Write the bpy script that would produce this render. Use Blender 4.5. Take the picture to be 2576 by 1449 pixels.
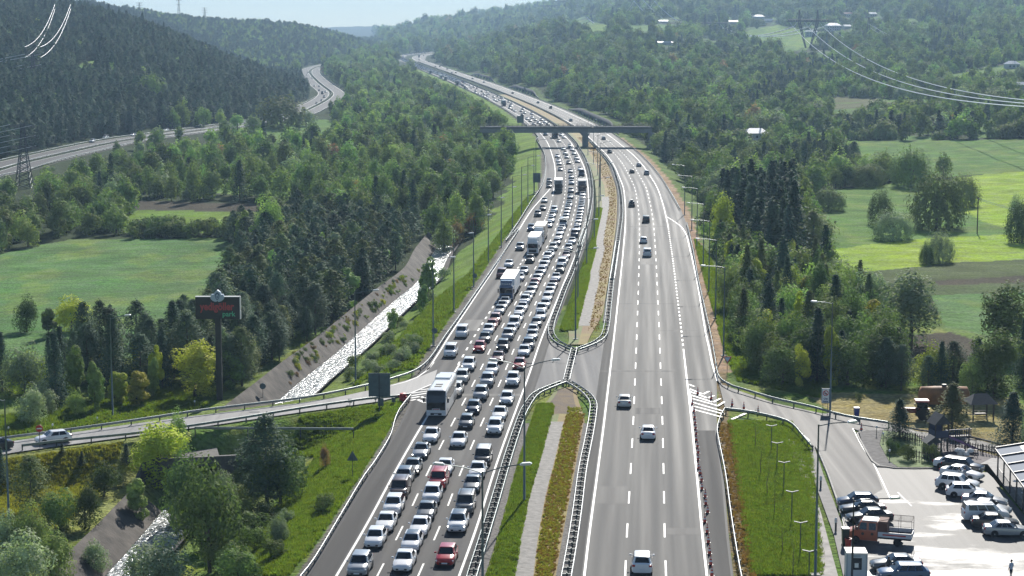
import bpy, bmesh, math, random
import numpy as np
from mathutils import Vector, Matrix, Euler
for o in list(bpy.data.objects): bpy.data.objects.remove(o)
rng = np.random.default_rng(7); random.seed(7)
R = math.radians
scene = bpy.context.scene
COL = scene.collection
# ---------------------------------------------------------------- camera, sky, sun, exposure
F, CX, CY, H = 4700., 1288., 724.5, 47.
TH = math.atan((724.5-98)/F)
cd = bpy.data.cameras.new("camera"); cam = bpy.data.objects.new("camera", cd); COL.objects.link(cam)
cam.location = (0, 0, H); cam.rotation_euler = (math.pi/2-TH, 0, 0)
cd.sensor_width = 36; cd.lens = F/2576*36; cd.clip_start = 1; cd.clip_end = 30000
scene.camera = cam
SUN_AZ, SUN_EL = R(11), R(33)       # azimuth measured from +Y towards +X
w = bpy.data.worlds.new("World"); scene.world = w; w.use_nodes = True
nt = w.node_tree; nt.nodes.clear()
sk = nt.nodes.new('ShaderNodeTexSky'); sk.sky_type = 'NISHITA'; sk.sun_disc = False
sk.sun_elevation = SUN_EL; sk.sun_rotation = SUN_AZ; sk.altitude = 1500; sk.air_density = 1.0; sk.dust_density = 0.0; sk.ozone_density = 2.5
bg = nt.nodes.new('ShaderNodeBackground'); bg.inputs[1].default_value = 0.065
ow = nt.nodes.new('ShaderNodeOutputWorld'); nt.links.new(sk.outputs[0], bg.inputs[0]); nt.links.new(bg.outputs[0], ow.inputs[0])
sl = bpy.data.lights.new("sun", 'SUN'); sl.energy = 5.0; sl.angle = R(0.53); sl.color = (1, .955, .88)
so = bpy.data.objects.new("sun", sl); COL.objects.link(so)
sdir = Vector((math.sin(SUN_AZ)*math.cos(SUN_EL), math.cos(SUN_AZ)*math.cos(SUN_EL), math.sin(SUN_EL)))
so.rotation_euler = sdir.to_track_quat('Z', 'Y').to_euler(); so.location = (0, 0, 400)
vs = scene.view_settings; vs.view_transform = 'Standard'; vs.look = 'None'; vs.gamma = 1; vs.use_curve_mapping = False; vs.exposure = 0.68

# ---------------------------------------------------------------- picture point -> place on the ground
REG = {'R1':(702.8,958.4,.3386),'R2':(1277.8,830.6,.4268),'R3':(1852.8,894.4,.3827),'R4':(0,958.4,.3386),'R5':(958.4,575,.3087),
 'R6':(1213.9,255.6,.3087),'S1':(0,0,.3224),'S2':(702.8,0,.3224),'S3':(1469.5,0,.4296),'S4':(1725,383.3,.3527),'S5':(0,383.3,.4216),'S6':(447.2,670.8,.2867),
 'T1':(958.3,95.8,.15432),'T2':(1277.8,191.7,.13227),'T3':(1309.7,319.4,.15432),'T4':(1213.9,511.1,.15432),'T5':(2236.1,1022.2,.17638),'T6':(2044.4,1213.9,.20635),'T7':(862.5,894.4,.13227),'D':(0,0,1)}
def P(r, x, y): a, b, s = REG[r]; return a+s*x, b+s*y
ZBY = np.array([0,1000,1600,2000,2400,3000,4000,6000,9000.]); ZBZ = np.array([0,0,3.5,7,12.5,21,31,40,45.])
_yy = np.arange(0, 9001, 20.); _zz = np.interp(_yy, ZBY, ZBZ)
_k = np.exp(-(np.arange(-12,13)/6.)**2); _k /= _k.sum(); _zs = np.convolve(np.pad(_zz,12,'edge'), _k, 'valid')
def zb(y): return np.interp(y, _yy, _zs)
def rayd(px, py):
    u=(px-CX)/F; v=(py-CY)/F
    return np.array([u, math.cos(TH)-v*math.sin(TH), -math.sin(TH)-v*math.cos(TH)])
def GP(px, py, z=0.):        # point where the sight line meets the valley floor profile raised by z
    d = rayd(px, py); Y = 300.
    lo, hi = 20., 8500.
    f = lambda Y: H + d[2]/d[1]*Y - zb(Y) - z
    for _ in range(50):
        m = .5*(lo+hi)
        if f(m) > 0: lo = m
        else: hi = m
    Y = .5*(lo+hi); return np.array([d[0]/d[1]*Y, Y, zb(Y)+z])
def GR(r, x, y, z=0.): return GP(*P(r, x, y), z)
def proj(X, Y, Z):
    zc = Y*math.cos(TH)+(H-Z)*math.sin(TH)
    v = ((H-Z)*math.cos(TH)-Y*math.sin(TH))/zc
    return CX+F*X/zc, CY+F*v, zc
def inpoly(x, y, poly):
    x = np.asarray(x, float); y = np.asarray(y, float); r = np.zeros(x.shape, bool); n = len(poly)
    for i in range(n):
        x1, y1 = poly[i]; x2, y2 = poly[(i+1) % n]
        c = ((y1 > y) != (y2 > y)) & (x < (x2-x1)*(y-y1)/(y2-y1+1e-12)+x1)
        r ^= c
    return r
def trace(lst, z=0.): return [GR(*p, z) for p in lst]
def fn_of_Y(pts, smooth=12.):
    pts = sorted([(p[1], p[0]) for p in pts]); ys = np.array([p[0] for p in pts]); xs = np.array([p[1] for p in pts])
    g = np.arange(100, 5200, 2.); v = np.interp(g, ys, xs)
    lo = g < ys[0]; s0 = (xs[1]-xs[0])/(ys[1]-ys[0]); v[lo] = xs[0]+(g[lo]-ys[0])*s0
    hi = g > ys[-1]; s1 = (xs[-1]-xs[-2])/(ys[-1]-ys[-2]); v[hi] = xs[-1]+(g[hi]-ys[-1])*s1
    # smoothing grows with distance
    out = v.copy(); c = np.cumsum(np.insert(v, 0, 0))
    for _ in range(3):
        c = np.cumsum(np.insert(out, 0, 0)); i = np.arange(len(g)); hw = np.clip((g*smooth/1200).astype(int)+1, 1, 60)
        hw = np.minimum(hw, np.minimum(i, len(g)-1-i)); out = (c[i+hw+1]-c[i-hw])/(2*hw+1)
    return lambda Y, g=g, o=out: np.interp(Y, g, o)
def shiftx(pts, d): return [np.array([p[0]+d, p[1], p[2]]) for p in pts]
# inner solid line of the left (queueing) carriageway
LiE = [('T2',1080,1080),('T2',860,930),('T2',640,770),('T2',400,650),('T2',160,530),('T1',1900,925),('T1',1580,810),('T1',1200,640),('T1',960,560),('T1',760,495),('T1',600,425),('T1',480,375),('T1',385,320),('T1',378,298),('T1',480,276),('T1',900,236)]
_L = [('R1',1335,1449),('R1',1470,1080),('R1',1600,650),('R1',1700,370),('R1',1790,130),('R5',1215,1170),('R5',1290,940),('R5',1370,740),('R5',1440,570),('R5',1500,420),('R5',1560,280),('R5',1610,150),('R5',1650,50),
 ('T3',1108,1300),('T3',1105,1050),('T3',1085,850),('T3',1040,660),('T3',980,525),('T3',900,375),('T3',820,245)]
XLi = fn_of_Y(trace(_L)+shiftx(trace(LiE), -1.4))
_rl = [('R2',450,1449),('R2',475,1230),('R2',520,900),('R2',565,560),('R2',600,260),('R2',630,0),('R6',1140,1290),('R6',1165,1000),('R6',1165,850),('R6',1150,700),('R6',1080,530),('R6',1020,440),('R6',955,375),('R6',880,300)]
RiE = [('T2',1220,920),('T2',900,760),('T2',640,630),('T2',400,520),('T1',2150,960),('T1',1900,860),('T1',1600,740),('T1',1330,650),('T1',1170,590),('T1',940,510),('T1',720,430),('T1',560,375),('T1',492,330),('T1',505,303),('T1',620,275),('T1',870,245)]
XRi = fn_of_Y(trace(_rl)+shiftx(trace(RiE), 1.2))
def slope(f, Y): return (f(Y+4)-f(Y-4))/8.
def off(f, d): return lambda Y: f(Y)+d*np.sqrt(1+slope(f, Y)**2)
W3 = 10.8
# outer edges of the paving
_Lo = trace([('R1',190,1449),('R1',300,1290),('R1',640,740),('R1',850,400),('R1',960,190),('R1',978,120)])+shiftx(trace([('R5',375,1160),('R5',480,1000),('R5',560,870),('R5',700,660),('R5',820,480),('R5',940,300),('R5',1060,100),('R5',1130,0),('R6',300,1040),('R6',390,900),('R6',480,785)]), -1.0)+trace([('T3',330,870),('T3',392,700),('T3',385,540),('T3',345,370)])
_Lfar = [np.array([float(XLi(y))-(W3+3.1)*math.hypot(1, float(slope(XLi, y))), y, 0]) for y in (900,1000,1200,1500,1800,2100,2400,2700,3000,3400)]
XLe = fn_of_Y(_Lo+_Lfar, 5.)
_LoL = trace([('R1',425,1449),('R1',540,1230),('R1',690,980),('R1',870,665),('R1',1085,290)])
_Ro = trace([('R2',1330,1449),('R2',1300,1200),('R2',1275,900),('R2',1240,640),('R2',1232,600)])
_RoU = trace([('R2',1232,290),('R2',1210,180),('R2',1185,0),('R6',1755,1449),('R6',1715,1200),('R6',1665,1000),('R6',1610,860),('R6',1530,720),('R6',1440,590),('R6',1330,465)])
_Rfar = [np.array([float(XRi(y))+(W3+3.2)*math.hypot(1, float(slope(XRi, y))), y, 0]) for y in (800,900,1000,1200,1500,1800,2100,2400,2700,3000,3400)]
XRe = fn_of_Y(_Ro+_RoU+_Rfar, 5.)
# ---------------------------------------------------------------- shape of the land
def smooth(a, b, x): t = np.clip((np.asarray(x, float)-a)/(b-a), 0, 1); return t*t*(3-2*t)
def poly_dist(X, Y, pts):     # distance to a polyline and the arc length there
    X = np.asarray(X, float); Y = np.asarray(Y, float); best = np.full(X.shape, 1e9); pts = np.asarray(pts)[:, :2]; sd = np.zeros(X.shape)
    for i in range(len(pts)-1):
        a = pts[i]; b = pts[i+1]; d = b-a; L2 = d@d+1e-9
        t = np.clip(((X-a[0])*d[0]+(Y-a[1])*d[1])/L2, 0, 1)
        dx = X-a[0]-t*d[0]; dy = Y-a[1]-t*d[1]; q = np.hypot(dx, dy); m = q < best
        best = np.where(m, q, best); sd = np.where(m, np.sign(d[0]*dy-d[1]*dx), sd)
    return best, sd
def curve(pts, step=4., sm=2):
    pts = np.asarray(pts, float); out = [pts[0]]
    for i in range(len(pts)-1):
        p0 = pts[max(i-1, 0)]; p1 = pts[i]; p2 = pts[i+1]; p3 = pts[min(i+2, len(pts)-1)]
        n = max(1, int(np.linalg.norm(p2-p1)/step))
        for k in range(1, n+1):
            t = k/n; out.append(.5*((2*p1)+(-p0+p2)*t+(2*p0-5*p1+4*p2-p3)*t*t+(-p0+3*p1-3*p2+p3)*t**3))
    out = np.array(out)
    for _ in range(sm): out[1:-1] = (out[:-2]+2*out[1:-1]+out[2:])/4
    return out
# stream (water level -6)
ZW = -5.6
STREAM = curve([GP(*p, ZW) for p in [(1130,610),(1100,655),(1078,705),(1015,760),(945,825),(870,895),(790,960),(735,1010)]]
   +[GP(*p, ZW) for p in [(610,1120),(480,1260),(365,1400),(280,1500)]]+[np.array([-37.,118.,ZW])])
RAMP_UP = trace([('D',-60,1122),('D',24,1111),('D',169,1090),('D',406,1056.6),('D',643,1027.8),('D',766.6,1014),('D',862.5,997),('D',984,968.5),('D',1057,947)])
RAMP_LO = trace([('D',-60,1155),('D',25,1138),('D',169,1119),('D',406,1088),('D',643,1054),('D',766.6,1035),('D',862.5,1022),('D',960,1013),('D',1030.5,991)])
RAMPC = curve([(a+b)/2 for a, b in zip(RAMP_UP, RAMP_LO)])
# old road along the left side of the valley: median line
OLD = curve([np.array([-330.,420.,0])]+[GP(x, y) for x, y in [(-150,455),(0,422),(206,375.6),(309.5,353),(396.5,341.7),(548,322),(635,309.5),(735,291),(785,270),(822,250),(834,234),(815,218),(797,203),(780,180)]]
   +[GP(x, y) for x, y in [(800,168),(870,153),(970,132),(1003,124)]], 12., 6)
HC = []   # (px, Y, z) control points for the land
for px, col in {
 -700:[(120,-3),(300,-3),(560,0),(800,30),(1100,60),(1500,110),(2300,170),(4000,250)],
 -250:[(150,-3),(300,-3),(600,-2),(780,8),(1100,46),(1500,92),(1900,100),(2500,130),(4000,200)],
 0:[(150,-3),(300,-3),(600,-3),(700,0),(780,3),(950,17),(1100,31),(1500,67),(1800,73),(2300,93),(3000,120),(4500,150)],
 200:[(150,-3),(300,-3),(600,-3),(790,0),(880,4),(1100,26),(1300,42),(1550,62),(1900,66),(2500,93),(3000,105),(4500,120)],
 370:[(150,-3.5),(300,-3.5),(600,-3),(880,0),(960,5),(1200,27),(1500,50),(1700,48),(2000,42),(2500,60),(3000,82),(3600,78),(4500,70)],
 500:[(170,-4),(300,-3.5),(600,-3),(960,0),(1050,5),(1300,22),(1600,37),(1900,24),(2200,20),(2600,48),(3000,70),(3600,60),(4500,50)],
 650:[(200,-4),(300,-4),(600,-3),(1050,0),(1150,3),(1400,11),(1600,14),(1900,5),(2200,8),(2500,30),(3000,66),(3600,50),(5000,40)],
 770:[(200,-4),(300,-4),(600,-3),(1100,-1),(1400,0),(1700,3),(2000,5),(2350,10),(2600,28),(3000,58),(3600,45),(5000,40)],
 880:[(250,-4),(600,-4),(1100,-2),(1600,2),(2200,8),(2500,13),(2800,30),(3100,44),(3600,35),(5000,40)],
 955:[(300,-4),(700,-3),(1200,-1),(1800,4),(2400,11),(2800,18),(3100,25),(3600,28),(5000,34),(6500,36)],
 1050:[(1000,-2),(1600,2),(2200,9),(2800,18),(3300,24),(3800,30),(4400,50),(5000,66),(6500,60)],
 1150:[(1800,5),(2200,9),(2500,15),(3000,24),(3500,29),(4200,55),(4900,84),(6500,80)],
 1280:[(1600,4),(1900,8),(2300,22),(2600,42),(3100,38),(3700,52),(4600,95),(6000,110)],
 1400:[(1300,2),(1500,5),(1900,22),(2400,48),(2800,54),(3500,62),(4400,98),(6000,120)],
 1500:[(1150,1),(1400,7),(1800,27),(2400,60),(2900,68),(3500,86),(4100,110),(6000,140)],
 1650:[(850,-.5),(1100,2),(1500,14),(2000,40),(2600,68),(3200,88),(4000,124),(6000,180)],
 1850:[(300,-1),(600,-2),(850,-3),(1000,0),(1300,8),(1700,20),(2200,38),(2800,64),(3500,116),(5000,200)],
 2050:[(200,0),(300,-1),(600,-3),(850,-3),(1000,0),(1300,9),(1700,22),(2200,40),(2800,74),(3500,122),(5000,220)],
 2300:[(200,0),(300,-1),(600,-3),(800,-2),(1000,3),(1300,12),(1700,27),(2200,52),(2800,92),(3500,140),(5000,240)],
 2576:[(180,0),(300,-1),(600,-2),(800,0),(1000,6),(1400,19),(2000,48),(2800,106),(3500,150),(5000,260)],
 2900:[(180,0),(300,-1),(600,0),(1000,12),(1400,30),(2000,66),(2800,130),(5000,290)],
 3400:[(150,0),(300,0),(600,4),(1000,22),(1400,48),(2000,90),(2800,160),(5000,330)]}.items():
    for Y, z in col: HC.append((px, Y, z))
HC = np.array(HC)
def _ab(px, Y): return np.stack([px/420., np.log(Y)*3.2], -1)
_A = _ab(HC[:, 0], HC[:, 1]); _d = np.linalg.norm(_A[:, None]-_A[None], axis=-1)
_K = -_d; _n = len(HC)    # linear RBF keeps it free of overshoot
_M = np.zeros((_n+1, _n+1)); _M[:_n, :_n] = _K-np.eye(_n)*.02; _M[:_n, _n] = 1; _M[_n, :_n] = 1
_wt = np.linalg.solve(_M, np.append(HC[:, 2], 0))
_gpx = np.arange(-900, 3700, 30.); _gly = np.arange(math.log(100), math.log(9500), .03)
_q = _ab(_gpx[None, :]*np.ones((len(_gly), 1)), np.exp(_gly)[:, None]*np.ones((1, len(_gpx)))).reshape(-1, 2)
_val = np.zeros(len(_q))
for i in range(_n): _val -= _wt[i]*np.hypot(_q[:, 0]-_A[i, 0], _q[:, 1]-_A[i, 1])
_val = (_val+_wt[_n]).reshape(len(_gly), len(_gpx))
def _bl(px, ly):
    i = np.clip((px-_gpx[0])/30., 0, len(_gpx)-1.001); j = np.clip((ly-_gly[0])/.03, 0, len(_gly)-1.001)
    a = i.astype(int); b = j.astype(int); u = i-a; v = j-b
    return (_val[b, a]*(1-u)+_val[b, a+1]*u)*(1-v)+(_val[b+1, a]*(1-u)+_val[b+1, a+1]*u)*v
def wob(X, Y, s, seed):
    r = np.random.default_rng(seed); v = 0
    for k in range(5):
        a = r.uniform(0, 6.28); f = r.uniform(.6, 1.6)/s; p = r.uniform(0, 6.28)
        v = v+np.sin((X*math.cos(a)+Y*math.sin(a))*f*6.28+p)
    return v/5
RWALLS = [(930, 1230, 3.6), (1420, 1680, 4.2), (1800, 2060, 4.2)]
def land(X, Y):
    X = np.asarray(X, float); Y = np.asarray(Y, float); Yc = np.maximum(Y, 100.)
    z = _bl(CX+F*X/Yc, np.log(Yc))
    amp = smooth(6, 40, z-zb(Yc))
    z = z+amp*(wob(X, Y, 260, 3)*5+wob(X, Y, 90, 4)*2.0)+wob(X, Y, 40, 5)*.35
    base = zb(Yc)
    le = XLe(Yc); re = XRe(Yc); far = smooth(3100, 3700, Yc)
    # left bank of the motorway falls to the valley floor, right side keeps level then rises
    tl = le-X; tr = X-re
    inside = (tl < 1.2) & (tr < 1.2)
    kl = smooth(1.2, 14, tl); kr = smooth(1.2, 12, tr)
    zz = np.where(tl > 1.2, base-.14+(z-base+.14)*kl, np.where(tr > 1.2, base-.14+(z-base+.14)*kr, base-.14))
    z = zz*(1-far)+z*far
    # level ground round the car park, cut slopes above the retaining walls
    s_ = smooth(246, 300, Yc); z = np.where(tr > 0, z*s_+(base-.14)*(1-s_), z)
    for y0_, y1_, h_ in RWALLS: z = z+h_*smooth(0, .25, (Yc-y0_)/(y1_-y0_))*smooth(0, .25, (y1_-Yc)/(y1_-y0_))*smooth(2.6, 3.6, tr)*(1-smooth(30, 80, tr))
    # old road
    d, _ = poly_dist(X, Y, OLD[::3]); k = smooth(13, 30, d); z = (base-.14)*(1-k)+z*k
    # stream bed
    d, s = poly_dist(X, Y, STREAM[::4])
    bed = np.where(d < 2.4, ZW-.5, ZW-.5+(d-2.4)*.95)
    n = (d < 14) & (Y < 520); z = np.where(n, np.minimum(z, bed), z)
    # embankment carrying the slip road
    d, _ = poly_dist(X, Y, RAMPC[::3]); k = smooth(4.6, 10.5, d); z = np.where((Y < 320), (-.16)*(1-k)+z*k, z)
    return z
def at(px, py, up=0.):      # sight line meets the land
    d = rayd(px, py); Ys = np.exp(np.linspace(math.log(110), math.log(8000), 900)); r = H+d[2]/d[1]*Ys
    zl = land(d[0]/d[1]*Ys, Ys)+up; i = np.argmax(zl > r)
    if not (zl > r).any(): i = 899
    i = max(i, 1); a, b = Ys[i-1], Ys[i]; fa = r[i-1]-zl[i-1]; fb = r[i]-zl[i]; Y = a+(b-a)*fa/(fa-fb+1e-9); X = d[0]/d[1]*Y
    return np.array([X, Y, float(land(X, Y))+up])
def AR(r, x, y): return at(*P(r, x, y))
# ---------------------------------------------------------------- helpers: naming, meshes, materials
def tag(o, label=None, cat=None, group=None, kind=None):
    if label: o['label'] = label
    if cat: o['category'] = cat
    if group: o['group'] = group
    if kind: o['kind'] = kind
    return o
def link(o): COL.objects.link(o); return o
def empty(name, loc=(0,0,0), rz=0.): o = bpy.data.objects.new(name, None); link(o); o.location = loc; o.rotation_euler = (0, 0, rz); o.empty_display_size = .2; return o
class MB:
    def __init__(s): s.v = []; s.f = []; s.m = []; s.uv = None
    def quad(s, a, b, c, d, m=0): n = len(s.v); s.v += [tuple(a), tuple(b), tuple(c), tuple(d)]; s.f.append((n, n+1, n+2, n+3)); s.m.append(m)
    def tri(s, a, b, c, m=0): n = len(s.v); s.v += [tuple(a), tuple(b), tuple(c)]; s.f.append((n, n+1, n+2)); s.m.append(m)
    def box(s, x0, x1, y0, y1, z0, z1, m=0, M=None):
        n = len(s.v); c = [(x0,y0,z0),(x1,y0,z0),(x1,y1,z0),(x0,y1,z0),(x0,y0,z1),(x1,y0,z1),(x1,y1,z1),(x0,y1,z1)]
        if M is not None: c = [tuple(M @ Vector(p)) for p in c]
        s.v += c
        for f in ((0,3,2,1),(4,5,6,7),(0,1,5,4),(1,2,6,5),(2,3,7,6),(3,0,4,7)): s.f.append(tuple(n+i for i in f)); s.m.append(m)
        return s
    def tube(s, pts, r, n=6, m=0, cap=True):
        pts = [Vector(p) for p in pts]; rs = r if isinstance(r, (list, tuple)) else [r]*len(pts); base = len(s.v)
        for i, p in enumerate(pts):
            d = (pts[min(i+1, len(pts)-1)]-pts[max(i-1, 0)]).normalized()
            up = Vector((0, 0, 1)) if abs(d.z) < .9 else Vector((1, 0, 0)); a = d.cross(up).normalized(); b = d.cross(a).normalized()
            for k in range(n): t = 2*math.pi*k/n; s.v.append(tuple(p+(a*math.cos(t)+b*math.sin(t))*rs[i]))
        for i in range(len(pts)-1):
            for k in range(n): s.f.append((base+i*n+k, base+i*n+(k+1) % n, base+(i+1)*n+(k+1) % n, base+(i+1)*n+k)); s.m.append(m)
        if cap: s.f.append(tuple(base+k for k in range(n))); s.m.append(m); s.f.append(tuple(base+(len(pts)-1)*n+k for k in range(n))[::-1]); s.m.append(m)
        return s
    def lathe(s, prof, c=(0,0,0), n=12, m=0, axis='z'):
        base = len(s.v)
        for r, h in prof:
            for k in range(n):
                t = 2*math.pi*k/n; q = (r*math.cos(t), r*math.sin(t), h)
                if axis == 'x': q = (q[2], q[0], q[1])
                if axis == 'y': q = (q[0], q[2], q[1])
                s.v.append((c[0]+q[0], c[1]+q[1], c[2]+q[2]))
        for i in range(len(prof)-1):
            for k in range(n): s.f.append((base+i*n+k, base+i*n+(k+1) % n, base+(i+1)*n+(k+1) % n, base+(i+1)*n+k)); s.m.append(m)
        s.f.append(tuple(base+k for k in range(n))[::-1]); s.m.append(m); s.f.append(tuple(base+(len(prof)-1)*n+k for k in range(n))); s.m.append(m)
        return s
    def prism(s, outline, y0, y1, m=0, M=None):       # outline in x,z
        n = len(outline); base = len(s.v); c = [(x, y0, z) for x, z in outline]+[(x, y1, z) for x, z in outline]
        if M is not None: c = [tuple(M @ Vector(p)) for p in c]
        s.v += c; s.f.append(tuple(base+i for i in range(n))); s.m.append(m); s.f.append(tuple(base+n+i for i in range(n))[::-1]); s.m.append(m)
        for i in range(n): j = (i+1) % n; s.f.append((base+i, base+n+i, base+n+j, base+j)); s.m.append(m)
        return s
    def mesh(s, name, mats, smooth=False):
        me = bpy.data.meshes.new(name); me.from_pydata(s.v, [], s.f)
        for m in (mats if isinstance(mats, (list, tuple)) else [mats]): me.materials.append(m)
        if any(s.m): me.polygons.foreach_set('material_index', s.m)
        if smooth: me.polygons.foreach_set('use_smooth', [True]*len(s.f))
        me.update(); return me
    def build(s, name, mats, parent=None, smooth=False, loc=None):
        o = bpy.data.objects.new(name, s.mesh(name, mats, smooth)); link(o)
        if parent is not None: o.parent = parent
        if loc is not None: o.location = loc
        return o
def fix_normals(me):
    bm = bmesh.new(); bm.from_mesh(me); bmesh.ops.recalc_face_normals(bm, faces=bm.faces); bm.to_mesh(me); bm.free()
def npmesh(name, V, Fq, mats, smooth=True, uv=None, attrs=None, mi=None):
    V = np.asarray(V, np.float32); Fq = np.asarray(Fq, np.int32); k = Fq.shape[1]
    me = bpy.data.meshes.new(name); me.vertices.add(len(V)); me.vertices.foreach_set('co', V.ravel())
    me.loops.add(Fq.size); me.loops.foreach_set('vertex_index', Fq.ravel()); me.polygons.add(len(Fq))
    me.polygons.foreach_set('loop_start', np.arange(0, Fq.size, k, dtype=np.int32)); me.polygons.foreach_set('loop_total', np.full(len(Fq), k, np.int32))
    if smooth: me.polygons.foreach_set('use_smooth', np.ones(len(Fq), bool))
    if mi is not None: me.polygons.foreach_set('material_index', np.asarray(mi, np.int32))
    for m in (mats if isinstance(mats, (list, tuple)) else [mats]): me.materials.append(m)
    me.update(calc_edges=True)
    if uv is not None:
        l = me.uv_layers.new(name='UVMap'); l.data.foreach_set('uv', np.asarray(uv, np.float32)[Fq.ravel()].ravel())
    if attrs:
        for n_, a in attrs.items():
            A = me.attributes.new(n_, 'FLOAT_COLOR', 'POINT'); A.data.foreach_set('color', np.asarray(a, np.float32).ravel())
    me.validate(); return me
_MC = {}
def mat(name, col, rough=.6, metal=0., spec=.5, var=.0, scale=1., emis=None, coat=0., bump=0., bscale=10., objvar=0., col2=None, tr=0., trcol=None, coords='Object'):
    if name in _MC: return _MC[name]
    m = bpy.data.materials.new(name); m.use_nodes = True; n = m.node_tree; L = n.links; b = n.nodes['Principled BSDF']; out = n.nodes['Material Output']
    b.inputs['Base Color'].default_value = (*col, 1); b.inputs['Roughness'].default_value = rough; b.inputs['Metallic'].default_value = metal
    b.inputs['Specular IOR Level'].default_value = spec; b.inputs['Coat Weight'].default_value = coat; b.inputs['Coat Roughness'].default_value = .05
    cs = None
    if var > 0 or bump > 0: tc = n.nodes.new('ShaderNodeTexCoord')
    if var > 0:
        no = n.nodes.new('ShaderNodeTexNoise'); no.inputs['Scale'].default_value = scale; no.inputs['Detail'].default_value = 3; L.new(tc.outputs[coords], no.inputs['Vector'])
        mp = n.nodes.new('ShaderNodeMapRange'); mp.inputs[1].default_value = .3; mp.inputs[2].default_value = .7; L.new(no.outputs[0], mp.inputs[0])
        mx = n.nodes.new('ShaderNodeMix'); mx.data_type = 'RGBA'; L.new(mp.outputs[0], mx.inputs[0])
        c2 = col2 or tuple(min(1, c*(1+var)) for c in col); c1 = col if col2 else tuple(c*(1-var) for c in col)
        mx.inputs[6].default_value = (*c1, 1); mx.inputs[7].default_value = (*c2, 1); cs = mx.outputs[2]
    if objvar > 0:
        oi = n.nodes.new('ShaderNodeObjectInfo'); hs = n.nodes.new('ShaderNodeHueSaturation')
        m1 = n.nodes.new('ShaderNodeMapRange'); m1.inputs[3].default_value = 1-objvar; m1.inputs[4].default_value = 1+objvar; L.new(oi.outputs['Random'], m1.inputs[0]); L.new(m1.outputs[0], hs.inputs['Value'])
        mu = n.nodes.new('ShaderNodeMath'); mu.operation = 'MULTIPLY'; mu.inputs[1].default_value = 7.31; L.new(oi.outputs['Random'], mu.inputs[0])
        fr = n.nodes.new('ShaderNodeMath'); fr.operation = 'FRACT'; L.new(mu.outputs[0], fr.inputs[0])
        m2 = n.nodes.new('ShaderNodeMapRange'); m2.inputs[3].default_value = .5-objvar*.09; m2.inputs[4].default_value = .5+objvar*.07; L.new(fr.outputs[0], m2.inputs[0]); L.new(m2.outputs[0], hs.inputs['Hue'])
        if cs is not None: L.new(cs, hs.inputs['Color'])
        else: hs.inputs['Color'].default_value = (*col, 1)
        cs = hs.outputs[0]
    if cs is not None: L.new(cs, b.inputs['Base Color'])
    if bump > 0:
        nb = n.nodes.new('ShaderNodeTexNoise'); nb.inputs['Scale'].default_value = bscale; nb.inputs['Detail'].default_value = 4; L.new(tc.outputs[coords], nb.inputs['Vector'])
        bp = n.nodes.new('ShaderNodeBump'); bp.inputs['Strength'].default_value = bump; bp.inputs['Distance'].default_value = .1; L.new(nb.outputs[0], bp.inputs['Height']); L.new(bp.outputs[0], b.inputs['Normal'])
    if emis: b.inputs['Emission Color'].default_value = (*emis[0], 1); b.inputs['Emission Strength'].default_value = emis[1]
    if tr > 0:
        t = n.nodes.new('ShaderNodeBsdfTranslucent'); ms = n.nodes.new('ShaderNodeMixShader'); ms.inputs[0].default_value = tr
        if cs is not None:
            g = n.nodes.new('ShaderNodeMix'); g.data_type = 'RGBA'; g.blend_type = 'MULTIPLY'; g.inputs[0].default_value = 1; L.new(cs, g.inputs[6]); g.inputs[7].default_value = (*(trcol or (1.5, 1.6, .7)), 1); L.new(g.outputs[2], t.inputs[0])
        else: t.inputs[0].default_value = (*[c*k for c, k in zip(col, trcol or (1.5, 1.6, .7))], 1)
        L.new(b.outputs[0], ms.inputs[1]); L.new(t.outputs[0], ms.inputs[2]); L.new(ms.outputs[0], out.inputs[0])
    _MC[name] = m; return m
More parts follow.
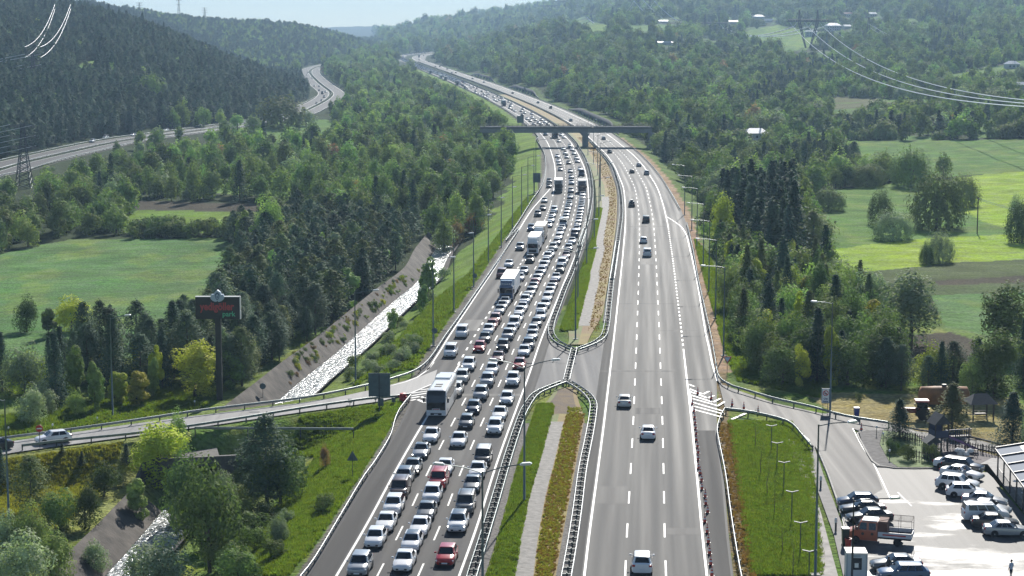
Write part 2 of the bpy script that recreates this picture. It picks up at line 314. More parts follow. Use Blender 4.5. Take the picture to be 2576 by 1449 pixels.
# ground: the sort of ground is stored per vertex, noise breaks it up
def ground_mat():
    m = bpy.data.materials.new('ground'); m.use_nodes = True; n = m.node_tree; L = n.links; b = n.nodes['Principled BSDF']; out = n.nodes['Material Output']
    at_ = n.nodes.new('ShaderNodeAttribute'); at_.attribute_name = 'cover'; geo = n.nodes.new('ShaderNodeNewGeometry')
    def noise(s, d=4): x = n.nodes.new('ShaderNodeTexNoise'); x.inputs['Scale'].default_value = s; x.inputs['Detail'].default_value = d; L.new(geo.outputs['Position'], x.inputs['Vector']); return x.outputs[0]
    def rng_(x, a, b_, lo=.3, hi=.7): q = n.nodes.new('ShaderNodeMapRange'); q.inputs[1].default_value = lo; q.inputs[2].default_value = hi; q.inputs[3].default_value = a; q.inputs[4].default_value = b_; L.new(x, q.inputs[0]); return q.outputs[0]
    hs = n.nodes.new('ShaderNodeHueSaturation'); L.new(at_.outputs['Color'], hs.inputs['Color'])
    mu = n.nodes.new('ShaderNodeMath'); mu.operation = 'MULTIPLY'; L.new(rng_(noise(.09, 5), .72, 1.25), mu.inputs[0]); L.new(rng_(noise(1.7, 5), .62, 1.35), mu.inputs[1]); mpz = n.nodes.new('ShaderNodeMapping'); mpz.inputs['Scale'].default_value = (.12, 1.1, 1); L.new(geo.outputs['Position'], mpz.inputs[0]); nz = n.nodes.new('ShaderNodeTexNoise'); nz.inputs['Scale'].default_value = 1.; nz.inputs['Detail'].default_value = 3; L.new(mpz.outputs[0], nz.inputs['Vector']); m2_ = n.nodes.new('ShaderNodeMath'); m2_.operation = 'MULTIPLY'; L.new(mu.outputs[0], m2_.inputs[0]); L.new(rng_(nz.outputs[0], .84, 1.16), m2_.inputs[1]); L.new(m2_.outputs[0], hs.inputs['Value'])
    L.new(rng_(noise(.035), .488, .515), hs.inputs['Hue']); L.new(rng_(noise(.3), .8, 1.12), hs.inputs['Saturation'])
    L.new(hs.outputs[0], b.inputs['Base Color']); b.inputs['Roughness'].default_value = .95; b.inputs['Specular IOR Level'].default_value = .05
    bp = n.nodes.new('ShaderNodeBump'); bp.inputs['Strength'].default_value = .8; bp.inputs['Distance'].default_value = .5; L.new(noise(2.2, 6), bp.inputs['Height']); L.new(bp.outputs[0], b.inputs['Normal'])
    return m
def asphalt(name, base, tracks=(), lane0=0., lane=3.6, seam=None, rough=.72, spec=.13):
    m = bpy.data.materials.new(name); m.use_nodes = True; n = m.node_tree; L = n.links; b = n.nodes['Principled BSDF']
    uv = n.nodes.new('ShaderNodeUVMap'); uv.uv_map = 'UVMap'; geo = n.nodes.new('ShaderNodeNewGeometry')
    sp = n.nodes.new('ShaderNodeSeparateXYZ'); L.new(uv.outputs[0], sp.inputs[0])
    def noise(s, d=4, vec=None): x = n.nodes.new('ShaderNodeTexNoise'); x.inputs['Scale'].default_value = s; x.inputs['Detail'].default_value = d; L.new(vec or geo.outputs['Position'], x.inputs['Vector']); return x.outputs[0]
    def rg(x, a, b_, lo=.3, hi=.7): q = n.nodes.new('ShaderNodeMapRange'); q.inputs[1].default_value = lo; q.inputs[2].default_value = hi; q.inputs[3].default_value = a; q.inputs[4].default_value = b_; L.new(x, q.inputs[0]); return q.outputs[0]
    def mth(op, a, b_=None):
        q = n.nodes.new('ShaderNodeMath'); q.operation = op
        for i, s in enumerate((a, b_)):
            if s is None: continue
            if isinstance(s, (int, float)): q.inputs[i].default_value = s
            else: L.new(s, q.inputs[i])
        return q.outputs[0]
    mp = n.nodes.new('ShaderNodeMapping'); mp.inputs['Scale'].default_value = (.9, .012, 1); L.new(uv.outputs[0], mp.inputs[0])
    v = mth('MULTIPLY', rg(noise(.03, 2), .96, 1.04), rg(noise(1, 5, mp.outputs[0]), .72, 1.28))
    v = mth('MULTIPLY', v, rg(noise(6., 3), .88, 1.12))
    if lane: # polished wheel paths, darker oil line in the middle of each lane
        c = mth('COSINE', mth('MULTIPLY', mth('SUBTRACT', sp.outputs[0], lane0), 2*math.pi*2/lane)); v = mth('MULTIPLY', v, mth('SUBTRACT', 1.03, mth('MULTIPLY', c, .17)))
    mx = n.nodes.new('ShaderNodeMix'); mx.data_type = 'RGBA'; mx.blend_type = 'MULTIPLY'; mx.inputs[0].default_value = 1; mx.inputs[6].default_value = (*base, 1)
    cb = n.nodes.new('ShaderNodeCombineColor'); [L.new(v, cb.inputs[i]) for i in range(3)]; L.new(cb.outputs[0], mx.inputs[7]); L.new(mx.outputs[2], b.inputs['Base Color'])
    rr_ = rg(noise(1, 4, mp.outputs[0]), rough-.06, rough+.09)
    if lane: rr_ = mth('ADD', rr_, mth('MULTIPLY', c, -.035))
    L.new(rr_, b.inputs['Roughness']); b.inputs['Specular IOR Level'].default_value = spec
    bp = n.nodes.new('ShaderNodeBump'); bp.inputs['Strength'].default_value = .25; bp.inputs['Distance'].default_value = .02; L.new(noise(30, 2), bp.inputs['Height']); L.new(bp.outputs[0], b.inputs['Normal'])
    return m
MG = ground_mat()
M_AL = asphalt('asphalt_dark', (.050,.049,.050), spec=.09); M_AR = asphalt('asphalt_grey', (.072,.071,.069), spec=.12); M_SH = asphalt('asphalt_shoulder', (.038,.037,.037), lane=0, rough=.8)
M_CR = asphalt('asphalt_crossing', (.085,.086,.09), lane=0); M_CON = asphalt('pale_concrete', (.25,.243,.235), lane=0, rough=.6)
M_PAINT = mat('road_paint', (.55,.55,.53), .55, var=.12, scale=3)
M_RAIL = mat('galvanised_steel', (.22,.25,.25), .45, .6, var=.2, scale=2); M_RAILB = mat('bright_steel', (.45,.46,.45), .4, .5, var=.12, scale=2)
M_POST = mat('dark_steel', (.055,.07,.07), .5, .4); M_POLE = mat('grey_pole', (.13,.17,.175), .5, .3); M_BLACK = mat('black_paint', (.012,.012,.014), .5)
M_CONC = mat('weathered_concrete', (.25,.235,.215), .85, var=.25, scale=.8, bump=.4, bscale=3.); M_CONCD = mat('dark_concrete', (.105,.098,.092), .9, var=.35, scale=.6, bump=.5, bscale=3.)
# ---------------------------------------------------------------- the land
# picture-space outlines of the ground cover (where each patch really lies on the ground is found by projecting the ground point)
FOREST=(.034,.052,.017); MEADOW=(.10,.19,.034); LUSH=(.15,.24,.03); DRY=(.30,.25,.10); BROWN=(.19,.115,.05); SOIL=(.070,.060,.042); CROP=(.10,.19,.055); BRIGHT=(.25,.36,.03); CROPY=(.13,.165,.035)
COVER = [
 ([(0,640),(60,625),(170,603),(560,598),(620,640),(560,760),(430,900),(60,905),(0,920),(-300,930),(-300,640)], CROP),
 ([(290,560),(345,528),(640,532),(785,535),(800,565),(640,592),(420,584),(320,585)], LUSH),
 ([(335,505),(640,512),(790,517),(790,536),(640,533),(345,529)], SOIL),
 ([(480,458),(735,462),(740,496),(490,484)], MEADOW),
 ([(1050,282),(1140,276),(1180,312),(1050,304)], LUSH),
 ([(2330,455),(2640,425),(2640,592),(2080,628),(2010,520),(2060,480)], MEADOW),
 ([(2400,448),(2640,420),(2640,590),(2560,580),(2480,560),(2400,520)], BRIGHT),
 ([(2090,628),(2300,602),(2640,582),(2640,650),(2400,660),(2140,690),(2100,655)], BRIGHT),
 ([(2130,690),(2400,660),(2640,650),(2640,738),(2370,742),(2200,760)], (.085,.115,.04)),
 ([(2350,706),(2640,690),(2640,708),(2360,718)], SOIL),
 ([(2340,742),(2640,735),(2640,800),(2470,900),(2390,850)], CROP),
 ([(2200,850),(2390,835),(2500,870),(2560,900),(2400,915),(2240,905)], SOIL),
 ([(2060,355),(2640,350),(2640,425),(2330,450),(2200,430)], MEADOW),
 ([(1380,52),(1470,50),(1560,68),(1560,82),(1400,78)], LUSH),
 ([(2080,245),(2330,250),(2350,285),(2100,300)], (.12,.13,.06)),
 ([(190,165),(235,150),(262,175),(235,205),(180,210)], MEADOW),
 ([(500,320),(820,300),(900,330),(760,380),(560,370)], MEADOW),
 ([(1850,84),(1960,62),(2060,84),(2110,104),(1990,128),(1880,112)], LUSH), ([(2330,196),(2600,150),(2600,180),(2400,216)], MEADOW), ([(1560,66),(1700,62),(1740,84),(1600,96)], MEADOW), ([(2120,60),(2300,44),(2330,62),(2150,84)], MEADOW), ([(1900,335),(2080,330),(2100,352),(1930,362)], MEADOW)]
gl = np.concatenate([np.arange(60, 118, 6.), np.exp(np.arange(math.log(118), math.log(520), .0045)), np.exp(np.arange(math.log(520), math.log(3800), .0078)), np.exp(np.arange(math.log(3800), math.log(9000), .03))])
gx = np.concatenate([np.arange(-2600, -260, 60.), np.arange(-260, 2860, 7.), np.arange(2860, 5400, 60.)])
YY, AA = np.meshgrid(gl, gx, indexing='ij'); XX = (AA-CX)/F*YY
ZZ = land(XX, YY)
tl = XLe(YY)-XX; tr = XX-XRe(YY)
px, py, _ = proj(XX, YY, ZZ)
cov = np.empty(XX.shape+(4,)); cov[..., 3] = 1; cov[..., :3] = FOREST
near = YY < 330; np_ = smooth(-.3, .6, wob(XX, YY, 17, 81)+wob(XX, YY, 5, 82)*.6)[..., None]; nearc = np.array((.095,.16,.028))*(1-np_)+np.array((.185,.215,.045))*np_
cov[..., :3] = np.where(near[..., None], nearc, cov[..., :3])
for poly, c in COVER:
    j = wob(XX, YY, 14, 9)*4; m = inpoly(px+j, py+j*.3, poly); cov[m, :3] = c
mm_ = (np.abs(cov[..., 0]-CROP[0]) < 1e-4) & (np.abs(cov[..., 1]-CROP[1]) < 1e-4); mx_ = (smooth(.0, .5, wob(XX, YY*.5, 22, 71)+wob(XX, YY*.4, 7, 72)*.5)*.42)[..., None]; cov[..., :3] = np.where(mm_[..., None], cov[..., :3]*(1-mx_)+np.array((.20,.255,.05))*mx_, cov[..., :3])
_cl = wob(XX, YY, 70, 21)+wob(XX, YY, 31, 22)*.6     # clearings on the far right hillside
m = (tr > 20) & (YY > 750) & (_cl > .18); cov[m, :3] = MEADOW
# verges
wv = 12+wob(XX, YY, 30, 11)*3
m = (tl > 0) & (tl < wv) & (YY < 2400) & (YY > 300); cov[m, :3] = LUSH
m = (tr > 0) & (tr < 8) & (YY > 262) & (YY < 2400); cov[m, :3] = (.11,.17,.035)
m = (tr > -.6) & (tr < 2.2+wob(XX, YY, 9, 12)*.6) & (YY > 262) & (YY < 900); cov[m, :3] = (.36,.25,.16)
m = (tl > -.3) & (tl < .9) & (YY < 1200); cov[m, :3] = (.16,.15,.13)
m = (XX > XRe(YY)) & (tr < 1.6) & (YY < 262); cov[m, :3] = (.20,.15,.08)
q1 = inpoly(px, py, [(-50,1130),(480,1085),(340,1300),(-50,1420)]); cov[q1, :3] = (.20,.22,.06)
cov[inpoly(px, py, [(40,1010),(470,960),(930,930),(930,1000),(430,1060),(0,1110),(-60,1060)]), :3] = (.15,.20,.04)
cov[inpoly(px, py, [(2020,985),(2560,1000),(2576,1180),(2240,1075),(2100,1045)]), :3] = DRY
n0, n1 = XX.shape
idx = np.arange(n0*n1).reshape(n0, n1); FQ = np.stack([idx[:-1, :-1], idx[:-1, 1:], idx[1:, 1:], idx[1:, :-1]], -1).reshape(-1, 4)
o = link(bpy.data.objects.new('hills', npmesh('hills', np.stack([XX, YY, ZZ], -1).reshape(-1, 3), FQ, MG, attrs={'cover': cov.reshape(-1, 4)})))
tag(o, kind='structure')
b = MB(); b.quad((-5400,-500,-14),(5400,-500,-14),(5400,9400,-14),(-5400,9400,-14)); tag(b.build('ground', mat('far_ground', (.05,.06,.03), .9)), kind='structure')

# ---------------------------------------------------------------- strips laid along the roads
def ystep(y0, y1):
    y = [y0]
    while y[-1] < y1: y.append(min(y1, y[-1]+max(2.5, y[-1]*.009)))
    return np.array(y)
def strip(fa, fb, y0, y1, z, ref=None, nx=1, ys=None):
    Y = ys if ys is not None else ystep(y0, y1); n = len(Y); A = fa(Y); B = fb(Y); V = []; UV = []
    for k in range(nx+1):
        t = k/nx; x = A*(1-t)+B*t; V.append(np.stack([x, Y, zb(Y)+z], -1)); u = (x-(ref or fa)(Y))/np.sqrt(1+slope(ref or fa, Y)**2); UV.append(np.stack([u, Y], -1))
    V = np.stack(V, 1); UV = np.stack(UV, 1); i = np.arange(n*(nx+1)).reshape(n, nx+1)
    return V.reshape(-1, 3), UV.reshape(-1, 2), np.stack([i[:-1, :-1], i[:-1, 1:], i[1:, 1:], i[1:, :-1]], -1).reshape(-1, 4)
def strips(name, parts, m, kind='structure'):
    V = []; U = []; Fc = []; n = 0
    for v, u, f in parts: V.append(v); U.append(u); Fc.append(f+n); n += len(v)
    o = link(bpy.data.objects.new(name, npmesh(name, np.concatenate(V), np.concatenate(Fc), m, uv=np.concatenate(U), smooth=False)))
    return tag(o, kind=kind) if kind else o
YF = 3300.
XNi = lambda Y: off(XLi, 1.5)(Y); XMi = lambda Y: off(XRi, -1.5)(Y)
strips('motorway_left', [strip(XLe, XNi, 90, YF, 0., XLi, 4)], M_AL)
strips('motorway_right', [strip(XMi, XRe, 90, YF, 0., XRi, 4)], M_AR)
# darker shoulders
sh = [strip(off(XRi, -1.45), off(XRi, -.25), 90, 900, .004)]
sh += [strip(off(XRi, 11.15), lambda Y: XRe(Y)-.25, 90, 222, .004), strip(lambda Y: XLe(Y)+.3, off(XLi, -11.1), 90, 243, .004), strip(off(XLi, .2), off(XLi, 1.45), 90, 900, .004)]
strips('hard_shoulder', sh, M_SH)
def polyline_strip(pts, w, z, offs=0., step=3., sm=1, close=False):
    c = curve(pts, step, sm); d = np.gradient(c[:, :2], axis=0); d /= np.linalg.norm(d, axis=1)[:, None]; nrm = np.stack([d[:, 1], -d[:, 0]], -1)
    A = c[:, :2]+nrm*(offs-w/2); B = c[:, :2]+nrm*(offs+w/2); n = len(c); V = np.empty((n, 2, 3)); V[:, 0, :2] = A; V[:, 1, :2] = B; V[..., 2] = zb(c[:, 1])[:, None]+z if np.isscalar(z) else z[:, None]
    s = np.insert(np.cumsum(np.linalg.norm(np.diff(c[:, :2], axis=0), axis=1)), 0, 0); UV = np.stack([np.stack([np.zeros(n)-w/2+offs, s], -1), np.stack([np.zeros(n)+w/2+offs, s], -1)], 1)
    i = np.arange(2*n).reshape(n, 2); return V.reshape(-1, 3), UV.reshape(-1, 2), np.stack([i[:-1, 0], i[:-1, 1], i[1:, 1], i[1:, 0]], -1)
def dashes(f, y0, y1, L=5.2, T=13.1, w=.17, z=.012, fd=None):
    out = []; y = y0
    while y < y1:
        out.append(strip(off(f, -w/2*max(1, y/1100)), off(f, w/2*max(1, y/1100)), 0, 0, z, ys=np.linspace(y, y+L, 3))); y += T
    return out
lm = []
for f, d in ((XLi, 0), (XRi, 0), (XRi, W3)):
    wd = .12
    y0, y1 = 90, YF
    if d == W3: lm.append(strip(off(f, d-.105), off(f, d+.105), 90, 282, .012)); y0 = 462
    lm.append(strip(off(f, d-.105), off(f, d+.105), y0, 900, .012)); lm.append(strip(off(f, d-.17), off(f, d+.17), 900, y1, .012))
lm.append(strip(off(XLi, -W3-.12), off(XLi, -W3+.12), 90, 256, .012)); lm.append(strip(off(XLi, -W3-.12), off(XLi, -W3+.12), 562, YF, .012))
for d in (-3.6, -7.2): lm += dashes(off(XLi, d), 106.5, 2200)
for d in (3.6, 7.2): lm += dashes(off(XRi, d), 107.5, 2200)
lm += dashes(off(XRi, W3), 285, 462, 2., 4.4, .26); lm += dashes(off(XLi, -W3), 268, 545, 2.6, 6.4, .26)
# lines bounding the merging lanes
l1 = trace([('R5',375,1160),('R5',480,1000),('R5',560,870),('R5',700,660),('R5',820,480),('R5',940,300),('R5',1060,100),('R5',1130,0),('R6',300,1040),('R6',395,890),('R6',480,790),('R6',560,700)])
l1b = trace([('T7',925,570),('T7',1200,510),('T7',1440,420),('T7',1600,290),('T7',1730,130)])
l2 = trace([('R6',1505,940),('R6',1560,975),('R6',1620,1022),('R6',1660,1085),('R6',1685,1180),('R6',1745,1449),('R2',1163,0),('R2',1185,100),('R2',1205,200),('R2',1235,300)])
for l in (l1, l1b, l2): lm.append(polyline_strip(l, .24, .013))
# hatched noses
def hatch(quads):
    out = []
    for a, b_, w_ in quads: out.append(polyline_strip([GR(*a), (GR(*a)+GR(*b_))/2, GR(*b_)], w_, .014, step=20, sm=0))
    return out
lm += hatch([(('T7',1290,715),('T7',1690,545),.25),(('T7',1290,770),('T7',1600,715),.45),(('T7',1300,720),('T7',1650,670),.4),(('T7',1480,655),('T7',1690,625),.4),(('T7',1290,812),('T7',1480,778),.5),(('T7',1480,778),('T7',1560,812),.5),(('T7',1290,855),('T7',1410,832),.5),(('T7',1410,832),('T7',1560,900),.5),
 (('R5',560,1235),('R5',640,1105),.25),(('R5',470,1262),('R5',600,1170),.25)])
lm += hatch([(('R2',1068,345),('R2',1150,378),.36),(('R2',1072,362),('R2',1178,400),.36),(('R2',1078,382),('R2',1208,425),.36),(('R2',1082,402),('R2',1235,445),.36),(('R2',1088,425),('R2',1270,478),.36),(('R2',1092,447),('R2',1275,495),.36),(('R2',1096,468),('R2',1260,512),.36),(('R2',1068,320),('R2',1098,332),.34),
 (('R2',1150,378),('R2',1185,360),.34),(('R2',1178,400),('R2',1215,385),.34),(('R2',1208,425),('R2',1252,403),.34),(('R2',1235,448),('R2',1275,422),.34),(('R2',1068,345),('R2',1092,490),.2),
 (('R2',1320,525),('R2',1400,490),.4)])
for a in ([('R3',525,610),('R3',590,760),('R3',640,900),('R3',700,1080),('R3',770,1300)],[('R3',765,480),('R3',830,610),('R3',895,700),('R3',960,830),('R3',1010,940)],[('R3',380,470),('R3',440,520),('R3',480,560)],[('R3',1060,900),('R3',1150,990)]): lm.append(polyline_strip(trace(a), .12, .024))
strips('road_marking', lm, M_PAINT)
pt = []
for (f_, d0, d1, a, b_) in ((XRi,-1.4,9.3,262.5,263.1),(XRi,.2,3.4,186,193.5),(XRi,3.8,7.0,232,236),(XRi,7.4,10.6,174,176.5),(XRi,.1,10.6,331,331.6),(XRi,3.7,7.1,390,402),(XRi,7.3,13.5,300,300.4),(XLi,-10.6,-.2,244,245.6),(XLi,-7.1,-3.8,205,212),(XLi,-3.5,-.2,318,330),(XLi,-10.7,-7.3,352,360),(XLi,-14,-11,300,312),(XRi,-.8,10.8,470,471),(XRi,.2,3.5,560,580),(XLi,-10.7,-.1,430,431.2)): pt.append(strip(off(f_, d0), off(f_, d1), 0, 0, .006, ys=np.linspace(a, b_, 4)))
strips('road_patch', pt[::2], asphalt('fresh_patch', (.036,.036,.038), lane=0)); strips('road_patch', pt[1::2], asphalt('old_patch', (.085,.083,.08), lane=0))
# flat paved areas outlined from above
def paved(name, pts, z, m, kind='structure', thick=0.):
    me = bpy.data.meshes.new(name); bm = bmesh.new(); vs_ = [bm.verts.new((p[0], p[1], float(zb(p[1]))+z)) for p in pts]; f = bm.faces.new(vs_)
    if f.normal.z < 0: f.normal_flip()
    bmesh.ops.triangulate(bm, faces=[f])
    uvl = bm.loops.layers.uv.new('UVMap')
    for f in bm.faces:
        for l in f.loops: l[uvl].uv = (l.vert.co.x, l.vert.co.y)
    if thick:
        r = bmesh.ops.extrude_face_region(bm, geom=bm.faces[:]); 
        for v in [g for g in r['geom'] if isinstance(g, bmesh.types.BMVert)]: v.co.z += thick
        bmesh.ops.recalc_face_normals(bm, faces=bm.faces)
    bm.to_mesh(me); bm.free(); me.materials.append(m); o = link(bpy.data.objects.new(name, me)); return tag(o, kind=kind) if kind else o
paved('median_crossing', trace([('R2',345,300),('R2',230,335),('R2',160,375),('R2',130,470),('R2',160,240),('R2',235,0),('R2',250,60),('R2',375,125),('R2',400,130),('R2',560,40),('R2',590,0),('R2',570,200),('R2',545,420),('R2',500,400),('R2',440,335)]), -.03, M_CR)
rp = curve(RAMP_UP, 4, 1); rl_ = curve(RAMP_LO, 4, 1)
paved('slip_road_left', [p for p in rp]+[GP(1100,930)]+[GP(1090,965)]+[p for p in rl_[::-1]], .006, M_CON)
M_SLIP = asphalt('slip_asphalt', (.125,.119,.112), lane=0, rough=.7)
paved('slip_road_right', trace([('R2',1225,240),('R2',1262,320),('R3',40,240),('R3',250,312),('R3',560,380),('R3',640,388),('R3',770,412),('R3',1000,447),('R3',1200,500),('R3',1200,545),('R3',1000,500),('R3',800,492),('R3',765,480),('R3',830,590),('R3',900,720),('R3',960,880),('R3',690,1040),('R3',640,905),('R3',590,770),('R3',522,610),('R3',440,525),('R3',383,463),('R3',330,430),('R3',200,395),('R3',60,367),('R2',1283,467),('R2',1275,440)]), .008, M_SLIP)
paved('service_road', trace([('R3',1200,500),('R3',1480,528),('R3',1760,600),('R3',1980,660),('R3',1980,760),('R3',1735,640),('R3',1480,590),('R3',1200,545)]), .008, M_SLIP)
def carpark_mat():
    m = asphalt('wet_asphalt', (.095,.091,.087), lane=0, rough=.74); n = m.node_tree; L = n.links; b = n.nodes['Principled BSDF']; geo = n.nodes['Geometry'] if 'Geometry' in n.nodes else n.nodes.new('ShaderNodeNewGeometry')
    mp = n.nodes.new('ShaderNodeMapping'); mp.inputs['Rotation'].default_value = (0, 0, R(35)); mp.inputs['Scale'].default_value = (.32, .9, 1); L.new(geo.outputs['Position'], mp.inputs[0])
    a = n.nodes.new('ShaderNodeTexNoise'); a.inputs['Scale'].default_value = .28; a.inputs['Detail'].default_value = 7; a.inputs['Roughness'].default_value = .62; L.new(mp.outputs[0], a.inputs['Vector'])
    sx = n.nodes.new('ShaderNodeSeparateXYZ'); L.new(geo.outputs['Position'], sx.inputs[0]); g = n.nodes.new('ShaderNodeMapRange'); g.inputs[1].default_value = 196; g.inputs[2].default_value = 168; g.inputs[1].default_value = 205; g.inputs[2].default_value = 158; g.inputs[3].default_value = -.26; g.inputs[4].default_value = .0; L.new(sx.outputs[1], g.inputs[0])
    s = n.nodes.new('ShaderNodeMath'); s.operation = 'ADD'; L.new(a.outputs[0], s.inputs[0]); L.new(g.outputs[0], s.inputs[1])
    w_ = n.nodes.new('ShaderNodeMapRange'); w_.inputs[1].default_value = .41; w_.inputs[2].default_value = .63; L.new(s.outputs[0], w_.inputs[0])
    r = n.nodes.new('ShaderNodeMapRange'); r.inputs[3].default_value = .62; r.inputs[4].default_value = .36; L.new(w_.outputs[0], r.inputs[0]); L.new(r.outputs[0], b.inputs['Roughness'])
    sp_ = n.nodes.new('ShaderNodeMapRange'); sp_.inputs[3].default_value = .14; sp_.inputs[4].default_value = .34; L.new(w_.outputs[0], sp_.inputs[0]); L.new(sp_.outputs[0], b.inputs['Specular IOR Level'])
    nb = n.nodes.new('ShaderNodeTexNoise'); nb.inputs['Scale'].default_value = 2.5; nb.inputs['Detail'].default_value = 5; L.new(geo.outputs['Position'], nb.inputs['Vector'])
    bp = n.nodes.new('ShaderNodeBump'); bp.inputs['Strength'].default_value = .35; bp.inputs['Distance'].default_value = .06; L.new(nb.outputs[0], bp.inputs['Height']); L.new(bp.outputs[0], b.inputs['Normal'])
    return m
paved('car_park', trace([('R3',903,728),('R3',1300,745),('R3',1660,770),('R3',1760,900),('R3',2200,1400),('R3',2200,1640),('R3',760,1640),('R3',740,1300),('R3',700,1110),('R3',690,1040),('R3',960,880)]), .016, carpark_mat())
M_KERB = mat('kerb_stone', (.30,.285,.26), .8, var=.3, scale=2)
paved('pavement', trace([('R3',800,492),('R3',960,500),('R3',940,590),('R3',1000,700),('R3',1060,740),('R3',925,735),('R3',880,690),('R3',830,590)]), 0., mat('gravel_path', (.085,.08,.078), .9, var=.5, scale=1.5), thick=.13)
paved('lawn', trace([('R3',962,500),('R3',1160,520),('R3',1330,640),('R3',1300,742),('R3',1062,740),('R3',1002,700),('R3',942,590)]), 0., mat('lawn_grass', (.10,.15,.035), .9, var=.4, scale=1.5, bump=.6, bscale=4), thick=.14)
paved('playground_floor', trace([('R3',1180,530),('R3',1480,600),('R3',1780,690),('R3',1640,718),('R3',1300,742),('R3',1335,640)]), 0., mat('play_floor', (.075,.06,.065), .85, var=.3, scale=1), thick=.145)
paved('footpath', trace([('R3',1600,722),('R3',1650,722),('R3',1780,890),('R3',2100,1290),('R3',2300,1290),('R3',1960,880),('R3',1800,690),('R3',1680,680)]), 0., mat('paving_blocks', (.24,.23,.22), .8, var=.2, scale=1.2), thick=.15)
paved('garden_path', trace([('R3',335,545),('R3',400,570),('R3',450,700),('R3',500,860),('R3',560,1050),('R3',610,1240),('R3',720,1640),('R3',560,1640),('R3',540,1180),('R3',500,1000),('R3',440,830),('R3',380,680)]), .02, mat('old_slabs', (.27,.25,.23), .85, var=.35, scale=.7))
paved('garden_walk', trace([('R3',445,600),('R3',512,600),('R3',570,780),('R3',640,960),('R3',700,1130),('R3',765,1340),('R3',830,1640),('R3',745,1640),('R3',640,1180),('R3',560,960),('R3',500,800)]), .03, mat('dark_slabs', (.10,.095,.092), .8, var=.3, scale=.8))
# kerbs, median
def kerb(name, l, w_=.22, h=.14, m=None):
    v, u, f = polyline_strip(l, w_, h, step=2); n = len(v); v2 = v.copy(); v2[:, 2] -= h+.05
    i = np.arange(0, n-2, 2); side = np.concatenate([np.stack([i, i+n, i+n+2, i+2], -1), np.stack([i+1, i+3, i+n+3, i+n+1], -1)])
    o = link(bpy.data.objects.new(name, npmesh(name, np.concatenate([v, v2]), np.concatenate([f, side]), m or M_KERB, smooth=False))); return tag(o, kind='structure')
kerb('kerb', trace([('R3',1000,497),('R3',795,490),('R3',825,580),('R3',890,695),('R3',925,738),('R3',1300,746),('R3',1640,722)]))
kerb('kerb', trace([('R3',1650,724),('R3',1790,895),('R3',2110,1300)]))
kerb('kerb', trace([('R3',524,600),('R3',590,750),('R3',640,890),('R3',710,1090),('R3',765,1290),('R3',850,1640)]))
kerb('kerb', trace([('R3',640,385),('R3',800,408),('R3',1000,443),('R3',1200,495),('R3',1480,524),('R3',1700,575),('R3',1900,640)]), m=M_CONCD)
lo = lambda f, g, t: (lambda Y: f(Y)*(1-t)+g(Y)*t)
GRM = mat('median_grass', (.11,.17,.028), .9, var=.55, scale=.16, bump=.8, bscale=3, col2=(.17,.13,.05)); BRM = mat('dry_weeds', (.19,.105,.045), .9, var=.5, scale=.14, bump=.9, bscale=3, col2=(.24,.20,.04))
nf = off(XLi, 1.45); mf = off(XRi, -1.45)
def ditchc(Y): # centre of the paved ditch between the carriageways
    return DIT(Y)
_dt = trace([('R1',1820,1449),('R1',1860,1150),('R1',1920,850),('R1',1990,600),('R1',2055,340),('R5',1650,780),('R5',1690,600),('R5',1740,400),('R5',1790,150),('R6',905,1400),('R6',945,1150),('R6',985,950),('R6',1005,840)])
DIT = fn_of_Y(_dt+[np.array([(float(nf(y))+float(mf(y)))/2-.3, y, 0]) for y in (600,800,1000,1500,2000,3000)], 3.)
for (a, b_) in ((90, 250), (286, 1500)):
    tip = a == 286
    g0, g1 = (.9, .9)
    def L_(Y, a=a, b_=b_):
        e = smooth(b_-26, b_, Y) if b_ < 300 else smooth(a+38, a, Y); return nf(Y)+.9+(DIT(Y)-1.0-nf(Y)-.9)*e*.8
    def R_(Y, a=a, b_=b_):
        e = smooth(b_-26, b_, Y) if b_ < 300 else smooth(a+38, a, Y); return mf(Y)-.9+(DIT(Y)+1.0-mf(Y)+.9)*e*.8
    strips('median_grass', [strip(L_, DIT, a, b_, .05, nx=3)], GRM); strips('median_weeds', [strip(DIT, R_, a, b_, .05, nx=3)], BRM)
strips('median_soil', [strip(lambda Y: nf(Y)+1.2+(DIT(Y)-nf(Y)-2.2)*smooth(220,250,Y), lambda Y: mf(Y)-1.2+(DIT(Y)-mf(Y)+2.2)*smooth(220,250,Y), 232, 249, .058, nx=2)], mat('median_soil', (.10,.075,.06), .95, var=.6, scale=.5, bump=1, bscale=5, col2=(.17,.12,.06)))
strips('median_ditch', [strip(lambda Y: DIT(Y)-.8, lambda Y: DIT(Y)+.8, 90, 227, .062, nx=2), strip(lambda Y: DIT(Y)-1.1, lambda Y: DIT(Y)+1.1, 305, 560, .062, nx=2)], mat('ditch_concrete', (.19,.178,.16), .85, var=.3, scale=1.4, bump=.6, bscale=3))
strips('gravel_edge', [strip(off(XLi, 1.4), off(XLi, 2.3), 90, 226, .06), strip(off(XRi, -2.5), off(XRi, -1.45), 90, 226, .06), strip(off(XRi, -2.2), off(XRi, -1.45), 310, 700, .06)], mat('gravel', (.14,.13,.12), .95, var=.5, scale=3, bump=1, bscale=8))
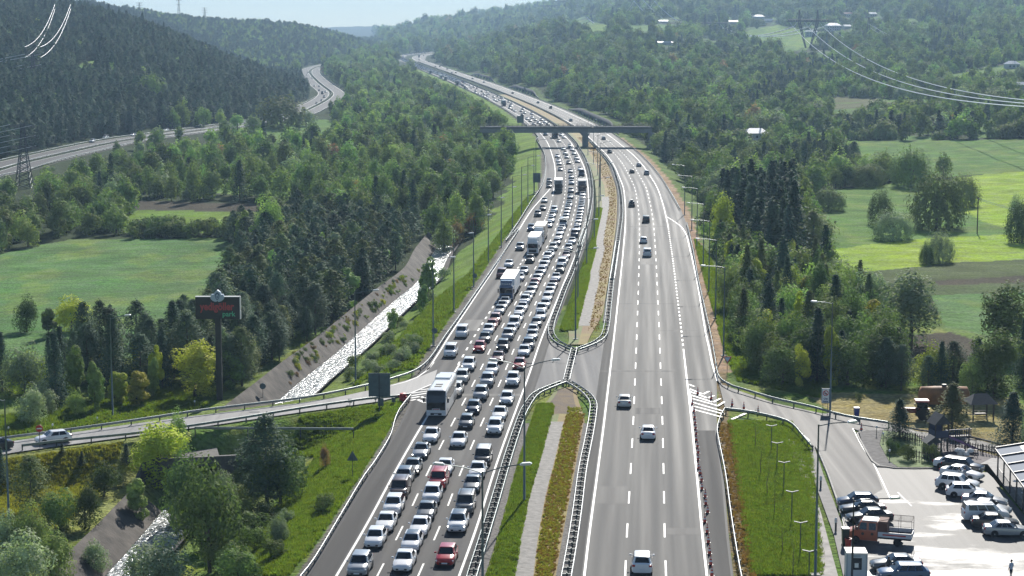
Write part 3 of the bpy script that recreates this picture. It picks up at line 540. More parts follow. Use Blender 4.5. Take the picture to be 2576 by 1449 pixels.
# stream and its banks
strips('water', [polyline_strip(STREAM, 5.4, np.full(len(curve(STREAM, 3., 1)), ZW))], None) if False else None
def water_mat():
    m = bpy.data.materials.new('stream_water'); m.use_nodes = True; n = m.node_tree; L = n.links; b = n.nodes['Principled BSDF']; g = n.nodes.new('ShaderNodeNewGeometry')
    x = n.nodes.new('ShaderNodeTexNoise'); x.inputs['Scale'].default_value = 1.6; x.inputs['Detail'].default_value = 5; L.new(g.outputs['Position'], x.inputs['Vector'])
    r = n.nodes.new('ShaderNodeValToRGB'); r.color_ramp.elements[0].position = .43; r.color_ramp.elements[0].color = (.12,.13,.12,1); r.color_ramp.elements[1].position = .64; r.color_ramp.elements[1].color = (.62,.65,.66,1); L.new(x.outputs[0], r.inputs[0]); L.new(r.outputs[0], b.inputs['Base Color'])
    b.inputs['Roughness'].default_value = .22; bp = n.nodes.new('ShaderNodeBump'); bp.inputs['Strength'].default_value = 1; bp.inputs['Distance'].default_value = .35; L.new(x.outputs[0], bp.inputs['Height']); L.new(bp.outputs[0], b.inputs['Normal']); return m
v, u, f = polyline_strip(STREAM, 4.4, 0., step=3, sm=0); v[:, 2] = ZW
tag(link(bpy.data.objects.new('stream', npmesh('stream', v, f, water_mat(), uv=u, smooth=False))), kind='structure')
def bank(name, o0, o1, z0, z1, m, keep):
    c = curve(STREAM, 3., 0); d = np.gradient(c[:, :2], axis=0); d /= np.linalg.norm(d, axis=1)[:, None]; nn = np.stack([d[:, 1], -d[:, 0]], -1); k = keep(c[:, 1]); V = []; 
    for t in (0, .5, 1): V.append(np.column_stack([c[:, :2]+nn*(o0+(o1-o0)*t), np.full(len(c), z0+(z1-z0)*t)+(.05 if t == .5 else 0)]))
    V = np.stack(V, 1); i = np.arange(V.shape[0]*3).reshape(-1, 3); kk = k[:-1] & k[1:]
    Fq = np.stack([i[:-1, :-1], i[:-1, 1:], i[1:, 1:], i[1:, :-1]], -1)[kk].reshape(-1, 4); s = np.arange(len(c))*3.; UV = np.stack([np.stack([np.full(len(c), t*9), s], -1) for t in (0, .5, 1)], 1)
    return tag(link(bpy.data.objects.new(name, npmesh(name, V.reshape(-1, 3), Fq, m, uv=UV.reshape(-1, 2), smooth=False))), kind='structure')
# STREAM runs towards the viewer: the concrete lining is on the left of the picture
BANKM = mat('bank_concrete', (.075,.065,.055), .95, var=.6, scale=.45, bump=.7, bscale=2)
bank('stream_lining', 2.2, 5.4, ZW+.05, ZW+2.75, BANKM, lambda Y: (Y > 239) | (Y < 206))
bank('stream_lining', -3.6, -2.2, ZW+1.2, ZW+.05, BANKM, lambda Y: (Y > 239) | (Y < 206))
# old road
for s in (-1, 1):
    tag(strips('old_road', [polyline_strip(OLD, 9.2, 0., offs=s*6.2, step=8, sm=2)], M_AR), kind='structure')
om = [polyline_strip(OLD, .3, .012, offs=o_, step=8, sm=2) for o_ in (1.9, 10.4, -1.9, -10.4)]
strips('old_road_marking', om, M_PAINT)
# ---------------------------------------------------------------- trees and bushes
LB = 2.65
def leafmat(name, c, tr=.22, var=.38): return mat(name, tuple(min(1,q*LB) for q in c), .8, spec=.12, var=var, scale=.55, objvar=.32, tr=tr, trcol=(1.25, 1.5, .75))
LM = {'green': leafmat('leaves_green', (.064,.084,.029)), 'light': leafmat('leaves_light_green', (.096,.134,.042)), 'yellow': leafmat('leaves_golden', (.155,.160,.024)), 'grey': leafmat('leaves_silvery', (.115,.135,.085)),
      'dark': leafmat('leaves_dark', (.042,.058,.021)), 'red': leafmat('leaves_reddish', (.125,.080,.040)), 'pine': leafmat('needles_pine', (.032,.050,.030), .12), 'spruce': leafmat('needles_spruce', (.020,.038,.025), .1), 'bluish': leafmat('needles_olive', (.055,.068,.026), .15)}
MBARK = mat('bark', (.085,.065,.05), .9, var=.3, scale=3)
def leaves(c, s, rs, up=.35, asp=.55, outw=None):
    """one rhombic leaf spray per point"""
    n = len(c); nr = rs.normal(size=(n, 3)); 
    if outw is not None: nr = nr*.34+outw*1.15
    nr[:, 2] += up; nr /= np.linalg.norm(nr, axis=1)[:, None]+1e-9
    t = rs.normal(size=(n, 3)); t -= (t*nr).sum(1)[:, None]*nr; t /= np.linalg.norm(t, axis=1)[:, None]+1e-9; b_ = np.cross(nr, t)
    s = (s*rs.uniform(.6, 1.35, n))[:, None]
    V = np.stack([c-t*s*.5, c+b_*s*asp*.5, c+t*s*.5, c-b_*s*asp*.5], 1)
    return V.reshape(-1, 3)
def quadmesh(name, V, m):
    return npmesh(name, V, np.arange(len(V)).reshape(-1, 4), m, smooth=False)
def crown_broad(seed, n, leaf, h=8., w_=7., base=.22, blobs=16, flat=1.):
    """h x w crown made of clumps of leaf sprays, origin at the foot of the tree"""
    rs = np.random.default_rng(seed); C = []; Rr = []
    cz = h*(base+(1-base)*.5); a = w_/2; cc = h*(1-base)/2
    for i in range(blobs):
        d = rs.normal(size=3); d /= np.linalg.norm(d); d[2] = abs(d[2])*1.1-.35 if rs.random() < .55 else d[2]
        rr = rs.uniform(.45, .78); br = rs.uniform(.24, .40)*min(a, cc)*1.25
        C.append([d[0]*a*rr, d[1]*a*rr, cz+d[2]*cc*rr]); Rr.append(br)
    C.append([0, 0, cz]); Rr.append(min(a, cc)*.55); C = np.array(C); Rr = np.array(Rr)
    p = Rr**2/np.sum(Rr**2); k = rs.choice(len(C), n, p=p); d = rs.normal(size=(n, 3)); d /= np.linalg.norm(d, axis=1)[:, None]
    r = rs.uniform(.62, 1.08, n)**.6
    pos = C[k]+d*(r*Rr[k])[:, None]*np.array([1, 1, .88*flat])
    q_ = np.percentile(np.hypot(pos[:, 0], pos[:, 1]), 97.5); pos[:, :2] *= (w_/2)/q_; z0, z1 = np.percentile(pos[:, 2], (1.5, 99)); lo_ = h*max(base, .02); pos[:, 2] = lo_+(pos[:, 2]-z0)*(h-lo_)/(z1-z0); m = pos[:, 2] > .0; pos = pos[m]; d = d[m]
    return leaves(pos, leaf*1.12, rs, outw=d, up=.25)
def crown_dome(seed, n, leaf, h, w_):
    rs = np.random.default_rng(seed); d = rs.normal(size=(n, 3)); d[:, 2] = np.abs(d[:, 2]); d /= np.linalg.norm(d, axis=1)[:, None]; a = np.arctan2(d[:, 1], d[:, 0]); lum = 1+.10*np.sin(a*5+seed+d[:, 2]*4)+.08*np.sin(a*11+d[:, 2]*9+seed*2)
    r = rs.uniform(.72, 1.02, n)*lum; pos = np.stack([d[:, 0]*r*w_/2, d[:, 1]*r*w_/2, (d[:, 2]**.8)*r*h*.97], -1); pos[:, :2] *= (.86+.14*smooth(0, .3, pos[:, 2]/h))[:, None]
    return leaves(pos, leaf, rs, outw=d)
def crown_conifer(seed, n, leaf, h=12., w_=4.5, base=.08, kind='spruce'):
    rs = np.random.default_rng(seed); wh = int(h*2.3) if kind == 'spruce' else int(h*1.0)+3; P_ = []; n_per = max(1, n//(wh*7)); D = []
    for i in range(wh):
        t = (i+.3)/wh; z = h*(base+(1-base)*t)
        R_ = w_/2*((1-t)**.85+.03) if kind == 'spruce' else w_/2*(math.sin(math.pi*min(1, .22+t*.78))**.75)*rs.uniform(.72, 1.08)
        nb = 7 if kind == 'spruce' else 6; a0 = rs.uniform(0, 6.28)
        for j in range(nb):
            a = a0+j*6.283/nb+rs.normal()*.2; L = R_*rs.uniform(.72, 1.12); dr = -.28 if kind == 'spruce' else rs.uniform(.0, .3)
            k = n_per; u = rs.uniform(.12, 1, k)**.75 if kind == 'spruce' else rs.uniform(.35, 1, k)**.7
            sp = L*(.24 if kind == 'spruce' else .16)+.12; q = np.stack([np.cos(a)*L*u, np.sin(a)*L*u, z+dr*L*u+(1-u)*.1], -1)+rs.normal(size=(k, 3))*np.array([sp, sp, sp*(.45 if kind == 'spruce' else .8)])
            P_.append(q); D.append(np.tile([math.cos(a)*.4, math.sin(a)*.4, .6], (k, 1)))
    top = np.stack([rs.normal(size=12)*.08, rs.normal(size=12)*.08, h*rs.uniform(.93, 1.04, 12)], -1); P_.append(top); D.append(np.tile([0, 0, 1.], (12, 1)))
    return leaves(np.concatenate(P_), leaf, rs, up=.2, asp=.45, outw=np.concatenate(D))
def trunk_mb(h, r, limbs=5, spread=2.2, seed=0, conifer=False):
    rs = random.Random(seed); m = MB(); top = h*(.93 if conifer else .62)
    m.tube([(0,0,-.4),(rs.uniform(-.1,.1),rs.uniform(-.1,.1),top*.45),(rs.uniform(-.2,.2),rs.uniform(-.2,.2),top)], [r*1.15, r*.75, r*.18], 6)
    for i in range(limbs):
        a = i*2.4+rs.random(); z0 = top*(.3+.55*i/max(1, limbs)); L = spread*rs.uniform(.6, 1)
        m.tube([(0,0,z0),(math.cos(a)*L*.5,math.sin(a)*L*.5,z0+(.1 if conifer else L*.45)),(math.cos(a)*L,math.sin(a)*L,z0+(0 if conifer else L*.8))], [r*.45, r*.26, r*.08], 4)
    return m
# species: (crown maker, trunk maker, natural height, natural width); LOD 0 near, 1 middle, 2 far
SPEC = {}
LODN = [(5200, .34), (1500, .62), (640, 1.0)]
def species(key, maker, h, w_, nat_r, limbs, conifer=False, seeds=3, lodn=LODN): SPEC[key] = dict(maker=maker, h=h, w=w_, r=nat_r, limbs=limbs, con=conifer, seeds=seeds, lodn=lodn)
species('broad', lambda s, n, l: crown_broad(s, n, l, 8.5, 7.4, .03, 24), 8.5, 7.4, .22, 7)
species('tall', lambda s, n, l: crown_broad(s, n, l, 11., 6., .05, 26), 11., 6., .2, 7)
species('slim', lambda s, n, l: crown_broad(s, n, l, 9., 3.8, .05, 18), 9., 3.8, .12, 4)
species('bush', lambda s, n, l: crown_broad(s, int(n*.6), l, 3.2, 4.2, -.1, 12), 3.2, 4.2, .07, 3, lodn=[(4200, .22), (1100, .42), (420, .62)])
species('dome', lambda s, n, l: crown_dome(s, int(n*1.3), l, 6., 9.), 6., 9., .2, 5)
species('pine', lambda s, n, l: crown_conifer(s, int(n*1.1), l*1.05, 10., 5.6, .16, 'pine'), 10., 5.6, .17, 7, True)
species('spruce', lambda s, n, l: crown_conifer(s, int(n*1.25), l*1.0, 12., 5.4, .05, 'spruce'), 12., 4.8, .15, 0, True)
_PM = {}
def crown_mesh(key, var, seed, lod):
    k = (key, var, seed, lod)
    if k not in _PM:
        S = SPEC[key]; n, l = S['lodn'][lod]; _PM[k] = quadmesh('crown', S['maker'](100+seed*17+len(key), n, l), LM[var])
    return _PM[k]
def trunk_mesh(key, seed):
    k = (key, seed)
    if k not in _PM: S = SPEC[key]; _PM[k] = trunk_mb(S['h'], S['r'], S['limbs'], S['w']*.36, seed, S['con']).mesh('trunk', MBARK)
    return _PM[k]
def whole_mesh(key, var, seed, lod):
    k = (key, var, seed, lod, 'w')
    if k not in _PM:
        S = SPEC[key]; n, l = S['lodn'][lod]; V = S['maker'](100+seed*17+len(key), n, l); h = S['h']; r = S['r']*1.2
        V2 = []
        for a in (0, math.pi/2):
            for s in (1,): dx, dy = math.cos(a)*r, math.sin(a)*r; V2 += [(-dx,-dy,-.4),(dx,dy,-.4),(dx*.3,dy*.3,h*.7),(-dx*.3,-dy*.3,h*.7)]
        VV = np.concatenate([V, np.array(V2)]); q = len(VV)//4; mi = np.zeros(q, int); mi[-2:] = 1
        _PM[k] = npmesh('tree', VV, np.arange(len(VV)).reshape(-1, 4), [LM[var], MBARK], smooth=False, mi=mi)
    return _PM[k]
KNAME = {'broad':('broadleaf_tree','tree'),'tall':('broadleaf_tree','tree'),'slim':('slender_tree','tree'),'bush':('bush','bush'),'dome':('round_tree','tree'),'pine':('pine_tree','pine tree'),'spruce':('spruce_tree','spruce')}
ntree = {'n': 0}
def plant(key, var, X, Y, Z, sx, sz, label, group=None, lod=None, parts=True, name=None, seed=None):
    S = SPEC[key]; seed = ntree['n'] % S['seeds'] if seed is None else seed; ntree['n'] += 1
    lod = lod if lod is not None else (0 if Y < 330 else 1 if Y < 800 else 2)
    nm, cat = KNAME[key]; nm = name or nm; rz = (ntree['n']*2.39) % 6.283
    if parts:
        t = empty(nm, (X, Y, Z), rz); t.scale = (sx, sx, sz)
        for pn, me in (('trunk', trunk_mesh(key, seed)), ('crown', crown_mesh(key, var, seed, lod))):
            o = bpy.data.objects.new(pn, me); link(o); o.parent = t
    else:
        t = link(bpy.data.objects.new(nm, whole_mesh(key, var, seed, lod))); t.location = (X, Y, Z); t.rotation_euler = (0, 0, rz); t.scale = (sx, sx, sz)
    return tag(t, label, cat, group)
def plant_px(key, var, px, py, hpx, wpx, label, **k):     # foot of the trunk at this picture point, size as seen there
    p = at(px, py); s = p[1]/F; S = SPEC[key]; return plant(key, var, p[0], p[1], p[2], wpx*s/S['w'], hpx*s/S['h'], label, **k)
# trees picked out one by one: species, colour, foot x, foot y, height, width in the photograph
BYHAND = [
 ('pine','bluish',80,1293,152,105,'lone scots pine with bare lower trunk on the lawn at lower left'),
 ('pine','pine',640,1230,135,125,'dark pine left of the pair in front of the slip road barrier'),
 ('pine','pine',672,1290,255,150,'tall dark pine standing before the slip road, above the culvert'),
 ('broad','green',528,1440,290,190,'large leafy tree beside the stream at the bottom of the picture'),
 ('broad','green',470,1330,200,140,'mid green tree between the culvert and the stream lining'),
 ('broad','grey',560,1300,120,80,'silvery green shrub tree in front of the culvert mouth'),
 ('tall','yellow',400,1220,160,150,'sprawling olive yellow tree left of the culvert mouth'),
 ('broad','light',445,1170,140,70,'young leafy tree reaching over the slip road barrier'),
 ('slim','light',345,1310,110,60,'slim bright green tree on the stream bank left of centre'),
 ('broad','dark',262,1250,90,90,'dark bushy tree on the grassy bank above the stream'),
 ('broad','dark',215,1330,120,80,'dark shrubby tree on the left bank, above the concrete lining'),
 ('broad','green',150,1340,110,100,'ragged green bush tree right of the scots pine'),
 ('broad','grey',60,1500,170,160,'silvery bush mass at the bottom left corner'),
 ('broad','green',130,1480,150,130,'dense green bushes at the bottom left, right of the silvery mass'),
 ('broad','grey',400,1500,150,180,'flowering willow bush overhanging the water at the bottom'),
 ('bush','green',590,1440,60,90,'leafy bush right of the stream at the bottom'),
 ('broad','grey',240,1440,80,80,'pale bush on the left bank at the bottom'),
 ('bush','grey',745,1200,55,60,'round bush below the dark pines'),
 ('broad','grey',700,1370,80,60,'bare greyish shrub on the bank right of the stream'),
 ('broad','red',818,1180,65,30,'bare brownish sapling on the bank below the triangular sign'),
 ('bush','green',812,1290,50,70,'dark leafy bush on the grass bank below the triangular sign'),
 ('bush','light',662,1300,40,25,'small bright shrub on the grass right of the pines'),
 ('bush','green',752,1235,40,60,'low dark bush left of the triangular sign'),
 ('spruce','spruce',318,1165,50,32,'small spruce behind the slip road barrier, left of centre'),
 ('spruce','spruce',156,1143,28,20,'tiny spruce on the lawn below the no entry sign'),
 ('spruce','spruce',206,1170,36,22,'little dark spruce alone on the left lawn'),
 ('spruce','spruce',2,1210,90,40,'dark spruce cut by the left edge beside the lamp post'),
 ('dome','yellow',70,985,95,110,'round golden green tree at the left below the field'),
 ('broad','dark',68,835,90,70,'dark leaning tree alone at the edge of the left field'),
 ('slim','dark',124,850,75,45,'bare forked tree beside the leaning tree in the left field'),
 ('broad','yellow',180,835,90,110,'olive yellow tree behind the bare forked tree'),
 ('broad','grey',78,1065,95,80,'greyish tree with visible stems by the left slip road'),
 ('slim','light',135,1010,75,60,'pale young tree on the verge behind the left slip road'),
 ('tall','yellow',490,1000,140,130,'bright yellow green tree left of the billboard post'),
 ('slim','yellow',345,1020,85,60,'yellow flowering bush behind the street lamp at the left'),
 ('slim','yellow',300,1015,75,50,'smaller yellow flowering bush beside the street lamp at the left'),
 ('slim','light',240,1010,85,50,'slender pale green tree behind the slip road verge'),
 ('broad','light',190,1045,60,60,'pale green shrub by the slip road barrier at the left'),
 ('dome','green',705,322,82,135,'huge spreading oak in front of the dark left hill'),
 ('dome','light',380,262,75,82,'bright green oak standing out of the dark pine hill'),
 ('broad','light',458,318,62,48,'pale broadleaf tree at the foot of the pine hill'),
 ('broad','light',512,320,48,45,'light green tree beside the old road below the hill'),
 ('broad','light',555,318,42,30,'small light tree right of the pair below the hill'),
 ('tall','yellow',1820,640,150,70,'pale golden poplar on the right above the dark spruces'),
 ('tall','light',680,640,145,75,'bright green tree rising from the pine wood edge at left centre'),
 ('tall','light',598,333,44,44,'pale tree hiding the old road, left of three beside the big oak'),('broad','green',638,330,40,52,'green tree hiding the old road, middle of three beside the big oak'),('tall','green',566,336,34,34,'smaller tree hiding the old road where it bends behind the wood'),('broad','grey',770,318,44,56,'silvery tree right of the big oak, before the old road'),
 ('tall','dark',1642,374,60,42,'dark tree at the right end of the overpass'),('broad','green',1662,388,55,62,'green tree below the right end of the overpass'),('tall','green',1212,374,62,46,'tree at the left end of the overpass'),('broad','dark',1190,384,60,60,'dark tree hiding the left abutment of the overpass'),('dome','green',2420,520,85,95,'round tree right of the huge dark dome'),('dome','green',2180,470,60,100,'round tree at the top edge of the right meadow'),
 ('dome','dark',2084,530,60,92,'dark dome shaped tree alone on the right meadow'),
 ('dome','dark',2355,575,150,150,'huge dark dome shaped tree above the yellow strip of field'),
 ('dome','green',2290,470,100,110,'round tree behind the huge dark dome'),
 ('dome','dark',2215,565,90,70,'rounded tree left in the clump of the right meadow'),
 ('dome','grey',2245,602,75,115,'silver topped tree in the clump of the right meadow'),
 ('dome','grey',2362,660,78,84,'white flecked bush alone on the bright yellow green field'),
 ('dome','dark',2330,665,55,40,'small dark bush leaning on the white flecked one'),
 ('dome','dark',2570,610,110,90,'dark tree cut by the right edge beside the field'),
 ('broad','grey',2555,560,70,40,'bare greyish tree at the right edge of the field'),
 ('tall','grey',2290,872,190,165,'big grey leaved tree mass above the ploughed plot'),
 ('tall','grey',2195,830,150,100,'grey leaved tree left of the big grey mass'),
 ('dome','grey',2110,760,110,120,'silvery tree behind the steep green grove on the right'),
 ('tall','yellow',1990,700,95,50,'golden orange tree between spruces on the right'),
 ('pine','bluish',2045,640,110,80,'open crowned pine at the edge of the right meadow'),
 ('dome','green',2020,640,70,80,'round green tree under the open crowned pine'),
 ('broad','yellow',2340,975,110,110,'golden shrub tree above the dry grass at the right'),
 ('tall','bluish',2530,900,190,150,'olive tree mass at the right edge above the car park'),
 ('tall','dark',2500,1000,170,130,'dark conifer clump behind the tractor at the right'),
 ('spruce','spruce',2262,1108,108,80,'dark spruce left of the playground'),
 ('spruce','bluish',2395,1085,125,105,'broad spruce with brownish tips behind the play tower'),
 ('spruce','spruce',2545,1130,150,100,'large dark spruce right of the gazebo'),
 ('bush','dark',2240,1145,42,50,'rounded conifer bush nearest the pavement corner'),
 ('bush','dark',2282,1162,48,48,'middle clipped bush on the playground lawn'),
 ('bush','bluish',2342,1165,50,52,'olive bush beside the playground fence'),
 ('bush','dark',2158,1008,20,20,'small round shrub on the dry grass by the blue bin'),
 ('bush','green',1000,455+0,0,0,'')]
BYHAND = [b_ for b_ in BYHAND if b_[5]]
for key, var, px, py, hp, wp, lab in BYHAND: plant_px(key, var, px, py, hp, wp, lab, lod=0 if py > 430 else 1)
for i, (x, y) in enumerate([(122,600),(160,780),(205,910),(247,1040),(305,1290),(370,1449)]):
    p = GR('R3', x, y); t = empty('sapling', (p[0], p[1], -.05), i*1.3); m = trunk_mb(4.6, .045, 5, .5, i); m.build('trunk', MBARK, t)
    q = quadmesh('crown', crown_broad(i, 90, .12, 4.6, 1.2, .3, 5), LM['dark']); o = bpy.data.objects.new('crown', q); link(o); o.parent = t
    tag(t, ['nearly bare sapling farthest up the garden strip','thin bare sapling, second from the top of the garden strip','thin sapling in the middle of the garden strip, third down','thin sapling, fourth down the garden strip','bare sapling with a bushier head, fifth down the garden strip','nearest bare sapling in the garden strip'][i], 'sapling', 'saplings in the garden strip')
# ---- woodland by area (outline in the photograph of where the trunks stand)
# (outline, spacing m, [(species, colour, weight)], (min, max) size, label)
AREAS = [
 ('pinehill', [(-400,-200),(200,-200),(372,50),(500,105),(652,185),(770,205),(800,262),(760,290),(640,300),(548,310),(396,325),(309,338),(206,360),(0,402),(-400,480)], 6.2, [('pine','pine',7),('pine','spruce',2),('spruce','spruce',1.2),('broad','light',.12)], (.75,1.25), 'dark pine on the wooded hill left of the old road'),
 ('farhill', [(200,-60),(400,10),(560,20),(760,50),(930,85),(985,130),(860,150),(790,175),(700,190),(652,180),(500,105),(372,50),(200,0)], 9.5, [('pine','pine',4),('broad','green',2),('broad','light',1.2)], (.9,1.4), 'tree on the second hill behind the pine hill'),
 ('pinewood', [(560,598),(640,600),(700,560),(800,560),(960,590),(1060,600),(1075,640),(1000,700),(900,790),(800,880),(700,965),(600,985),(470,975),(330,985),(160,960),(150,880),(230,800),(300,745),(380,735),(430,690),(560,680)], 4.3, [('pine','pine',6),('spruce','spruce',.5),('pine','bluish',2),('slim','grey',.35),('slim','light',.25)], (.6,.98), 'dark young pine in the dense wood between field and stream'),
 ('streamside', [(1040,700),(1120,640),(1165,640),(1130,720),(1050,800),(950,900),(880,985),(800,1000),(830,960),(930,860),(1000,780)], 6.2, [('bush','green',2),('bush','grey',2),('slim','light',.7),('broad','grey',.4)], (.4,.8), 'willow or shrub on the bank between stream and motorway'),
 ('hedge', [(330,575),(640,582),(640,606),(340,606)], 3.2, [('bush','dark',3),('bush','green',1),('bush','red',.2)], (.9,1.3), 'dark hedge bush along the top of the left field'),
 ('leftscrub', [(-60,560),(120,560),(300,505),(300,540),(330,590),(120,600),(60,640),(110,700),(80,740),(-60,780)], 7.5, [('broad','green',3),('broad','dark',2),('bush','grey',1),('broad','light',1),('tall','bluish',.6)], (.7,1.1), 'broadleaf tree around the left field'),
 ('rightspruce', [(1850,560),(2000,560),(2010,660),(1990,700),(1880,680),(1820,600)], 5.2, [('spruce','spruce',5),('spruce','pine',2)], (1.15,1.5), 'tall dark spruce in the tight group on the right'),
 ('rightgrove', [(1735,600),(1850,640),(1990,715),(2100,720),(2200,830),(2260,960),(2200,985),(2080,985),(1960,975),(1880,968),(1848,935),(1825,850),(1785,740)], 3.7, [('broad','green',3.6),('spruce','spruce',.7),('broad','light',1.8),('slim','yellow',.9),('tall','dark',1),('spruce','bluish',1),('bush','grey',.7)], (.62,1.0), 'tree in the steep mixed grove beside the motorway on the right'),
 ('rightbehind', [(2200,935),(2576,955),(2640,1000),(2500,1012),(2300,990),(2210,978)], 5., [('pine','pine',2),('broad','green',2),('spruce','spruce',1.5),('slim','grey',1)], (.45,.75), 'tree behind the dry plot at the right'),
 ('leftverge', [(0,940),(460,930),(640,985),(540,1000),(300,1030),(0,1075)], 6.5, [('spruce','spruce',1.5),('slim','light',1.5),('broad','grey',1),('bush','green',1.5),('slim','yellow',.7)], (.5,.85), 'young tree or bush on the verge behind the left slip road'),
 ('banknear', [(240,1180),(480,1140),(490,1250),(330,1290),(290,1290),(40,1470),(40,1360),(150,1290)], 4.2, [('bush','green',3),('bush','dark',2),('broad','bluish',.6),('slim','light',.7)], (.4,.72), 'bush on the overgrown bank left of the stream'),
 ('bankright', [(560,1200),(760,1180),(700,1300),(640,1449),(540,1520),(470,1449),(500,1300)], 4.6, [('bush','green',2),('bush','dark',1.6),('broad','dark',1),('bush','grey',.8)], (.6,1.0), 'bush on the shaded bank right of the culvert'),
 ('lowerleft', [(-40,1300),(120,1330),(330,1300),(300,1400),(180,1520),(-40,1520)], 3.4, [('broad','green',2),('bush','dark',2),('bush','grey',1.6),('broad','grey',1),('broad','dark',1.4)], (.35,.62), 'bush'),
 ('liningweeds', [(735,900),(980,720),(1060,680),(1040,740),(900,850),(720,985)], 1.35, [('bush','green',2),('bush','yellow',1),('bush','red',.6)], (.13,.42), 'weeds'),
 ('bankright_low', [(700,1300),(850,1240),(800,1340),(740,1449),(660,1449)], 6.5, [('bush','green',2),('bush','grey',1)], (.35,.6), 'low shrub on the bright grass bank beside the barrier'),
 ('roadbank', [(905,900),(1060,850),(1080,880),(1000,930),(900,960)], 4., [('bush','grey',2),('bush','green',1)], (.4,.65), 'low grey bush on the slope above the lay-by sign'),
]
OPEN = [c[0] for c in COVER if c[1] != FOREST]
SCAT = []     # kind, colour, X, Y, Z, sx, sz, group label
def area_scatter(poly, sp, mix, size, lab, guard=True):
    pts = np.array([at(max(-900, x), max(20, y))[:2] for x, y in poly]); x0, y0 = pts.min(0); x1, y1 = pts.max(0)
    y1 = min(y1, 5200); gx_ = np.arange(x0, x1, sp); gy_ = np.arange(y0, y1, sp); GX, GY = np.meshgrid(gx_, gy_); GX = GX+rng.uniform(-.45, .45, GX.shape)*sp; GY = GY+rng.uniform(-.45, .45, GY.shape)*sp
    X = GX.ravel(); Y = GY.ravel(); Z = land(X, Y); px, py, _ = proj(X, Y, Z); k = inpoly(px, py, poly)
    add(X[k], Y[k], Z[k], mix, size, lab)
def add(X, Y, Z, mix, size, lab, grow=None):
    wts = np.array([m[2] for m in mix], float); wts /= wts.sum(); ch = rng.choice(len(mix), len(X), p=wts)
    for i in range(len(X)):
        k, v, _ = mix[ch[i]]; s = rng.uniform(*size)*(grow[i] if grow is not None else 1); SCAT.append([k, v, X[i], Y[i], Z[i]-.1, s*rng.uniform(.78, 1.3), s*rng.uniform(.88, 1.15), lab])
def keep_clear(X, Y, Z):
    px, py, _ = proj(X, Y, Z); k = np.ones(len(X), bool)
    for p in OPEN: k &= ~inpoly(px, py, p)
    d, _ = poly_dist(X, Y, OLD[::2]); k &= d > 15.5
    k &= ~((XLe(Y)-X < 13+wob(X, Y, 40, 8)*2.5) & (X-XRe(Y) < np.where(Y < 520, 5.5, 9)+wob(X, Y, 40, 6)*2) & (Y < 3300))
    return k
for nm, poly, sp, mix, size, lab in AREAS:
    n0_ = len(SCAT); area_scatter(poly, sp, mix, size, lab)
    A_ = SCAT[n0_:]; X = np.array([a[2] for a in A_]); Y = np.array([a[3] for a in A_]); Z = np.array([a[4] for a in A_])
    if len(A_):
        k = keep_clear(X, Y, Z)
        if nm == 'liningweeds': k = poly_dist(X, Y, STREAM[::3])[0] > 3.0
        if nm in ('streamside', 'roadbank', 'bankright_low', 'banknear', 'bankright'): k = (XLe(Y)-X > 3)
        d, _ = poly_dist(X, Y, STREAM[::3]); k &= (d > (5.2 if nm == 'streamside' else 2.6 if nm in ('bankright', 'liningweeds') else 7.3)) | (Y > 520)
        d, _ = poly_dist(X, Y, RAMPC[::3]); k &= d > 6
        SCAT[n0_:] = [a for a, q in zip(A_, k) if q]
# everything else on the valley floor and the hills
poly_done = [a[1] for a in AREAS]
Yr = 330.; XS = []; YS = []; GS = []
while Yr < 7200:
    sp = max(8.2, Yr*.0060); xa = (-500-CX)/F*Yr; xb = (3000-CX)/F*Yr; xs_ = np.arange(xa, xb, sp); XS.append(xs_+rng.uniform(-.45, .45, len(xs_))*sp); YS.append(Yr+rng.uniform(-.45, .45, len(xs_))*sp); GS.append(np.full(len(xs_), max(1, sp/8.6))); Yr += sp
X = np.concatenate(XS); Y = np.concatenate(YS); G_ = np.concatenate(GS); Z = land(X, Y); px, py, _ = proj(X, Y, Z)
k = keep_clear(X, Y, Z) & (px > -300) & (px < 2900) & (py < 700)
for p in poly_done: k &= ~inpoly(px, py, p)
k &= ~((px > 2000) & (py > 620)) & ~((px < 340) & (py > 540))
right = X > XRe(Y); clr = (wob(X, Y, 70, 21)+wob(X, Y, 31, 22)*.6) > .18
k &= ~(right & clr & (Y > 750) & (rng.random(len(X)) < .85))
X, Y, Z, G_, px, py, right = [a[k] for a in (X, Y, Z, G_, px, py, right)]
G_ = G_**.8
lf = ~right; pn = (wob(X, Y, 180, 31)+wob(X, Y, 80, 32)) > .45    # patches of conifers
MIXL = [('broad','green',3),('tall','light',1.6),('broad','light',1.4),('tall','green',1.6),('broad','grey',1.1),('tall','dark',1),('broad','red',.12),('bush','grey',1.2),('spruce','spruce',.35)]
MIXR = [('broad','green',3.2),('broad','light',2),('dome','green',2.4),('dome','dark',1),('broad','dark',1.3),('bush','light',1.5),('tall','green',1),('broad','grey',.5),('broad','red',.06)]
MIXC = [('pine','pine',3),('spruce','spruce',2),('tall','dark',1),('broad','green',1)]
for m, mix, size, lab in ((lf & (Y < 1600), MIXL, (.62,1.15), 'broadleaf tree in the woodland between old road and motorway'), (lf & (Y >= 1600), MIXL, (.8,1.2), 'far broadleaf tree at the head of the valley'),
    (right & ~pn & (Y < 1500), MIXR, (.75,1.4), 'broadleaf tree on the lower slope right of the motorway'), (right & pn & (Y < 1500), MIXC, (.8,1.15), 'dark conifer or tall tree on the slope right of the motorway'),
    (right & ~pn & (Y >= 1500), MIXR, (.8,1.5), 'far broadleaf tree high on the right hillside'), (right & pn & (Y >= 1500), MIXC, (.8,1.2), 'far dark tree high on the right hillside')):
    add(X[m], Y[m], Z[m], mix, size, lab, G_[m])
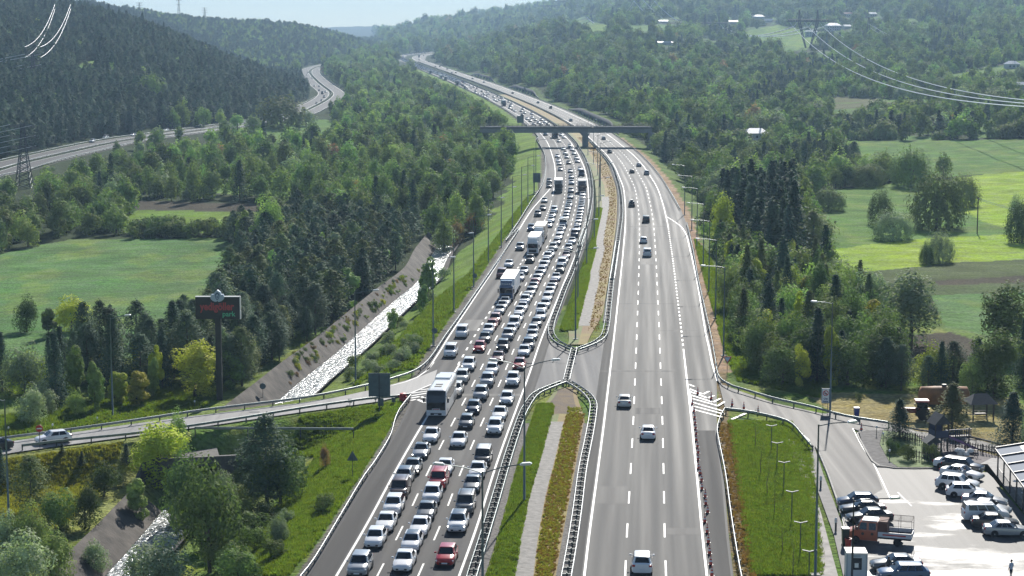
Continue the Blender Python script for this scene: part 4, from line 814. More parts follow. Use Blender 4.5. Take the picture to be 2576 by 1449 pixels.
# name each by its look and by the landmark it stands nearest to in the picture
LMK = [(30,600,'left of the long left field'),(120,520,'at the upper left of the valley, beside the far hedge'),(250,480,'left of the soil strip'),(420,470,'above the soil strip'),(620,470,'behind the narrow green strip'),(800,470,'right of the upper fields'),(950,470,'in the middle of the valley wood'),(1080,450,'near the overpass, left side'),(1200,420,'beside the left end of the overpass'),(1130,300,'round the small bright meadow'),(600,400,'behind the big oak, towards the fields'),(400,420,'on the near side of the old road'),(900,330,'between old road bend and overpass'),(1000,230,'up the valley, left of the jam'),(880,560,'above the pine wood'),(1000,560,'at the head of the stream'),(1080,760,'where the stream comes into view'),(960,860,'along the middle of the stream'),(860,960,'beside the stream just above the slip road'),(620,680,'at the field edge of the pine wood'),(760,680,'in the upper pine wood'),(900,680,'in the pine wood beside the upper stream'),(450,800,'in the pine wood left of the billboard top'),(650,820,'in the pine wood right of the billboard'),(790,800,'in the pine wood beside the stream'),(380,920,'in the pine wood left of the billboard post'),(620,930,'at the foot of the pine wood right of the billboard post'),(220,900,'at the lower left end of the pine wood'),(100,1000,'behind the left slip road near the left edge'),(300,1010,'behind the left slip road near the lamp post'),(500,1000,'behind the left slip road near the billboard'),
 (100,1400,'in the lower left corner'),(250,1280,'on the bank above the lower stream'),(420,1180,'left of the culvert'),(620,1250,'right of the culvert'),(600,1400,'right of the lower stream'),(750,1320,'on the grass bank beside the queue'),(960,910,'above the large direction board'),(1800,650,'beside the golden poplar'),(1860,760,'in the roadside grove below the poplar'),(1850,900,'in the roadside grove behind the barrier'),(1930,600,'among the tall spruces'),(1980,660,'at the lower side of the tall spruces'),(2000,800,'in the middle of the right grove'),(2120,780,'at the upper edge of the right grove'),(2000,930,'at the lower edge of the right grove'),(2180,930,'right end of the right grove'),(2300,950,'behind the dry grass plot'),(2500,950,'at the right edge behind the tractor'),(1700,480,'right of the motorway below the overpass'),(1640,400,'beside the right end of the overpass'),(1850,450,'above the tall spruces'),(2050,430,'left of the upper meadow'),(2300,400,'round the upper right meadow'),(2500,400,'at the right edge above the lime green field'),(1900,350,'near the small pale house'),(1750,300,'on the slope above the overpass'),(2150,280,'below the long cables'),(2450,280,'on the right slope near the edge'),(1500,230,'right of the free flowing lanes beyond the overpass'),(1400,150,'on the far right slope'),(1800,170,'below the pylons'),(2200,150,'high on the right slope'),
 (60,300,'near the left lattice tower'),(200,330,'at the foot of the pine hill, left'),(350,300,'at the foot of the pine hill, middle'),(520,280,'at the foot of the pine hill, right'),(700,260,'on the nose of the pine hill'),(100,200,'on the left part of the pine hill'),(300,200,'in the middle of the pine hill'),(500,170,'on the right part of the pine hill'),(200,60,'on the crest of the pine hill')]
LX = np.array([(a, b_*2.2) for a, b_, _ in LMK])
COLN = {'green':'mid green','light':'light green','yellow':'golden green','grey':'silvery green','dark':'dark green','red':'reddish','pine':'dark','spruce':'very dark','bluish':'olive'}
NOUN = {'broad':'spreading tree','tall':'tall tree','slim':'slender tree','bush':'bush','dome':'round tree','pine':'pine','spruce':'spruce'}
SX = np.array([(a[2], a[3], a[4]) for a in SCAT]); qx, qy, _ = proj(SX[:, 0], SX[:, 1], SX[:, 2])
for i_, a in enumerate(SCAT):
    big = a[6]; w_ = 'large ' if big > 1.0 else 'small ' if big < .72 else ''
    a[7] = '%s%s %s %s' % (w_, COLN[a[1]], NOUN[a[0]], LMK[int(np.argmin(np.hypot(LX[:, 0]-qx[i_], LX[:, 1]-qy[i_]*2.2)))][2])
# the ones that show largest stand as trees of their own, the rest of each wood is one object
S_ = np.array([(a[2], a[3], a[4], SPEC[a[0]]['h']*a[6]) for a in SCAT]); ppx, ppy, _ = proj(S_[:, 0], S_[:, 1], S_[:, 2])
hpx = S_[:, 3]*F/S_[:, 1]; inview = (ppx > -20) & (ppx < 2596) & (ppy-hpx < 1440) & (ppy > 5)
# hidden behind the land?
vis = np.ones(len(S_), bool)
for t in np.linspace(.3, .985, 26):
    xx = S_[:, 0]*t; yy = S_[:, 1]*t; vis &= land(xx, np.maximum(yy, 60)) < H+(S_[:, 2]+S_[:, 3]-H)*t+.1
ROADVIS = [[(-60,400),(206,355),(396,322),(548,314),(548,337),(396,354),(300,370),(206,398),(0,447),(-60,460)], [(758,172),(805,172),(866,232),(866,245),(800,288),(765,292),(786,250),(774,215)], [P('S2', *q_) for q_ in [(866,436),(1000,410),(1260,383),(1260,400),(1060,450),(1400,600),(2250,975),(1960,992),(1650,812),(1400,694),(1250,624),(1110,562),(960,505),(900,480)]]]
px_, py_, _ = proj(S_[:, 0], S_[:, 1], S_[:, 2]); drop = np.zeros(len(S_), bool)
hpx = S_[:, 3]*F/S_[:, 1]
for pol in ROADVIS:
    for f_ in (.35, .7, 1.0): drop |= inpoly(px_, py_-hpx*f_, pol)
lawn = [(-40,1140),(290,1125),(255,1290),(120,1315),(-40,1310)]
drop &= rng.random(len(S_)) < .93
drop |= (poly_dist(S_[:, 0], S_[:, 1], [(147,3300),(203,2900),(275,2600),(314,2000),(290,1800)])[0] < 27) & (S_[:, 1] > 1750)
drop |= inpoly(px_, py_, lawn) | (inpoly(px_, py_-hpx*.6, lawn) & (py_ < 1400))
for hx, hy, hw, hh in [(62,472,44,165),(1900,352,36,28),(1908,48,34,20),(1933,56,24,16),(1843,60,26,16),(1665,58,30,12),(1676,112,32,12),(2133,42,22,14),(2194,42,22,14),(2095,78,40,34),(2040,92,26,20),(2130,72,18,12),(2545,172,24,18),(2572,225,22,16),(2026,112,44,70),(1786,105,44,60),(1617,78,28,60),(1498,78,24,50)]:
    Yh = at(hx, hy)[1]; drop |= (np.abs(px_-hx) < hw*.75) & (py_-hpx < hy-hh*.12) & (py_ > hy-hh) & (S_[:, 1] < Yh+14); vis &= ~drop
FAM = {'broad':'b','tall':'b','slim':'b','dome':'b','bush':'u','pine':'p','spruce':'s'}; LIM = {'b':225,'u':280,'p':290,'s':290}
cnt = dict(b=0, u=0, p=0, s=0); rest = []
order = np.argsort(-hpx*(inview & vis))
for i in order:
    a = SCAT[i]; f = FAM[a[0]]
    if (not vis[i] and a[3] > 600) or drop[i]: continue
    if inview[i] and vis[i] and cnt[f] < LIM[f]:
        cnt[f] += 1; plant(a[0], a[1], a[2], a[3], a[4], a[5], a[6], a[7], group={'b':'trees ','u':'bushes ','p':'pines ','s':'spruces '}[f]+a[7].split(NOUN[a[0]], 1)[1].strip(), parts=a[3] < 420)
    else: rest.append(i)
print('trees', cnt, 'rest', len(rest), 'total', len(SCAT))
# the rest, as instances of a few source trees that are not in the scene themselves
def wood(name, label, cat, keys):
    sub = [i for i in rest if SCAT[i][0] in keys]
    if not sub: return
    combos = sorted({(SCAT[i][0], SCAT[i][1], 2 if SCAT[i][3] > 750 else 1 if SCAT[i][3] > 330 else 0) for i in sub}); src = []
    coll = bpy.data.collections.new(name+'_source'); 
    for c in combos:
        for sd in range(2): src.append((c, sd))
    for j, (c, sd) in enumerate(src):
        o = bpy.data.objects.new('source_tree.%03d' % (j+1) , whole_mesh(c[0], c[1], sd, c[2])); coll.objects.link(o)
    names = [o.name for o in coll.objects]; rank = {n_: r for r, n_ in enumerate(sorted(names))}; look = {src[j]: rank[names[j]] for j in range(len(src))}
    V = np.array([[SCAT[i][2], SCAT[i][3], SCAT[i][4]] for i in sub], np.float32); me = bpy.data.meshes.new(name); me.vertices.add(len(V)); me.vertices.foreach_set('co', V.ravel())
    kk = np.array([look[((SCAT[i][0], SCAT[i][1], 2 if SCAT[i][3] > 750 else 1 if SCAT[i][3] > 330 else 0), int(i) % 2)] for i in sub], np.int32)
    A = me.attributes.new('pick', 'INT', 'POINT'); A.data.foreach_set('value', kk)
    A = me.attributes.new('siz', 'FLOAT_VECTOR', 'POINT'); A.data.foreach_set('vector', np.array([[SCAT[i][5], SCAT[i][5], SCAT[i][6]] for i in sub], np.float32).ravel())
    A = me.attributes.new('rot', 'FLOAT_VECTOR', 'POINT'); A.data.foreach_set('vector', np.array([[0, 0, (int(i)*2.39) % 6.28] for i in sub], np.float32).ravel())
    o = link(bpy.data.objects.new(name, me)); g = bpy.data.node_groups.new(name, 'GeometryNodeTree'); g.interface.new_socket('Geometry', in_out='INPUT', socket_type='NodeSocketGeometry'); g.interface.new_socket('Geometry', in_out='OUTPUT', socket_type='NodeSocketGeometry')
    N = g.nodes; L = g.links; gi = N.new('NodeGroupInput'); go = N.new('NodeGroupOutput'); ci = N.new('GeometryNodeCollectionInfo'); ci.inputs['Collection'].default_value = coll; ci.inputs['Separate Children'].default_value = True; ci.inputs['Reset Children'].default_value = True
    ip = N.new('GeometryNodeInstanceOnPoints'); ip.inputs['Pick Instance'].default_value = True
    def na(nm_, ty): q = N.new('GeometryNodeInputNamedAttribute'); q.data_type = ty; q.inputs['Name'].default_value = nm_; return q.outputs[0]
    mp = N.new('GeometryNodeMeshToPoints'); L.new(gi.outputs[0], mp.inputs[0]); L.new(mp.outputs[0], ip.inputs['Points']); L.new(ci.outputs[0], ip.inputs['Instance']); L.new(na('pick', 'INT'), ip.inputs['Instance Index']); L.new(na('rot', 'FLOAT_VECTOR'), ip.inputs['Rotation']); L.new(na('siz', 'FLOAT_VECTOR'), ip.inputs['Scale']); L.new(ip.outputs[0], go.inputs[0])
    md = o.modifiers.new('grow', 'NODES'); md.node_group = g; tag(o, label, cat, kind='stuff')
wood('pine_wood', 'mass of dark pines covering the hills and the wood by the stream', 'woodland', ('pine',))
wood('spruce_wood', 'scattered dark spruces in the far woods', 'woodland', ('spruce',))
wood('broadleaf_wood', 'mass of broadleaf trees filling the valley and the right hillside', 'woodland', ('broad','tall','slim','dome'))
wood('scrub', 'low scrub between the trees of the valley and hillside', 'scrub', ('bush',))
# ---------------------------------------------------------------- barriers, lamps, signs, cones
def resample(pts, step):
    c = curve(pts, 1.0, 1); s = np.insert(np.cumsum(np.linalg.norm(np.diff(c[:, :2], axis=0), axis=1)), 0, 0); n = max(2, int(s[-1]/step)+1); t = np.linspace(0, s[-1], n)
    q = np.stack([np.interp(t, s, c[:, k]) for k in range(3)], -1); d = np.gradient(q[:, :2], axis=0); return q, np.arctan2(d[:, 1], d[:, 0]), s[-1]
_pm = {}
def post_mesh(kind):
    if kind not in _pm:
        m = MB()
        if kind == 'single': m.box(-.06, .06, -.05, .07, -.5, .72); m.box(-.05, .05, -.16, -.05, .45, .68)
        else: m.box(-.07, .07, -.07, .07, -.5, .74); m.box(-.06, .06, -.42, .42, .50, .64)
        _pm[kind] = m.mesh('post', M_POST)
    return _pm[kind]
def rail_mesh(q, ang, offs, m, side=-1, hz=.62, k=1.):
    prof = [(0,-.16),(.07,-.11),(.0,-.02),(0,.02),(.07,.11),(0,.16),(-.035,.12),(.03,.02),(.03,-.02),(-.035,-.12)]
    n = len(q); V = []
    nx = -np.sin(ang); ny = np.cos(ang)
    for u, h in prof:
        o = offs+side*u; V.append(np.stack([q[:, 0]+nx*o, q[:, 1]+ny*o, q[:, 2]+hz+h*k], -1))
    V = np.stack(V, 1); p = len(prof); i = np.arange(n*p).reshape(n, p); j = np.roll(i, -1, 1)
    return V.reshape(-1, 3), np.stack([i[:-1], j[:-1], j[1:], i[1:]], -1).reshape(-1, 4)
def barrier(label, pts, kind='single', step=4., m=None, group='steel crash barriers', side=-1, zoff=0., near=100):
    pts = np.array(pts, float); pts[:, 2] = zb(pts[:, 1])+zoff; q, ang, L = resample(pts, step); root = empty('crash_barrier', tuple(q[0])); m = m or M_RAIL
    Vs = []; Fs = []; n = 0; qf, af, _ = resample(pts, 2.)
    for o_, sd in (((-.13 if side < 0 else .13, side),) if kind == 'single' else ((.42, 1), (-.42, -1))):
        v, f = rail_mesh(qf, af, o_, m, sd); Vs.append(v-q[0]); Fs.append(f+n); n += len(v)
        if kind == 'single': 
            o = bpy.data.objects.new('rail', npmesh('rail', Vs[-1], Fs[-1]-n+len(v), m, smooth=False)); link(o); o.parent = root
        else:
            o = bpy.data.objects.new('rail', npmesh('rail', Vs[-1], Fs[-1]-n+len(v), m, smooth=False)); link(o); o.parent = root
    me = post_mesh(kind); order = np.argsort(q[:, 1]); nearset = set(order[:near].tolist()); rest_ = MB()
    for i in range(len(q)):
        if i in nearset:
            o = bpy.data.objects.new('post', me); link(o); o.parent = root; o.location = tuple(q[i]-q[0]); o.rotation_euler = (0, 0, ang[i] if kind == 'double' or side < 0 else ang[i]+math.pi)
        else:
            M_ = Matrix.Translation(Vector(q[i]-q[0])) @ Matrix.Rotation(ang[i], 4, 'Z'); rest_.box(-.07, .07, -.07 if kind == 'single' else -.35, .07 if kind == 'single' else .35, -.4, .72, 0, M_)
    if rest_.v: o = rest_.build('posts', M_POST, root); tag(o, kind='stuff')
    return tag(root, label, 'crash barrier', group)
def G6(l): return trace(l, 0.6)
barrier('bright double railed crash barrier along the verge left of the queue, nearest the viewer', G6([('R1',60,1600),('R1',150,1449),('R1',270,1290),('R1',600,740),('R1',700,600),('R1',815,410),('R1',850,290),('R1',890,205),('R1',970,105)]), m=M_RAILB, step=3.)
barrier('lower crash barrier of the left slip road, ending at the red block', G6([('R4',165,478),('R4',500,437),('R4',1000,387),('R4',1500,318),('R4',1900,255),('R4',2264,195),('T7',300,838),('T7',600,800),('T7',1000,775),('T7',1265,735)]), step=4.)
far_l = [np.array([float(XLe(y))+.1, y, 0]) for y in (900,1000,1150,1350,1600,1900,2200,2600)]
barrier('long crash barrier from the left slip road up the outer edge of the queue', G6([('R4',-200,450),('R4',0,425),('R4',500,360),('R4',1000,290),('R4',1500,215),('R4',2264,120),('T7',490,550),('T7',920,435),('T7',1300,310),('T7',1500,190),('T7',1680,0)])+G6([('R5',520,870),('R5',650,690),('R5',760,530),('R5',900,330),('R5',1010,170),('R5',1120,0),('R6',190,1130),('R6',300,960),('R6',400,800),('R6',470,700),('R6',505,600),('R6',512,500),('R6',495,410),('R6',440,310)])+far_l)
barrier('short free standing crash barrier on the grass above the culvert', trace([('R4',1450,385),('R4',1850,387),('R4',2264,390),('R1',550,392)]), step=5.)
barrier('double crash barrier left of the near median island, beside the queue', G6([('R1',1400,1600),('R1',1430,1449),('R1',1480,1290),('R1',1600,900),('R1',1700,560),('R1',1790,290),('R1',1830,200),('R1',1900,100),('R1',2000,50),('R1',2110,8)]), kind='double', step=2.)
barrier('double crash barrier right of the near median island', G6([('R2',320,1600),('R2',345,1449),('R2',380,1250),('R2',410,1050),('R2',440,820),('R2',480,620),('R2',500,500),('R2',503,430),('R2',470,380),('R2',420,340),('R2',360,305)]), kind='double', step=2., m=M_RAILB)
barrier('short ladder like double barrier crossing the paved gap of the median', G6([('R2',345,295),('R2',368,200),('R2',390,108)]), kind='double', step=2.2, m=M_RAILB)
far_n = [np.array([float(nf(y))+.3, y, 0]) for y in (850,950,1100,1300,1600,1900,2200,2600)]
barrier('long crash barrier on the queue side of the far median island', G6([('R5',1580,990),('R5',1450,930),('R5',1400,880),('R5',1385,830),('R5',1400,750),('R5',1440,640),('R5',1500,480),('R5',1560,340),('R5',1640,100),('R5',1665,0),('R6',785,1180),('R6',850,980),('R6',885,800),('R6',888,680),('R6',870,560),('R6',830,450),('R6',780,370)])+far_n, kind='double')
far_m = [np.array([float(mf(y))-.3, y, 0]) for y in (850,950,1100,1300,1600,1900,2200,2600)]
barrier('long crash barrier on the free flowing side of the far median island', G6([('R5',1600,985),('R5',1720,940),('R5',1810,880),('R5',1840,780),('R5',1860,600),('R5',1890,350),('R5',1930,100),('R6',1055,1449),('R6',1085,1280),('R6',1110,1080),('R6',1130,900),('R6',1120,740),('R6',1090,620),('R6',1050,520),('R6',970,420)])+far_m, kind='double')
barrier('crash barrier curving from the right carriageway to the service road', G6([('R3',1000,440),('R3',770,405),('R3',640,375),('R3',500,335),('R3',250,280),('R3',0,205),('R2',1370,345),('R2',1290,310),('R2',1245,265),('R2',1225,160),('R2',1195,0),('R6',1765,1449),('R6',1715,1180),('R6',1668,985)]), side=1)
far_r = [np.array([float(XRe(y))-.1, y, 0]) for y in (820,900,1000,1150,1350,1600,1900,2200,2600)]
barrier('distant crash barrier along the outer edge of the right carriageway', G6([('R6',1610,870),('R6',1530,730),('R6',1440,590),('R6',1330,465)])+far_r, side=1)
barrier('crash barrier between the closed shoulder and the garden strip', G6([('R2',1430,1600),('R2',1385,1449),('R2',1330,1130),('R2',1290,850),('R2',1250,650),('R2',1240,580),('R2',1260,510),('R2',1285,462)]), side=1, m=M_RAILB, step=3.)
barrier('curved crash barrier at the top of the garden strip beside the exit road', G6([('R2',1285,462),('R3',60,362),('R3',200,390),('R3',330,425),('R3',385,460),('R3',440,525),('R3',500,595)]), step=3.)
def off_old(d, i0, i1): 
    c = OLD[::4]; dd = np.gradient(c[:, :2], axis=0); dd /= np.linalg.norm(dd, axis=1)[:, None]; q = c.copy(); q[:, 0] += dd[:, 1]*d; q[:, 1] -= dd[:, 0]*d; return q[i0:i1]
_no = len(OLD[::4])
barrier('crash barrier on the valley side of the old road', off_old(11.2, 0, _no-6), step=6., group='barriers of the old road'); barrier('crash barrier along the middle of the old road', off_old(0, 0, _no-6), step=6., group='barriers of the old road')
barrier('crash barrier on the hill side of the old road', off_old(-11.2, 0, _no//3), step=6., group='barriers of the old road')
# ---- lamps
M_LAMP = mat('lamp_housing', (.55,.57,.58), .35, .4); M_GLASSD = mat('lamp_glass', (.5,.5,.48), .2)
_lm = {}
def lamp_head():
    if 'h' not in _lm:
        m = MB(); m.prism([(-.1,0),(.0,-.08),(.75,-.1),(.85,0),(.7,.1),(.1,.12)], -.17, .17); _lm['h'] = m.mesh('lamp_head', M_LAMP); m = MB(); m.box(.15,.72,-.13,.13,-.125,-.085); _lm['g'] = m.mesh('lamp_glass', M_GLASSD)
    return _lm['h'], _lm['g']
def lamp(x, y, z, label, group, h=13.5, arms=((0., 2.7),), rise=.3, r=.13, m=None, base=True):
    t = empty('street_lamp', (x, y, z)); mm = m or M_POLE
    if ('p', h, r) not in _lm: _lm[('p', h, r)] = MB().tube([(0,0,0),(0,0,h*.5),(0,0,h)], [r, r*.78, r*.5], 8).mesh('pole', mm, True)
    o = bpy.data.objects.new('pole', _lm[('p', h, r)]); link(o); o.parent = t
    if base:
        if 'b' not in _lm: _lm['b'] = MB().box(-.4,.4,-.4,.4,-.3,.12).mesh('footing', M_CONC)
        o = bpy.data.objects.new('footing', _lm['b']); link(o); o.parent = t
    for a, L in arms:
        dx, dy = math.cos(a), math.sin(a); o = MB().tube([(0,0,h-.15),(dx*L*.5,dy*L*.5,h+rise*.6),(dx*L,dy*L,h+rise)], .045, 5).build('arm', mm, t)
        hm, gm = lamp_head(); hd = bpy.data.objects.new('lamp_head', hm); link(hd); hd.parent = o; hd.location = (dx*L, dy*L, h+rise); hd.rotation_euler = (0, R(-6), a)
    return tag(t, label, 'street lamp', group)
ORD = ['first','second','third','fourth','fifth','sixth','seventh','eighth','ninth','tenth','eleventh','twelfth','thirteenth','fourteenth','fifteenth','sixteenth','seventeenth','eighteenth','nineteenth','twentieth']
def ordinal(n):
    if n <= 20: return ORD[n-1]
    T = ['','','twenty','thirty','forty','fifty','sixty','seventy','eighty','ninety']; TT = ['','','twentieth','thirtieth','fortieth','fiftieth','sixtieth','seventieth','eightieth','ninetieth']
    if n >= 100: return 'hundred and '+ordinal(n-100) if n > 100 else 'hundredth'
    return TT[n//10] if n % 10 == 0 else T[n//10]+'-'+ORD[n % 10-1]
LL = [('D',23,1327),('D',284,1050),('D',895,965),('D',1090,871),('D',1142,786),('D',1191.5,721.6),('D',1228.5,661),('D',1261,623),('D',1289,580),('D',1312,547),('D',1328,513),('D',1343,489),('D',1348,455)]
LN = ['tall grey lamp post at the left edge of the picture','tall lamp post behind the left slip road, before the dark pines','lamp post with its foot behind the slip road barrier, left of the lay-by sign']
for i, p in enumerate(LL):
    q = at(p[1], p[2]); L_ = (1.9 if i == 1 else 2.7)
    lamp(q[0], q[1], q[2], LN[i] if i < 3 else 'single arm lamp post on the grass bank left of the queue, %s from the viewer' % ordinal(i-2), 'single arm lamp posts on the left bank', arms=((R(180) if i == 0 else R(8), L_),))
LMD = [(1319,1263),(1447.7,854),(1453.8,751),(1476,666),(1495,600),(1506.5,547),(1510,505),(1509,470),(1503.5,441),(1493,413),(1479,390)]
lamp(-2.3, 142, 0, 'nearest double arm lamp post, standing in front of the queue at the bottom', 'double arm lamp posts in the median', h=13.7, arms=((R(0), 3.), (R(180), 3.)), rise=.55)
for i, (x, y) in enumerate(LMD):
    q = GP(x, y); lamp(q[0], q[1], q[2], 'double arm lamp post in the median, %s from the viewer' % ordinal(i+2), 'double arm lamp posts in the median', h=14.0, arms=((R(0), 2.8), (R(180), 2.8)), rise=.75 if i == 0 else .5)
for i, (x, y) in enumerate([(1820,893),(1800,799),(1783,733),(1769,674),(1753,620),(1740,578),(1722,540)]):
    q = GP(x, y); lamp(q[0], q[1], float(land(q[0], q[1])), 'single arm lamp post on the right verge, %s from the viewer' % ordinal(i+1), 'single arm lamp posts on the right verge', arms=((R(180), 2.8),), rise=.1)
q = GP(2088, 1041); lamp(q[0], q[1], q[2]-.1, 'lamp post behind the exit road, carrying the no littering sign', 'single lamp posts', h=14.3, arms=((R(180), 1.9),), rise=.1)
q = GP(2051, 1447); lamp(q[0], q[1], q[2], 'tall lamp post between the garden strip and the exit road', 'single lamp posts', h=13.6, arms=((R(3), 2.6),), rise=.15)
q = GP(2142, 1500); lamp(q[0], q[1], q[2], 'lamp post with long arm reaching over the parked dark cars', 'single lamp posts', h=8.4, arms=((R(2), 3.1),), rise=.1, r=.11, m=M_BLACK)
M_GL = mat('garden_lamp', (.045,.06,.055), .5)
for i, (x, y, yt) in enumerate([(228,625,450),(265,745,555),(310,880,713),(362,1085,880),(418,1300,1066),(475,1500,1262)]):
    q = GR('R3', x, y); t = empty('garden_lamp', (q[0], q[1], -.05)); h = 2.9
    MB().tube([(0,0,0),(0,0,h)], .055, 6).build('post', M_GL, t)
    for s in (-1, 1): m = MB(); m.prism([(0,0),(s*.62,.16),(s*.62,.22),(0,.08)], -.12, .12); m.build('lamp_head', M_GL, t, loc=(0,0,h-.02))
    tag(t, 'short two winged garden lamp, %s from the top of the garden strip' % ordinal(i+1), 'garden lamp', 'two winged garden lamps')
M_WH = mat('white_plastic', (.75,.75,.73), .4)
for i, (x, y) in enumerate([(553,868),(652,1150)]):
    q = GR('R3', x, y); t = empty('bollard_light', (q[0], q[1], .03)); MB().lathe([(.1,0),(.1,.75)], n=10).build('post', M_POST, t); MB().lathe([(.13,.75),(.15,.8),(.13,1.0),(.16,1.05),(.1,1.2),(.02,1.25)], n=10).build('lamp_head', M_WH, t)
    tag(t, ['bollard light on the dark walk, farther one','bollard light on the dark walk, nearer one above the green bin'][i], 'bollard light', 'bollard lights')
for i, (r_, x, y) in enumerate([('R3',920,532),('R3',963,575),('R3',1005,690),('D',245,1073),('D',133,1092),('D',490,1030),('D',22,1098)]):
    q = GR(r_, x, y) if r_ == 'R3' else at(x, y); t = empty('path_light', tuple(q)); MB().tube([(0,0,0),(0,0,1.05)], .04, 6).build('post', M_GL, t); MB().lathe([(.05,1.0),(.12,1.05),(.12,1.22),(.04,1.3)], n=8).build('lamp_head', M_WH, t)
    tag(t, ['small path light at the upper corner of the pavement','small path light left of the dark spruce','small path light at the bottom edge of the little lawn','small white topped path light above the white hatchback on the slip road','path light on the verge left of the white hatchback','path light on the verge left of the billboard post','path light on the verge at the left edge'][i], 'path light', 'small path lights')
# ---- signs
def text_mesh(name, body, size, m, extrude=.01, font_shear=0., bold=0.):
    c = bpy.data.curves.new(name, 'FONT'); c.body = body; c.size = size; c.extrude = extrude; c.align_x = 'CENTER'; c.align_y = 'CENTER'; c.shear = font_shear; c.offset = bold; c.resolution_u = 3
    o = bpy.data.objects.new(name, c); COL.objects.link(o); dg = bpy.context.evaluated_depsgraph_get(); dg.update(); me = bpy.data.meshes.new_from_object(o.evaluated_get(dg)); bpy.data.objects.remove(o); bpy.data.curves.remove(c)
    me.name = name; me.materials.clear(); me.materials.append(m); return me
def put(me, name, parent, loc, rot=(math.pi/2, 0, 0), sc=(1,1,1)): o = bpy.data.objects.new(name, me); link(o); o.parent = parent; o.location = loc; o.rotation_euler = rot; o.scale = sc; return o
M_SGN = mat('sign_back', (.085,.125,.14), .5, .4, var=.15, scale=2); M_SGNB = mat('sign_black', (.010,.011,.013), .5); M_RED = mat('sign_red', (.50,.03,.03), .45); M_WHITE = mat('sign_white', (.78,.78,.76), .5); M_BLUE = mat('sign_blue', (.03,.10,.35), .5)
# billboard
q = at(553, 1006); t = empty('billboard', (q[0], q[1], q[2])); sc = q[1]/F; Hb = 266*sc; pw = 112*sc; ph = 56*sc
MB().box(-.4,.4,-.35,.35,-.5,Hb-ph+.2).build('post', M_SGNB, t)
pn = MB().box(-pw/2,pw/2,-.30,.30,Hb-ph,Hb).build('panel', M_SGNB, t)
m = MB(); m.box(-pw/2-.04,pw/2+.04,-.3,.34,Hb+.001,Hb+.1); m.box(pw/2+.002,pw/2+.12,-.28,.32,Hb-ph-.02,Hb+.1); m.build('panel_edge', mat('sign_edge', (.62,.62,.60), .5), t)
MRL = mat('letter_red', (.36,.03,.035), .4); MGLt = mat('letter_green', (.07,.42,.22), .4)
put(text_mesh('lettering', 'yedigöller', 1.5, MRL, .03, bold=.045), 'lettering', pn, (-.08, -.33, Hb-ph*.44), sc=(.80, 1, 1))
put(text_mesh('lettering', 'park', 1.0, MGLt, .03, bold=.012), 'lettering', pn, (pw*.25, -.33, Hb-ph*.775))
emb = mat('emblem_pale', (.36,.44,.52), .4); embd = mat('emblem_line', (.05,.09,.16), .5); e = empty('emblem', (0,0,0)); e.parent = t; e.location = (-.02, 0, Hb-.02)
bpy.data.objects.remove(e)
def petal(cx, cz, h, w_, tilt, y0, y1, m):
    pts = []
    for k in range(17):
        a = k/16*2*math.pi; x = math.sin(a)*w_/2*(1-.35*math.cos(a)); z = (1-math.cos(a))/2*h*(1+.0*a)
        if k == 8: z *= 1.08
        pts.append((x, z))
    c, s = math.cos(tilt), math.sin(tilt); pts = [(cx+x*c+z*s, cz-x*s+z*c) for x, z in pts[:-1]]; return MB().prism(pts, y0, y1)
e0 = petal(0, Hb-.55, 1.45, .95, 0, -.36, .30, emb).build('emblem', emb, t)
for s in (-1, 1): petal(s*.1, Hb-.62, 1.15, .85, s*.62, -.42, .26, emb).build('petal', emb, e0)
for k, (hh, ww) in enumerate(((1.05,.62),(.72,.38),(.4,.16))): petal(0, Hb-.42+k*.12, hh, ww, 0, -.43-k*.012, -.425-k*.012, emb).build('emblem_line', embd if k % 2 == 0 else emb, e0)
tag(t, 'tall black billboard with red and green lettering and a pale lotus on top', 'billboard')
# direction boards seen from behind
def board(name, px, py, wpx, hpx, drop, label, posts=(0.,), side=()):
    p = GP(px, py) if px > 1200 else at(px, py); s = p[1]/F; t = empty(name, tuple(p)); w_ = wpx*s; h = hpx*s; z0 = drop*s
    pn = MB().box(-w_/2,w_/2,-.03,.03,z0,z0+h).build('panel', M_SGN, t); m = MB()
    for k in range(5): m.box(-w_/2+.02,w_/2-.02,.035,.075,z0+h*(.08+.2*k),z0+h*(.08+.2*k)+.06)
    for k in range(5): m.box(-w_/2,w_/2,-.075,-.033,z0+h*(.08+.2*k),z0+h*(.08+.2*k)+.06)
    m.build('brace', M_SGN, pn)
    for x in posts: MB().box(x*w_-.09,x*w_+.09,-.2,-.08,-.4,z0+h*.96).build('post', M_POST, t)
    MB().box(-.6,.6,-.6,.5,-.3,.12).build('footing', M_CONC, t)
    return tag(t, label, 'road sign', 'direction boards seen from behind')
board('direction_board', 955, 1040, 55.5, 61, 44, 'large dark back of a direction board beside the slip road exit', (0.,))
board('direction_board', 1350, 484, 19, 24, 25, 'dark back of a direction board on the left bank below the overpass', (-.3, .3))
board('direction_board', 1309, 324, 17, 17, 15, 'distant back of a direction board just beyond the overpass', (-.3, .3))
def pole_sign(name, p, h, label, cat, build, group=None, r=.04):
    t = empty(name, tuple(p)); MB().tube([(0,0,-.2),(0,0,h)], r, 6).build('post', M_POST, t); build(t, h); return tag(t, label, cat, group)
def tri_pts(w_, up=True, z=0): k = 1 if up else -1; return [(-w_/2, z-k*w_*.29), (w_/2, z-k*w_*.29), (0, z+k*w_*.58)]
pole_sign('warning_sign', at(887, 1202), 2.6, 'dark back of a triangular warning sign on the grass left of the queue', 'road sign', lambda t, h: MB().prism(tri_pts(1.25, True, h-.35), .05, .08).build('panel', M_SGN, t))
def yld(t, h):
    MB().prism(tri_pts(1.25, False, h-.45), -.08, -.05).build('panel', M_RED, t); MB().prism(tri_pts(.82, False, h-.45), -.095, -.082).build('face', mat('yield_face', (.55,.62,.75), .4), t)
